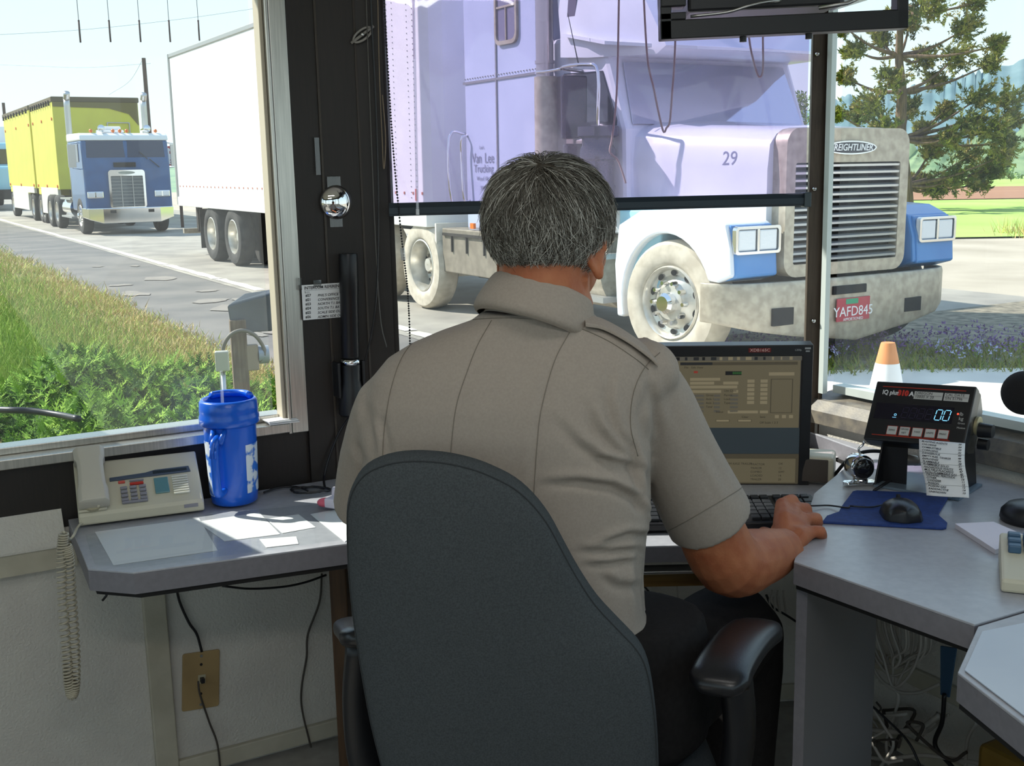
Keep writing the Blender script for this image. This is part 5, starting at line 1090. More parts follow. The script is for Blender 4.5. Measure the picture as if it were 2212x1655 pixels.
b = mm(); b.bx(MW - lx - .001, MW - lx + .049, MH - .0165, MH - .0065, 0, .0008); lb_ = b.build('label_tape', mat('red_label_tape', lin(110, 22, 22), .4), mo, **W_)
text('XDB165C', .0095, Tm @ MX.Translation(V((MW - lx + .002, MH - .0115, .0012))), mat('label_white', lin(230, 200, 190), .5), 'label_lettering', mo, depth=.0001, sx=1.12, **W_)
text('L200p', .006, Tm @ MX.Translation(V((MW - .041, MH - .0115, .0004))), M_steel, 'model_lettering', mo, depth=.0001, **W_)
b = mm(); b.bx(MW - .019, MW - .006, MH - .010, MH - .006, 0, .0004); b.bx(MW - .017, MW - .008, MH - .016, MH - .013, 0, .0004); b.build('logo_mark', M_steel, mo, **W_)
# keyboard
k0 = atz(1748, 1069, ZM + .03); KW = .45; KD = .155
KF = frame((k0.x - KW, k0.y - KD, ZM + .0058), (1, -.02, 0), (.02, 1, 0))
kb = thing('keyboard', 'black computer keyboard under the man\'s right hand', 'keyboard', M=KF)
b = MB(); b.prism([(0, 0), (KD, 0), (KD, .028), (.0, .016)], KW, axis='x'); b.build('base', M_black, kb, bevel=.003, **W_)
M_keyb = mat('black_key', lin(42, 44, 48), .4); sl2 = math.atan2(.012, KD); TK = MX.Translation(V((0, 0, .016))) @ MX.Rotation(sl2, 4, 'X')
b = MB(TK); cols = [(.01 + i * .0192, 15) for i in range(1)]
for blk, n in ((.012, 14), (.295, 3), (.362, 4)):
    for i in range(n):
        for j in range(5): b.bx(blk + i * .0195, blk + i * .0195 + .0165, .012 + j * .0215, .012 + j * .0215 + .018, 0, .0065)
        b.bx(blk + i * .0195, blk + i * .0195 + .0165, .128, .143, 0, .006)
b.build('keys', M_keyb, kb, bevel=.001, **W_)['kind'] = 'stuff'
b = MB(TK); b.bx(.40, .4015, .148, .1495, 0, .001); b.build('status_light', mat('yellow_led', (.8, .7, .1), .4, emit=(.9, .8, .2), estr=1.5), kb, **W_)
# ------------------------------------------------------------------ beige speaker behind the desk edge
s0 = at(1770, 1030, 2.52)
t = thing('computer_speaker', 'small beige computer speaker standing right of the monitor', 'speaker', (s0.x, s0.y, ZM))
zt = at(1770, 985, 2.52).z
SF = frame((s0.x - .045, s0.y, ZM + .0058), (1, -.35, 0), (.35, 1, 0))
b = MB(SF); b.bx(0, .075, .004, .09, 0, zt - ZM - .006); b.build('case', M_beige, t, bevel=.008)
b = MB(SF); b.bx(.004, .062, .0, .006, .004, zt - ZM - .012); b.build('grille', mat('speaker_cloth', lin(84, 76, 70), .9, bump=.2, bscale=900), t, bevel=.002)
# papers in the sun beside it
for i, (q, lb) in enumerate(([[(1768, 995), (1790, 945), (1862, 968), (1846, 985)], 'sunlit white sheet lying in the corner right of the monitor'], [[(1762, 966), (1775, 932), (1818, 944), (1800, 985)], 'white sheet under the corner sheet by the monitor edge'])):
    o = MB().prism([xy(atz(px, py, ZM)) for px, py in q], .0006, base=ZM + .0003 + .0012 * (1 - i)).build('paper', M_white); tag(o, lb, 'paper', 'papers in the sunny corner')
o = atz(1858, 962, ZM + .012); t = thing('red_clip', 'small red clip lying on the papers behind the weighing indicator', 'clip', (o.x, o.y, ZM + .003))
b = MB(); b.box(o, (.028, .014, .016), .4); b.build('body', mat('clip_red', lin(176, 60, 48), .4), t, bevel=.003); b = MB(); b.cyl(o + V((.012, -.002, .004)), o + V((.03, -.004, .012)), .004, None, 8); b.build('lever', M_steel, t)
o = atz(1757, 943, ZM + .006); t = thing('blue_disc', 'small shiny blue disc at the right edge of the monitor', 'disc', o)
b = MB(); b.lathe([(.004, -.006), (.02, -.006), (.018, 0), (.004, .001)], o, (0, 0, 1), 20); b.build('disc_body', mat('shiny_blue', lin(90, 120, 150), .2, .5), t, 'auto')
# ------------------------------------------------------------------ weighing indicator
TL, TR_, BL, BR = at(1888, 824, 2.44), at(2101, 836, 2.30), at(1866, 948, 2.375), at(2081, 967, 2.235)
fx = ((TR_ - TL) + (BR - BL)) / 2; fy = ((TL - BL) + (TR_ - BR)) / 2; IW = fx.length; IH = fy.length
IFr = frame(BL, fx, fy)
ind = thing('weighing_indicator', 'black digital weighing indicator reading 00 on a stand on the right desk', 'weighing indicator', (BL.x + .12, BL.y, ZR))
def im(): return MB(IFr)
b = im(); P = [(0, 0), (IW, 0), (IW, IH), (0, IH)]; Q = [(.012, .025), (IW - .012, .025), (IW - .012, IH - .012), (.012, IH - .012)]
b.loft([[(x, y, z) for x, y in L] for L, z in ((P, 0), (P, -.035), (Q, -.10))]); b.build('housing', mat('brushed_dark_housing', lin(70, 66, 60), .4, .5), ind, bevel=.003)
b = im(); b.bx(-.001, IW + .001, -.001, IH + .001, -.022, .002); b.build('front_panel', M_black, ind, bevel=.003)
b = im(); ring(b, rrect(.014, IW - .016, .012, IH - .012, .004), rrect(.0155, IW - .0175, .0135, IH - .0135, .003), .0, .0, 'y') if False else None
m_o = mat('orange_red_line', lin(160, 48, 30), .5)
b.bx(.016, IW - .018, IH - .0125, IH - .0105, .002, .0025); b.bx(.016, IW - .03, .0105, .0125, .002, .0025); b.build('border_line', m_o, ind)
ft_ = lambda u, v: IFr @ MX.Translation(V((u * IW, (1 - v) * IH, .0026)))
text('IQ plus', .0145, ft_(.085, .185), M_white, 'brand_lettering', ind, bold=.0003, depth=.0002, sx=.85); text('310', .0165, ft_(.245, .185), mat('lettering_red', lin(190, 50, 40), .5), 'model_lettering', ind, bold=.0012, depth=.0002, sx=.95); text('A', .0145, ft_(.365, .19), M_white, 'model_lettering', ind, bold=.0005, depth=.0002)
M_lbl = mat('grey_white_label', lin(190, 190, 186), .6)
for u0, u1, lines in ((.415, .70, ('OREGON', '10000 X 20')), (.715, .955, ('CAL DATE', 'S/N 51796'))):
    b = im(); b.bx(u0 * IW, u1 * IW, IH * .735, IH * .865, .002, .0024); b.build('label', M_lbl, ind)
    for i, s_ in enumerate(lines): text(s_, .0085, ft_(u0 + .012, .165 + .062 * i), M_ink, 'label_lettering', ind, depth=.0001)
    b = im(); b.bx((u0 + .01) * IW, (u1 - .01) * IW, IH * .798, IH * .802, .0024, .0026); b.build('label_line', M_ink, ind)
b = im(); b.bx(.05 * IW, .84 * IW, IH * .36, IH * .63, .0018, .0023); b.build('display_window', mat('display_smoked', (.006, .005, .014), .25), ind)
M_vfd = mat('blue_display', (.02, .1, .14), .5, emit=lin(120, 190, 225), estr=1.1)
def digit(u, on, m, nm):
    b = im(); x0, y0, w, h, t_ = u * IW, IH * .405, .0125, .0235, .0016; s_ = .0035
    seg = {'a': (0, h, w, h), 'b': (w, h / 2, w, h), 'c': (w, 0, w, h / 2), 'd': (0, 0, w, 0), 'e': (0, 0, 0, h / 2), 'f': (0, h / 2, 0, h), 'g': (0, h / 2, w, h / 2)}
    for k in on:
        X0, Y0, X1, Y1 = seg[k]; q = lambda X, Y: (x0 + X + Y * .12, y0 + Y)
        if Y0 == Y1: b.prism([q(X0 + .0015, Y0 - t_ / 2), q(X1 - .0015, Y0 - t_ / 2), q(X1 - .0015, Y0 + t_ / 2), q(X0 + .0015, Y0 + t_ / 2)], .0003, base=.0024)
        else: b.prism([q(X0 - t_ / 2, Y0 + .0012), q(X0 + t_ / 2, Y0 + .0012), q(X0 + t_ / 2, Y1 - .0012), q(X0 - t_ / 2, Y1 - .0012)], .0003, base=.0024)
    b.build(nm, m, ind)
digit(.665, 'abcdef', M_vfd, 'display_digit'); digit(.745, 'abcdef', M_vfd, 'display_digit')
M_off = mat('unlit_segment', (.016, .012, .035), .5)
for k in range(4): digit(.33 + k * .08, 'abcdefg', M_off, 'unlit_digit')
text('o', .012, ft_(.255, .55), M_vfd, 'display_symbol', ind, depth=.0001)
b = im(); b.bx(.245 * IW, .285 * IW, IH * .395, IH * .402, .0024, .0026); b.build('display_symbol', M_vfd, ind)
for i, s_ in enumerate(('lb', 'kg', 'Gross', 'Motion')): text(s_, .011 if i < 2 else .006, ft_(.90, .47 + .075 * i), M_lbl, 'unit_lettering', ind, depth=.0001)
b = im(); b.cyl((.885 * IW, IH * .53, .002), (.885 * IW, IH * .53, .003), .0022, None, 10); b.build('unit_light', mat('red_led', (.6, .03, .02), .4, emit=(1, .1, .05), estr=.8), ind)
for i, s_ in enumerate((('ZERO',), ('GROSS', 'NET'), ('TARE',), ('UNITS',), ('PRINT',))):
    u = .225 + i * .128
    b = im(); b.bx(u * IW, (u + .098) * IW, .105 * IH, .245 * IH, .002, .0045); kk = b.build('button', M_lbl, ind, bevel=.001)
    b = im(); b.bx((u - .006) * IW, (u + .104) * IW, .095 * IH, .255 * IH, .0015, .0026); b.build('button_frame', m_o, ind)
    for j, w in enumerate(s_): text(w, .0055, IFr @ MX.Translation(V(((u + .049) * IW, (.175 + (.03 if len(s_) > 1 else 0) - .06 * j) * IH, .0049))), M_ink, 'button_lettering', ind, depth=.0001, align='CENTER')
# stand: two side arms and a foot plate
dn_ = V((0, 0, -1)); bk = V((fx.y, -fx.x, 0)).normalized() * -1
fxh = V((fx.x, fx.y, 0)).normalized(); bk = V((-fxh.y, fxh.x, 0))
mid = (TL + BL) / 2
for nm, base_ in (('stand_arm', BL + fxh * .0), ('stand_arm', BR)):
    o_ = base_ + bk * .045 + (fxh * -.004 if base_ is BR else fxh * .03); out = fxh * (.010 if base_ is BR else .006)
    zt_ = BL.z + (.055 if base_ is BR else .01) - ZR
    f_2 = frame((o_.x, o_.y, ZR + .0058), bk, (0, 0, 1))
    b = MB(f_2); prof = [(-.055, 0), (.085, 0), (.055, zt_ * .75), (.035, zt_), (-.005, zt_), (-.03, zt_ * .6)]
    b.prism(prof, .004, base=-.012 if base_ is BR else 0); b.build(nm, M_black, ind, bevel=.001)
L_ = BL + fxh * .03; R_ = BR
b = MB(frame((L_.x, L_.y, ZR + .0008), fxh, bk)); b.bx(0, (V((R_.x - L_.x, R_.y - L_.y, 0))).length, -.01, .13, 0, .005); b.build('foot_plate', mat('stand_plate', lin(120, 136, 150), .35, .3), ind)
b = MB(frame((L_.x, L_.y, ZR + .0058), fxh, bk)); b.bx(0, .055, .03, .034, 0, BL.z - ZR + .03); b.build('stand_front', M_black, ind)
kc = IFr @ V((IW + .006, IH * .45, -.05)); b = MB(); b.cyl(kc, kc + fxh * .028, .016, .014, 16); b.cyl(kc - V((0, 0, .03)), kc - V((0, 0, .03)) + fxh * .02, .012, None, 12); b.build('tilt_knob', M_black, ind, 'auto')
b = MB(); b.cyl(kc - fxh * .006 + V((0, 0, .008)), kc + V((0, 0, .008)), .02, None, 20); b.build('pivot_washer', mat('brass_washer', lin(190, 178, 140), .4, .6), ind, 'auto')
cn = at(1945, 992, 2.38); b = MB(); b.tube([cn, cn + V((.018, .0, -.002)), cn + V((.036, .004, -.005))], [.0125, .0125, .011], 14); b.tube([cn + V((.036, .004, -.005)), cn + V((.056, .008, -.012))], [.012, .006], 10); b.build('cable_connector', mat('dull_connector', lin(180, 168, 156), .4, .6), ind, 'auto')
tag(MB().tube(crom([at(1945, 985, 2.42), at(1900, 975, 2.45), at(1860, 978, 2.47), at(1830, 995, 2.49), at(1806, 1022, 2.52), V((at(1795, 1035, 2.54).x, 2.54, ZM + .01))], 6), .0042, 8).build('cable', M_black, None, True), 'thick black cable curving left from behind the weighing indicator', 'cable')
tag(MB().tube([atz(1888, 1060, ZR + .006), atz(1948, 1022, ZR + .012)], .0032, 8).build('cable', M_black, None, True), 'short black cable running from the tally counter under the indicator', 'cable')
# curling placard list taped under the indicator
PA, PB, PC, PD_ = at(1984, 949, 2.268), at(2083, 959, 2.212), at(2000, 1071, 2.16), at(2091, 1077, 2.115)
t = thing('placard_list', 'white paper list of placard names hanging from the weighing indicator', 'paper list', PC)
def pp(u, v):
    a = PA.lerp(PB, u); c = PC.lerp(PD_, u); p = a.lerp(c, v); nrm = -bk
    return p + nrm * (.006 * sin(v * pi * 2.0 - .6) + .002 * sin(u * 5)) + V((0, 0, 0))
b = MB(); b.loft([[pp(u / 8, v / 24) for u in range(9)] for v in range(25)], False, False); o = b.build('paper', M_white, t, True)
sm_ = o.modifiers.new('thickness', 'SOLIDIFY'); sm_.thickness = .0003
names = ['BLASTING AGENTS', 'CHLORINE', 'COMBUSTIBLE', 'CORROSIVE', 'DANGEROUS', 'EMPTY FUEL TANKER', 'EXPLOSIVES', 'FLAMMABLE', 'FLAMMABLE SOLID', 'HAZARDOUS WASTE', 'MULTIPLE PLACARDS', 'NON-FLAMMABLE GAS', 'ORGANIC PEROXIDE', 'OTHER', 'OXIDIZER', 'POISON', 'POISON GAS', 'RADIOACTIVE', 'UNKNOWN']
nums = [20, 24, 29, 32, 44, 48, 36, 38, 51, 45, 47, 40, 53, 18, 11, 15, 12, 14, 10]
for i, (n_, k_) in enumerate(zip(names, nums)):
    v = .03 + i * .05
    for s_, u, al in ((n_, .07, 'LEFT'), (str(k_), .93, 'RIGHT')):
        o_ = pp(u, v); f_3 = frame(o_ - bk * .0012, pp(min(1, u + .05), v) - pp(u - .05, v), pp(u, max(0, v - .02)) - pp(u, v + .02)); f_3 = f_3 @ MX.Translation(V((0, 0, .0003)))
        text(s_, .0062, f_3, M_ink, 'entry', t, bold=.0001, depth=.00005, align=al)
b = MB()
for v in (.205, .405, .6, .8):
    b.loft([[pp(u / 8, v) - bk * .0009, pp(u / 8, v + .004) - bk * .0009] for u in range(9)], False, False)
b.build('rule_line', M_ink, t)
# ------------------------------------------------------------------ tally counter
tc_ = atz(1862, 1052, ZR)
t = thing('tally_counter', 'round chrome tally counter standing on the right desk beside the mousepad', 'tally counter', (tc_.x, tc_.y, ZR))
fd_ = V((.15, -1, 0)).normalized(); c = V((tc_.x, tc_.y + .012, ZR + .041))
b = MB(); b.lathe([(.004, -.03), (.025, -.03), (.028, -.024), (.028, .008), (.024, .014), (.004, .014)], c, fd_, 28); b.build('body', M_chrome, t, 'auto')
b = MB(); b.lathe([(.0235, .012), (.021, .019), (.012, .022), (.0005, .023)], c, fd_, 24); b.build('glass_dome', mat('black_glass', (.01, .01, .012), .05), t, True)
b = MB(); b.box((tc_.x, tc_.y + .012, ZR + .0065), (.066, .03, .006), .05); b.cyl((tc_.x, tc_.y + .012, ZR + .006), (tc_.x, tc_.y + .012, ZR + .016), .016, None, 18); b.build('base_plate', M_chrome, t, bevel=.002)
for s_ in (-1, 1): b = MB(); b.cyl((tc_.x + s_ * .03, tc_.y + .012, ZR + .0035), (tc_.x + s_ * .03, tc_.y + .012, ZR + .0095), .008, None, 14); b.build('foot', M_chrome, t, 'auto')
b = MB(); b.tube(crom([c + V((.0, .005, .026)), c + V((-.004, .006, .04)), c + V((.004, .006, .048)), c + V((.006, .004, .056))], 4), .0026, 8); b.build('reset_lever', M_chrome, t, True)
# ------------------------------------------------------------------ mousepad, mouse
mp = [xy(atz(px, py, ZR)) for px, py in ((1776, 1132), (1786, 1119), (1812, 1110), (1818, 1098), (1842, 1066), (1850, 1064), (2043, 1071), (2049, 1077), (2030, 1109), (2027, 1117), (2046, 1134), (2044, 1144), (2036, 1146))]
o = MB().prism(mp, .005, base=ZR + .0004).build('mouse_pad', mat('blue_mousepad', lin(34, 62, 128), .7, col2=lin(28, 52, 112), scale=90, bump=.1, bscale=800), None, bevel=.0015); tag(o, 'dark blue notched mousepad on the right desk', 'mousepad')
mc = atz(1946, 1114, ZR + .006)
t = thing('computer_mouse', 'black computer mouse resting on the blue mousepad', 'mouse', mc)
MFr = yaw(mc, R(-8)); b = MB(MFr); secs = []
for k in range(11):
    a = k / 10; yy = -.052 + .104 * a; w = .034 * (1 - (2 * a - 1) ** 4) ** .5 + .004; h = .036 * (1 - ((a - .42) / .62) ** 2) ** .6 if abs((a - .42) / .62) < 1 else .01
    secs.append([(w * cos(q) * (1 if sin(q) < .3 else .95), yy, max(0, h * max(0, sin(q)) ** .8)) for q in [2 * pi * j / 20 for j in range(20)]])
b.loft(secs); b.build('shell', mat('mouse_black', lin(26, 26, 30), .28, spec=.6), t, 'auto')
b = MB(MFr); b.cyl((-.003, .03, .026), (.003, .03, .026), .009, None, 14); b.build('scroll_wheel', M_blackmatt, t)
b = MB(MFr); b.tube(crom([(0, .05, .008), (-.02, .062, .004), (-.05, .045, .003), (-.09, .05, .003)], 5), .0018, 6); p0 = MFr @ V((-.09, .05, .003))
b2 = MB(); b2.tube(crom([p0, atz(1830, 1097, ZR + .009), atz(1790, 1092, ZR + .004), atz(1745, 1092, ZR + .003), atz(1738, 1080, ZR - .03)], 6), .0018, 6); b.v += b2.v; n0 = len(b.v) - len(b2.v); b.f += [tuple(i + n0 for i in f) for f in b2.f]; b.mi += b2.mi
b.build('cord', M_black, t, True)
# ------------------------------------------------------------------ notepad, adding machine, microphone
q = [atz(2063, 1131, ZR + .01), atz(2146, 1127, ZR + .01), atz(2232, 1164, ZR + .01), atz(2150, 1187, ZR + .01)]
t = thing('notepad', 'pad of blank white paper on the right desk below the list', 'notepad', (q[0].x, q[0].y, ZR))
b = MB(); b.prism([xy(p) for p in q], .008, base=ZR + .0006); b.build('page_block', mat('pad_edge', lin(206, 200, 206), .8), t); b = MB(); b.prism([xy(p + V((0, 0, 0))) for p in q], .0012, base=ZR + .0088); b.build('top_sheet', mat('top_sheet_white', lin(228, 222, 232), .8), t)
ca = atz(2150, 1208, ZR + .03)
t = thing('adding_machine', 'beige adding machine with blue keys at the right edge of the desk', 'adding machine', (ca.x, ca.y, ZR)); CFm = frame((ca.x, ca.y - .02, ZR + .0008), (.86, -.35, 0), (.35, .86, 0))
b = MB(CFm); b.prism([(-.06, 0), (.11, 0), (.11, .05), (.03, .038), (-.06, .022)], .2, axis='x'); b.build('case', M_beige, t, bevel=.005)
M_kb = mat('blue_key', lin(62, 92, 120), .45); M_kw = mat('pale_key', lin(176, 188, 186), .45)
for i in range(6):
    for j in range(3):
        b = MB(CFm); y = .074 - j * .022; z = .044 + (y - .03) * .15; b.bx(.012 + i * .024, .032 + i * .024, y, y + .018, z - .006, z + .008); b.build('key', M_kb if (i + j) % 3 or j == 0 else M_kw, t, bevel=.0025)
bc = atz(2228, 1126, ZR); bc = V((bc.x, bc.y, ZR + .0006))
t = thing('desk_microphone', 'black desk microphone with round foam windscreen at the right edge', 'microphone', bc)
b = MB(); b.lathe([(.004, 0), (.055, 0), (.058, .006), (.056, .020), (.045, .032), (.02, .036), (.004, .036)], bc, (0, 0, 1), 32); b.build('base', M_black, t, True)
mt = at(2213, 849, bc.y - .02)
b = MB(); b.tube(crom([bc + V((.015, .01, .03)), bc + V((.05, .0, .12)), bc + V((.055, -.01, .2)), mt + V((.03, 0, -.01))], 6), .006, 10); b.build('gooseneck', M_steel, t, True)
b = MB(); b.sph(mt, .0415, 28, 18); b.build('foam_windscreen', mat('foam_black', (.012, .011, .012), .95, bump=.6, bscale=700), t, True)
# ------------------------------------------------------------------ outlet plate and wires under the left desk
oc = [onp(px, py, cL, nL) for px, py in ((380, 1415), (461, 1406), (470, 1524), (392, 1537))]
ow = (oc[1] - oc[0]).length; oh = (oc[0] - oc[3]).length
OF = frame(oc[3] - nL * .001, oc[2] - oc[3], oc[0] - oc[3])
t = thing('wall_plate', 'tan telephone wall plate under the left desk', 'wall plate', oc[3])
b = MB(OF); b.prism(rrect(0, ow, 0, oh, .006), .004); b.build('plate', mat('tan_plate', lin(168, 142, 98), .5, col2=lin(150, 126, 86), scale=9), t, bevel=.0015)
for v in (.93, .08): b = MB(OF); b.cyl((ow * .5, oh * v, .003), (ow * .5, oh * v, .0055), .0035, None, 12); b.build('screw', M_steel, t)
for v in (.78, .27): b = MB(OF); b.cyl((ow * .5, oh * v, .003), (ow * .5, oh * v, .0046), .0036, None, 12); b.build('hole', M_blackmatt, t)
b = MB(OF); b.bx(ow * .42, ow * .62, oh * .45, oh * .6, .003, .005); b.build('jack', M_beige2, t); b = MB(OF); b.bx(ow * .47, ow * .57, oh * .48, oh * .56, .004, .018); b.build('plug', M_black, t, bevel=.001)
def lw(px, py, d=.012): return onp(px, py, FL @ V((0, -d, 0)), nL)
M_cab = mat('grey_brown_cable', lin(70, 64, 58), .6)
tag(MB().tube(crom([lw(428, 1472, .02), lw(432, 1500, .022), lw(452, 1560), lw(470, 1610, .02), lw(478, 1690, .02)], 6), .0026, 6).build('cable', M_cab, None, True), 'thin cable dropping from the tan wall plate to the floor', 'cable')
tag(MB().tube(crom([lw(380, 1262, .03), lw(388, 1300), lw(408, 1345), lw(425, 1370), lw(436, 1408, .008)], 6), .0034, 6).build('cable', M_black, None, True), 'black cable from under the left desk into the top of the wall plate', 'cable')
tag(MB().tube(crom([lw(695, 1240, .02), lw(690, 1300), lw(665, 1370), lw(662, 1420), lw(652, 1480), lw(652, 1530), lw(668, 1600, .02), lw(688, 1680, .02)], 8), .0028, 6).build('cable', M_cab, None, True), 'long cable hanging down the white wall left of the chair', 'cable')
tag(MB().tube(crom([lw(480, 1266, .1), lw(540, 1272, .1), lw(610, 1268, .1), lw(660, 1258, .1), lw(705, 1242, .1)], 6), .003, 6).build('cable', M_black, None, True), 'black cable sagging along the underside of the left desk', 'cable')
tag(MB().tube([lw(236, 1272, .3), lw(229, 1288, .3), lw(221, 1298, .3)], .0028, 6).build('cable', M_black, None, True), 'short cable end poking out under the clipped desk corner', 'cable')
# ------------------------------------------------------------------ cables under the right desk
M_gc = mat('grey_network_cable', lin(176, 170, 162), .55)
def rw(px, py, d=.05): return onp(px, py, FR @ V((0, -d, 0)), nR)
random.seed(77)
for i in range(9):
    d = .06 + .012 * (i % 4); x0 = 1858 + i * 9 + random.uniform(-3, 3); x1 = 2012 - i * 8 + random.uniform(-6, 6); yb_ = 1462 + random.uniform(-32, 30)
    tag(MB().tube(crom([rw(x0, 1300, d), rw(x0 + 3, 1360, d), rw(x0 + 22, 1420, d), rw((x0 + x1) / 2 - 8, yb_, d), rw(x1 - 25, yb_ - 22, d), rw(x1, 1400, d), rw(x1 - 2, 1330, d)], 8), .0032, 6).build('cable_coil', M_gc, None, True), 'loop of the grey cable coil hanging under the right desk', 'cable', 'loops of the hanging cable coil')
for i, (P, r_, lb) in enumerate((([(1862, 1310), (1868, 1380), (1890, 1450), (1930, 1490), (1980, 1497), (2030, 1478)], .004, 'thick grey cable looping below the hanging coil'), ([(2030, 1545), (1980, 1575), (1900, 1580), (1840, 1562), (1800, 1560)], .0065, 'thick grey hose sweeping across the tangle under the right desk'), ([(1790, 1590), (1840, 1620), (1900, 1640), (1990, 1632), (2060, 1640), (2120, 1650)], .005, 'lower grey cable running along the floor tangle'), ([(1850, 1460), (1880, 1520), (1910, 1570), (1930, 1610), (1900, 1660)], .004, 'cable dropping through the middle of the floor tangle'),
                        ([(1900, 1470), (1940, 1500), (1930, 1550), (1915, 1600), (1920, 1660)], .004, 'cable curving down right of the panel leg'), ([(2040, 1500), (2035, 1560), (2020, 1610), (2060, 1660)], .0055, 'black cable hanging below the blue strip'), ([(2110, 1560), (2090, 1600), (2085, 1670)], .004, 'pale cable hanging left of the yellow case'), ([(1845, 1440), (1860, 1500), (1900, 1540), (1960, 1600), (1990, 1660)], .003, 'thin dark cable slanting across the white wall to the floor'), ([(1780, 1640), (1830, 1600), (1880, 1620), (1860, 1668)], .003, 'thin pale cable looped at the foot of the panel leg'))):
    tag(MB().tube(crom([rw(px, py, .07 + .02 * (i % 4)) for px, py in P], 8), r_, 8).build('cable', M_gc if i not in (5, 7) else M_black, None, True), lb, 'cable')
for i in range(11):
    px0 = random.uniform(1790, 2000); py0 = random.uniform(1520, 1640); P = [(px0 + random.uniform(-60, 70) * k * .45, py0 + random.uniform(-45, 45)) for k in range(5)]
    tag(MB().tube(crom([rw(px, min(py, 1660), .04 + .02 * (i % 5) + .008 * i) for px, py in P], 8), random.choice((.0026, .0032, .004)), 6).build('cable', M_gc if i % 3 else M_cab, None, True), 'cable in the tangled heap on the floor under the right desk', 'cable', 'tangled cables under the right desk')
b = MB(); q = [rw(2034, 1395, .07), rw(2068, 1400, .07), rw(2052, 1506, .07), rw(2034, 1500, .07)]
b.add(q + [p - nR * .004 for p in q], [(0, 1, 2, 3), (7, 6, 5, 4), (0, 4, 5, 1), (1, 5, 6, 2), (2, 6, 7, 3), (3, 7, 4, 0)]); tag(b.build('blue_strap', mat('blue_cloth', lin(58, 88, 116), .8)), 'dark blue strap hanging under the right desk', 'strap')
b = MB(FR); q0 = wr(1990, 1345); q1 = wr(1935, 1395)
b.bx(.35, .55, -.06, -.002, .40, .54); tag(b.build('power_box', M_black, None, bevel=.006), 'black power box on the wall behind the cable coil', 'box')
yc = rw(2190, 1640, .16); yb2 = yc.z
t = thing('yellow_case', 'yellow-brown case on the floor at the bottom right corner', 'case', (yc.x, yc.y, 0))
f_4 = frame((yc.x, yc.y, 0), dR_, nR)
topz = rw(2150, 1600, .20).z
b = MB(f_4); b.bx(-.03, .35, -.08, .10, max(topz - .22, .002), topz); b.build('body', mat('ochre_case', lin(140, 108, 40), .55, col2=lin(118, 90, 34), scale=7), t, bevel=.012)
b = MB(f_4); b.bx(.06, .14, -.086, -.08, topz - .12, topz - .06); b.build('latch', M_black, t, bevel=.003)
b = MB(f_4); b.bx(-.025, .345, -.075, .095, .002, max(topz - .22, .004)); b.build('lower_half', mat('ochre_case_dark', lin(120, 92, 34), .6), t)
# wires under the centre desk
def fw(px, py, d=.03): return onp(px, py, FF @ V((0, -d, 0)), nF)
tag(MB().tube(crom([fw(1390, 1265), fw(1420, 1300), fw(1450, 1340), fw(1480, 1400)], 5), .003, 6).build('cable', M_black, None, True), 'black cable slanting down behind the man at the centre desk', 'cable')
tag(MB().tube(crom([fw(1462, 1265), fw(1466, 1310), fw(1468, 1400)], 5), .002, 6).build('cable', M_gc, None, True), 'thin pale cable hanging straight down below the centre desk', 'cable')
for i, px in enumerate((1668, 1680, 1692)):
    tag(MB().tube(crom([fw(px, 1275), fw(px - 6 + 4 * i, 1300, .04), fw(px + 6, 1325, .05), fw(px + 2, 1290, .05)], 6), .0022, 6).build('cable', M_gc, None, True), ('left', 'middle', 'right')[i] + ' loop of the small cable bundle under the corner of the centre desk', 'cable')
tag(MB().tube(crom([fw(1655, 1285), fw(1668, 1310), fw(1700, 1330), fw(1730, 1350)], 6), .0035, 6).build('cable', M_black, None, True), 'black cable running from the small bundle towards the panel leg', 'cable')
# ------------------------------------------------------------------ the man at the desk
from mathutils.bvhtree import BVHTree
def bake(mb, name, voxel, it=4, fac=.5):
    me = bpy.data.meshes.new(name); me.from_pydata([tuple(v) for v in mb.v], [], mb.f); o = bpy.data.objects.new(name, me); COL.objects.link(o)
    r = o.modifiers.new('r', 'REMESH'); r.mode = 'VOXEL'; r.voxel_size = voxel
    s = o.modifiers.new('s', 'SMOOTH'); s.factor = fac; s.iterations = it
    dg = bpy.context.evaluated_depsgraph_get(); out = bpy.data.meshes.new_from_object(o.evaluated_get(dg), depsgraph=dg)
    bpy.data.objects.remove(o); bpy.data.meshes.remove(me); out.name = name; return out
def place(me, name, m, root):
    me.materials.clear()
    for k in (m if isinstance(m, (list, tuple)) else [m]): me.materials.append(k)
    me.polygons.foreach_set('use_smooth', [True] * len(me.polygons)); o = bpy.data.objects.new(name, me); COL.objects.link(o)
    o.parent = root; o.matrix_parent_inverse = PINV[root.name]['pinv']; return o
M_skin = mat('tanned_skin', lin(172, 108, 74), .55, col2=lin(156, 90, 60), scale=26, bump=.12, bscale=260, spec=.35)
M_skin.node_tree.nodes['Principled BSDF'].inputs['Subsurface Weight'].default_value = .08
M_shirt = mat('grey_tan_shirt', lin(158, 147, 136), .85, col2=lin(152, 141, 131), scale=260, bump=.12, bscale=900, spec=.2)
M_seam = mat('shirt_seam', lin(122, 114, 103), .9)
M_trous = mat('black_trousers', lin(30, 28, 28), .9, col2=lin(25, 23, 23), scale=120, bump=.1, bscale=500, spec=.2)
TYm = 1.70
man = thing('person', 'man with grey hair in a grey-tan short-sleeved shirt seated at the desk, back turned', 'person', (.06, TYm, 0))
hc = at(1192, 486, 1.72)
HM = MX.Translation(hc) @ MX.Rotation(R(-31), 4, 'Z') @ MX.Rotation(R(-9), 4, 'X')
hx = lambda x, y, z: HM @ V((x, y, z))
HR = HM.to_3x3()
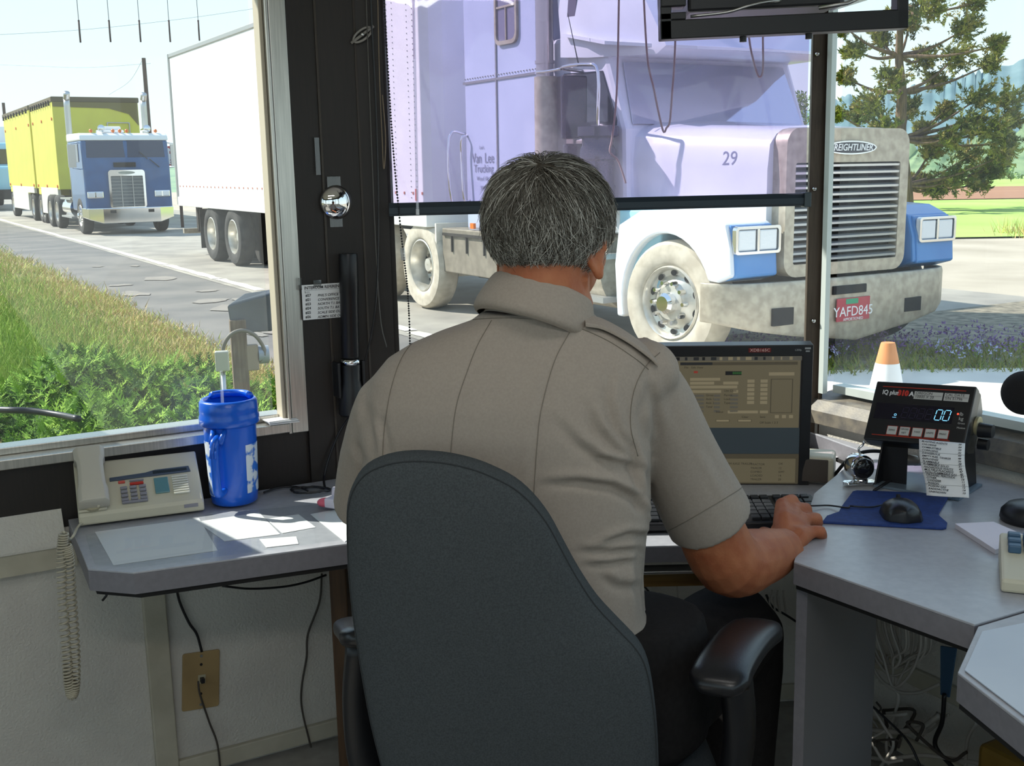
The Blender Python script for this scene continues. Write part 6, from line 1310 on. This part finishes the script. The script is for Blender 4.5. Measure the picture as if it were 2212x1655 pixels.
W0 = at(1700, 1182, 1.97); EL = at(1572, 1212, 1.83); SH = at(1385, 815, 1.72)
KN = [at(1690, 1092, 2.085), at(1716, 1104, 2.08), at(1737, 1124, 2.06), at(1746, 1152, 2.0)]
PIP = [at(1711, 1082, 2.105), at(1740, 1101, 2.10), at(1763, 1122, 2.075), at(1772, 1149, 2.005)]
b = MB()
b.sph((0, 0, 0), 1, 4, 4) if False else None
b.sph(hx(0, -.008, .008), (.077, .095, .092), 24, 16, rot=HR)
b.sph(hx(0, .030, -.052), (.064, .066, .075), 20, 14, rot=HR)          # lower face
b.sph(hx(0, .062, -.108), (.034, .030, .026), 14, 10, rot=HR)          # chin
for s in (-1, 1):
    b.sph(hx(s * .040, .055, -.045), (.026, .028, .026), 12, 8, rot=HR)  # cheek
    b.sph(hx(s * .030, .083, .004), (.030, .014, .010), 12, 8, rot=HR)   # brow
    b.sph(hx(s * .031, .080, -.018), (.013, .012, .011), 12, 8, rot=HR)  # eye
    ec = (s * .080, -.006, -.042)
    E_ = HM @ MX.Translation(V(ec)) @ MX.Rotation(R(-s * 24), 4, 'Z') @ MX.Rotation(R(8), 4, 'X')
    b.sph(E_ @ V((0, 0, 0)), (.008, .017, .026), 12, 8, rot=E_.to_3x3())
    b.tube([E_ @ V((s * .004, y, z)) for y, z in ((.014, .004), (.013, .022), (.003, .034), (-.010, .033), (-.020, .020), (-.020, .002), (-.013, -.016), (-.004, -.030), (.005, -.030), (.007, -.018))], .0052, 8)
    b.sph(E_ @ V((s * .003, .002, -.031)), (.007, .009, .010), 10, 8, rot=E_.to_3x3())
b.tube([hx(0, .090, .002), hx(0, .106, -.026), hx(0, .113, -.038), hx(0, .098, -.046)], [.008, .011, .014, .008], 10)
b.sph(hx(.010, .098, -.042), .009, 8, 6); b.sph(hx(-.010, .098, -.042), .009, 8, 6)
b.tube([hx(-.022, .083, -.072), hx(0, .096, -.071), hx(.022, .083, -.072)], [.004, .008, .004], 8)
b.tube([hx(-.020, .082, -.081), hx(0, .094, -.082), hx(.020, .082, -.081)], [.004, .008, .004], 8)
nk = at(1168, 720, 1.70)
b.tube([hx(0, -.018, -.03), hx(0, -.022, -.085), at(1188, 655, 1.70), nk, at(1160, 790, 1.72)], [.068, .066, .067, .066, .06], 18)
for s in (-1, 1): b.tube([hx(s * .058, -.01, -.075), hx(s * .05, .012, -.12), nk + V((s * .025, .04, .0))], [.016, .014, .014], 8)
# trunk inside the clothes, arms, legs
b.loft([[at(px, py, TYm) + V((a_ * cos(q), .07 * sin(q), 0)) for q in [2 * pi * k / 20 for k in range(20)]] for px, py, a_ in ((1150, 790, .08), (1120, 860, .15), (1110, 930, .17), (1100, 1050, .18), (1100, 1200, .18), (1100, 1400, .18), (1110, 1500, .16))])
b.tube(crom([SH, at(1450, 960, 1.76), at(1520, 1110, 1.80), EL, at(1632, 1206, 1.89), at(1672, 1194, 1.94), W0], 4), [.055, .054, .053, .053, .052, .052, .053, .054, .055, .057, .058, .059, .060, .059, .058, .056, .053, .051, .049, .047, .045, .042, .040, .038, .036], 18)
SL_ = at(862, 852, 1.73); ELl = V((-.215, 1.90, .80)); WL = V((-.03, 2.13, .785))
b.tube(crom([SL_, (SL_ + ELl) / 2 + V((-.01, 0, 0)), ELl, (ELl + WL) / 2, WL], 4), [.045, .047, .05, .055, .054, .053, .052, .052, .054, .055, .054, .052, .048, .044, .040, .036, .033], 16)
def hand(W, K, side, PP=None):
    b.sph(W, .028, 12, 8)
    for k in K: b.tube([W + (k - W) * .05, W + (k - W) * .55 + V((0, 0, .006)), k], [.024, .022, .0145], 10)
    b.tube([K[0], (K[1] + K[2]) / 2 - V((0, .01, 0)), K[3]], [.011, .012, .010], 8)
    for i, k in enumerate(K):
        L = (.036, .040, .037, .030)[i]; r = (.0112, .0114, .0110, .0100)[i]
        p1 = k + V((.010 * side, L * .74, -.003 - .003 * i)); p2 = p1 + V((.001, L * .52, -.016)); p3 = p2 + V((-.001, L * .16, -.016))
        if PP: p1 = PP[i]; p2 = p1 + V((.006, L * .45, -.012)); p3 = p2 + V((-.004, L * .22, -.010))
        if PP: r *= 1.22
        b.tube([k, k.lerp(p1, .5) + V((0, 0, .002)), p1, p1.lerp(p2, .5), p2, p3], [.0122, r * .98, r * 1.04, r * .95, r * .98, r * .8], 10); b.sph(p3, r * .82, 8, 6); b.sph(k + V((0, 0, .001)), .0145, 10, 8)
    if PP: b.sph(W.lerp((K[1] + K[2]) / 2, .55) - V((.004, 0, .004)), (.040, .040, .021), 16, 10)
    t0 = W + (K[0] - W) * .25 + V((-.022 * side, 0, -.006)); t1 = t0 + V((-.012 * side, .042, -.006)); t2 = t1 + V((.010 * side, .034, -.004)); t3 = t2 + V((.012 * side, .016, -.004))
    b.tube([W + (K[0] - W) * .1, t0, t1, t2, t3], [.020, .018, .0125, .0115, .0085], 10); b.sph(t3, .0088, 8, 6)
hand(W0, KN, 1, PIP)
hand(WL, [WL + V((.045, .085, .02)), WL + V((.022, .095, .022)), WL + V((.0, .09, .02)), WL + V((-.022, .078, .014))], -1)
KR = V((.415, 2.03, .575)); KL = V((-.03, 2.12, .575))
for hp, kn, ft in ((V((.19, 1.70, .61)), KR, V((.42, 2.02, .09))), (V((.0, 1.70, .61)), KL, V((-.02, 2.16, .09)))):
    b.tube(crom([hp, (hp + kn) / 2 + V((0, 0, .01)), kn, (kn + ft) / 2 + V((0, -.015, 0)), ft], 3), [.07, .07, .07, .068, .065, .06, .056, .054, .053, .05, .045, .04, .036], 14)
body = place(bake(b, 'body', .0036, 2), 'body', M_skin, man)
# ---- shirt
rows = [(1395, 805, 1412, .135), (1370, 800, 1408, .14), (1320, 797, 1394, .142), (1250, 793, 1390, .142), (1170, 788, 1396, .14), (1080, 784, 1406, .137), (1000, 780, 1404, .134), (920, 780, 1404, .13), (860, 786, 1408, .122), (810, 802, 1412, .110), (770, 835, 1404, .098), (740, 885, 1378, .086), (715, 945, 1340, .078), (692, 1015, 1292, .074), (668, 1046, 1272, .074)]
b = MB(); secs = []
for py, x0, x1, dp in rows:
    l, r = at(x0, py, TYm), at(x1, py, TYm); c = (l + r) / 2; hw = (r - l).length / 2
    c = c + V((0, .012 * max(0, min(1, (py - 700) / 450)), 0)); sec = []
    for q in [2 * pi * k / 40 for k in range(40)]:
        cx_, sy_ = cos(q), sin(q); e = 2 / 2.5
        x = hw * (1 if cx_ > 0 else -1) * abs(cx_) ** e; y = dp * (1 if sy_ > 0 else -1) * abs(sy_) ** e * (1 + .15 * max(0, min(1, (py - 850) / 300)) if sy_ > 0 else 1)
        a = R(-5); sec.append(c + V((x * cos(a) - y * sin(a), x * sin(a) + y * cos(a), 0)))
    secs.append(sec)
b.loft(secs)
b.tube(crom([at(1345, 790, 1.70), at(1408, 868, 1.735), at(1462, 985, 1.775), at(1534, 1124, 1.815)], 5), [.060, .062, .063, .063, .0635, .064, .0645, .065, .066, .067, .068, .069, .070, .0715, .073, .074], 24)
b.tube(crom([at(878, 836, 1.70), at(838, 920, 1.74), at(814, 1010, 1.80), at(806, 1092, 1.845)], 4), [.050, .056, .063, .063, .063, .063, .063, .064, .064, .065, .066, .067, .068], 20)
b.sph(at(1392, 806, 1.70), (.055, .058, .052), 16, 12); b.sph(at(862, 846, 1.70), (.044, .05, .044), 16, 12)
me = bake(b, 'shirt', .0048, 5)
folds = [  # polylines over the back in picture coordinates, depth in metres, width in picture units
    ([(1378, 1005), (1335, 978), (1290, 930), (1262, 870)], .0050, 11), ([(1376, 1012), (1340, 1000), (1300, 992), (1285, 990)], .0055, 8), ([(1372, 985), (1330, 935), (1310, 860), (1318, 800)], .0035, 11),
    ([(1380, 1022), (1320, 1010), (1250, 965), (1195, 905)], .0045, 13), ([(1392, 1110), (1372, 1078), (1320, 1053), (1250, 1044), (1172, 1048)], .0075, 11), ([(1395, 1085), (1378, 1050), (1372, 1010), (1362, 950)], .0060, 9), ([(1402, 1160), (1360, 1158), (1320, 1172), (1290, 1182)], .0050, 10),
    ([(1378, 1190), (1320, 1195), (1250, 1192)], .0050, 10), ([(1375, 1212), (1310, 1222), (1262, 1222)], .0050, 9), ([(1385, 1270), (1330, 1268), (1290, 1240)], .0035, 12), ([(1385, 1180), (1380, 1260), (1392, 1340)], .0040, 12),
    ([(1398, 960), (1386, 900), (1392, 840)], .0040, 10), ([(790, 870), (800, 930), (812, 1000)], .0030, 12), ([(822, 900), (835, 960), (838, 1010)], .0030, 10), ([(770, 960), (785, 1000), (790, 1050)], .003, 9), ([(1395, 1010), (1402, 1070), (1420, 1140)], .0045, 9),
    ([(1430, 800), (1450, 870), (1470, 940)], .0022, 16), ([(1400, 820), (1412, 900), (1420, 980)], .0025, 11), ([(1520, 960), (1560, 1030), (1590, 1085)], .0018, 12), ([(1190, 800), (1168, 900), (1158, 1000), (1150, 1090)], .0018, 14), ([(1035, 745), (1000, 850), (980, 990)], .0012, 14)]
def toscr(p): d = p - CAM; z = d.dot(cf); return W / 2 + F * d.dot(cr) / z, H / 2 - F * d.dot(cu) / z
me.update()
nrm = [v.normal.copy() for v in me.vertices]
for i, v in enumerate(me.vertices):
    p = v.co.copy(); n = nrm[i]
    if n.dot(p - CAM) > 0: continue
    X, Y_ = toscr(p); tot = 0
    for P, a, w in folds:
        if X < min(q[0] for q in P) - 40 or X > max(q[0] for q in P) + 40 or Y_ < min(q[1] for q in P) - 40 or Y_ > max(q[1] for q in P) + 40: continue
        best = 1e9; sg = 1; te = 0
        m = len(P) - 1
        for k in range(m):
            ax, ay = P[k]; bx_, by = P[k + 1]; dx, dy = bx_ - ax, by - ay; t = max(0, min(1, ((X - ax) * dx + (Y_ - ay) * dy) / (dx * dx + dy * dy))); ex, ey = X - ax - t * dx, Y_ - ay - t * dy; d = math.hypot(ex, ey)
            if d < best: best = d; sg = 1 if dx * ey - dy * ex > 0 else -1; te = (k + t) / m
        fade = min(1, (1 - te) * 2.5 + .15) * min(1, te * 6 + .3)
        sd = best * sg
        tot += 1.35 * a * fade * (-math.exp(-(sd / w) ** 2) + .75 * math.exp(-((sd - 1.5 * w) / w) ** 2))
    v.co = p + n * tot
shirt = place(me, 'shirt', M_shirt, man)
bvh = BVHTree.FromPolygons([v.co.copy() for v in me.vertices], [tuple(p.vertices) for p in me.polygons])
def onshirt(px, py, off=.0006):
    d = ray(px, py).normalized(); h, n, _, _ = bvh.ray_cast(CAM, d)
    return None if h is None else h + n * off * (1 if n.dot(d) < 0 else -1)
def seam(P, r=.00065):
    q = [onshirt(p.x, p.y) for p in crom([V((x, y, 0)) for x, y in P], 14)]; q = [p for p in q if p is not None]
    if len(q) > 3: MB().tube(q, r, 5).build('seam', M_seam, shirt, True)
for P in ([(895, 722), (960, 700), (1058, 688), (1150, 690), (1235, 704), (1310, 735), (1372, 775), (1400, 798)], [(1062, 692), (1032, 745), (1010, 800), (985, 880), (972, 990)], [(1236, 708), (1198, 780), (1170, 880), (1160, 960), (1152, 1090)], [(912, 716), (870, 770), (845, 840), (830, 930), (826, 1000)],
          [(1425, 762), (1392, 795), (1368, 850), (1362, 920), (1378, 985)], [(1440, 1148), (1475, 1130), (1530, 1098), (1590, 1062), (1604, 1052)]): seam(P)
# collar
cc = at(1166, 655, 1.70); b = MB(); secs = []; MC = MX.Translation(at(1160, 668, 1.70)) @ MX.Rotation(R(15), 4, 'Y') @ MX.Rotation(R(-14), 4, 'Z') @ MX.Rotation(R(-16), 4, 'X')
for r, z, s_ in ((.088, -.030, 1), (.098, -.026, 1), (.096, -.010, 1), (.086, .022, 1), (.080, .034, 1), (.076, .033, 1), (.076, .0, 1), (.078, -.03, 1)):
    secs.append([MC @ V((r * .98 * cos(q), r * 1.02 * sin(q), z)) for q in [R(102 + 336 * k / 40) for k in range(41)]])
b.loft(secs, False, False); o = b.build('collar', M_shirt, man, True); k = o.modifiers.new('soft', 'SUBSURF'); k.levels = 1; k.render_levels = 1
# shoulder straps
for P in ([(1262, 704), (1300, 712), (1350, 738), (1398, 772), (1418, 790)], [(1030, 690), (985, 700), (930, 722), (880, 756)]):
    q = [onshirt(x, y, .003) for x, y in P]; q = [p for p in q if p is not None]
    if len(q) > 2:
        q = crom(q, 5); b = MB(); b.loft([[p + V((0, -.019 * .5, -.002)), p + V((0, -.019 * .5, .0035)), p + V((0, .026, .012)), p + V((0, .026, .006))] for p in q]); b.build('shoulder_strap', M_shirt, shirt, bevel=.001)
# ---- trousers and shoes
b = MB()
b.loft([[V((.10, 1.71, z)) + V((a_ * cos(q), d_ * sin(q), 0)) for q in [2 * pi * k / 24 for k in range(24)]] for z, a_, d_ in ((.52, .17, .12), (.56, .21, .15), (.64, .215, .15), (.72, .21, .14), (.76, .20, .13))])
for hp, kn, ft in ((V((.22, 1.71, .615)), KR, V((.42, 2.02, .09))), (V((.0, 1.71, .615)), KL, V((-.02, 2.16, .09)))):
    b.tube(crom([hp, (hp + kn) / 2 + V((.01, 0, .02)), kn + V((.01, 0, .005)), (kn + ft) / 2 + V((0, -.015, 0)), ft + V((0, 0, -.03))], 3), [.095, .097, .097, .096, .094, .090, .086, .082, .078, .075, .072, .070, .068], 18)
place(bake(b, 'trousers', .007, 6), 'trousers', M_trous, man)
for ft in (V((.42, 2.02, 0)), V((-.02, 2.16, 0))):
    b = MB(); b.loft([[ft + V((w * cos(q), y, .002 + max(0, h * (.5 + .5 * sin(q))))) for q in [2 * pi * k / 16 for k in range(16)]] for y, w, h in ((-.075, .02, .05), (-.065, .036, .085), (-.02, .042, .095), (.05, .046, .075), (.12, .048, .055), (.18, .040, .045), (.205, .018, .03))]); b.build('shoe', M_black, man, 'auto')
# ---- hair
M_h1 = mat('hair_dark_grey', lin(102, 98, 90), .5, spec=.4); M_h2 = mat('hair_silver', lin(192, 190, 182), .45, spec=.5); M_h3 = mat('hair_brown_grey', lin(64, 58, 50), .55, spec=.3)
def inhair(d):
    x, y, z = d
    if z > .52: return y < .93
    if y > .55: return z > .42
    if abs(x) > .5 and y > -.12: return z > (-.14 if y < .2 else -.02) or (y > .10 and y < .42 and z > -.5)
    return z > -.96 + (.30 if abs(x) > .8 else 0)
RX, RY, RZ = .090, .106, .092; HO = V((0, -.010, .006))
b = MB(); secs = []
n1, n2 = 48, 30; vs = []; fs = []
for i in range(n2 + 1):
    a = -pi / 2 + pi * i / n2
    for k in range(n1): vs.append(V((cos(a) * cos(2 * pi * k / n1), cos(a) * sin(2 * pi * k / n1), sin(a))))
for i in range(n2):
    for k in range(n1):
        f = (i * n1 + k, i * n1 + (k + 1) % n1, (i + 1) * n1 + (k + 1) % n1, (i + 1) * n1 + k); c = sum((vs[j] for j in f), V()) / 4
        if c.length > .1 and inhair(c.normalized()): fs.append(f)
used = sorted({j for f in fs for j in f}); mp_ = {j: i for i, j in enumerate(used)}
b.add([HM @ (HO + V((vs[j].x * RX, vs[j].y * RY, vs[j].z * RZ)) * (1.0 + .012 * sin(9 * vs[j].x + 5 * vs[j].z) * sin(7 * vs[j].y))) for j in used], [tuple(mp_[j] for j in f) for f in fs])
hair = b.build('hair', M_h3, man, True); k = hair.modifiers.new('thickness', 'SOLIDIFY'); k.thickness = .008; k.offset = -1
random.seed(5); b = MB(); ns = 0
whorl = V((.15, -.55, .82)).normalized()
while ns < 9500:
    d = V((random.gauss(0, 1), random.gauss(0, 1), random.gauss(0, 1))).normalized()
    if d.y > .75 or not inhair(d): continue
    p = HO + V((d.x * RX, d.y * RY, d.z * RZ)); nrm_ = V((d.x / RX, d.y / RY, d.z / RZ)).normalized()
    t = (d - whorl * d.dot(whorl)); t = t - nrm_ * t.dot(nrm_)
    if t.length < .05: t = nrm_.orthogonal()
    t = (t.normalized() + V((0, .45 if d.x > .1 else .1, -.35)) + V((random.gauss(0, .36), random.gauss(0, .36), random.gauss(-.1, .3)))); t = (t - nrm_ * t.dot(nrm_)).normalized()
    L = random.uniform(.032, .066) * (.85 if d.z < -.45 else 1); lift = random.uniform(.002, .0075) * (1.6 if d.z > .7 else 1); curl = nrm_.cross(t) * random.gauss(0, .2)
    P = []
    for k in range(5):
        f = k / 4; q = p + t * L * f + curl * L * f * f - nrm_ * (L * f) ** 2 * 4.3 + nrm_ * (lift * math.sin(min(1, f * 1.3) * pi * .5) + .0005)
        P.append(HM @ q)
    r = random.uniform(.00035, .00062)
    g = .22 + .50 * max(0, -d.z + .25) + .25 * abs(d.x); u = random.random()
    b.tube(P, [r, r, r * .9, r * .75, r * .3], 3, 0 if u > g else (1 if u < g * .62 else 2), False); ns += 1
b.build('hair_strands', [M_h1, M_h2, M_h3], hair, True)['kind'] = 'stuff'
# ------------------------------------------------------------------ office chair
ch = thing('office_chair', 'dark grey fabric office chair with black armrests, seen from behind', 'chair', (.07, 1.72, 0))
M_fab = mat('charcoal_fabric', lin(74, 78, 80), .95, col2=lin(62, 66, 68), scale=420, bump=.35, bscale=1300, spec=.2, detail=2)
out = [(745, 1150), (746, 1100), (758, 1055), (785, 1020), (830, 999), (885, 991), (950, 994), (1010, 1006), (1060, 1024), (1110, 1050), (1150, 1085), (1185, 1130), (1215, 1185), (1248, 1245), (1290, 1308), (1340, 1362), (1380, 1405), (1402, 1450), (1415, 1520), (1422, 1600), (1424, 1690), (1415, 1760), (1385, 1815), (1310, 1835), (960, 1835), (885, 1810), (845, 1750), (818, 1650), (796, 1560), (776, 1450), (758, 1330), (748, 1230)]
pn = V((-.06, -1, -.13)).normalized(); pc = at(1080, 1300, 1.475)
ol = crom([onp(x, y, pc, pn) for x, y in out + [out[0]]], 3)[:-1]; cen_ = sum(ol, V()) / len(ol)
b = MB(); secs = []
for s_, off in ((.02, -.052), (.6, -.052), (.90, -.050), (.97, -.044), (1.0, -.032), (1.0, -.012), (.99, -.002), (.96, .005), (.90, .012), (.75, .021), (.5, .029), (.25, .033), (.02, .034)):
    secs.append([cen_ + (p - cen_) * s_ + pn * off for p in ol])
b.loft(secs); b.build('backrest', M_fab, ch, True)
b = MB(); b.tube([cen_ + (p - cen_) * .985 + pn * -.0004 for p in ol + [ol[0]]], .0011, 6); b.build('piping', mat('dark_piping', lin(46, 49, 51), .9), ch, True)
M_arm = mat('black_arm_pad', (.010, .010, .012), .30, bump=.05, bscale=500, spec=.55)
def armrest(P, name):
    P = crom(P, 5); secs = []; n = len(P)
    for i, p in enumerate(P):
        t = (P[min(i + 1, n - 1)] - P[max(i - 1, 0)]).normalized(); s_ = t.cross(V((0, 0, 1))).normalized(); u = s_.cross(t); f = i / (n - 1); w = .044 * min(1, .62 + 3.2 * f, .62 + 3.2 * (1 - f)) ; h = .017 * min(1, .6 + 4 * f, .6 + 4 * (1 - f))
        secs.append([p + s_ * w * (abs(cos(q)) ** .6 * (1 if cos(q) > 0 else -1)) + u * h * (abs(sin(q)) ** .75 * (1 if sin(q) > 0 else -1)) for q in [2 * pi * k / 24 for k in range(24)]])
    b = MB(); b.loft(secs); return b.build(name, M_arm, ch, True)
rp_ = [at(1546, 1492, 1.50), at(1566, 1440, 1.56), at(1606, 1385, 1.66), at(1652, 1350, 1.76)]
a1_ = armrest(rp_, 'armrest')
lp_ = [at(800, 1378, 1.55), at(792, 1366, 1.62), at(780, 1356, 1.72), at(775, 1350, 1.80)]
a2_ = armrest(lp_, 'armrest')
for P, sx_ in ((rp_, 1), (lp_, -1)):
    m = (P[1] + P[2]) / 2 - V((0, 0, .015)); q = V((.07 + sx_ * .24, m.y + .03, .46))
    b = MB(); b.tube(crom([m, V((m.x + sx_ * .012, m.y + .01, m.z - .12)), V((m.x, m.y + .02, .50)), q, V((.07 + sx_ * .10, q.y, .44))], 5), .022, 12, flat=1.5); b.build('arm_post', M_black, ch, True)
b = MB(); b.loft([[V((.07 + w * (abs(cos(q)) ** .55 * (1 if cos(q) > 0 else -1)), 1.70 + d_ * (abs(sin(q)) ** .55 * (1 if sin(q) > 0 else -1)), z)) for q in [2 * pi * k / 36 for k in range(36)]] for z, w, d_ in ((.445, .20, .19), (.45, .235, .225), (.47, .25, .24), (.50, .25, .24), (.518, .235, .225), (.522, .18, .17))]); b.build('seat', M_fab, ch, True)
b = MB(); b.tube(crom([cen_ + pn * -.056 + V((0, 0, -.12)), V((.07, 1.50, .60)), V((.07, 1.53, .46)), V((.07, 1.62, .43))], 5), .03, 12, flat=.5); b.build('back_stem', M_black, ch, True)
b = MB(); b.cyl((.07, 1.70, .12), (.07, 1.70, .44), .026, None, 16); b.bx(-.02, .16, 1.58, 1.82, .42, .445); b.build('gas_column', M_black, ch)
for i in range(5):
    a = R(90 + 72 * i + 20); d_ = V((cos(a), sin(a), 0)); o_ = V((.07, 1.70, 0))
    b = MB(); b.tube([o_ + V((0, 0, .12)), o_ + d_ * .15 + V((0, 0, .105)), o_ + d_ * .30 + V((0, 0, .075))], [.03, .026, .018], 10); lg = b.build('leg', M_black, ch, True)
    b = MB(); c = o_ + d_ * .30; s_ = V((-d_.y, d_.x, 0))
    for k in (-1, 1): b.cyl(c + s_ * k * .012 + V((0, 0, .027)), c + s_ * k * .026 + V((0, 0, .027)), .026, None, 16)
    b.build('caster', M_black, lg, 'auto')
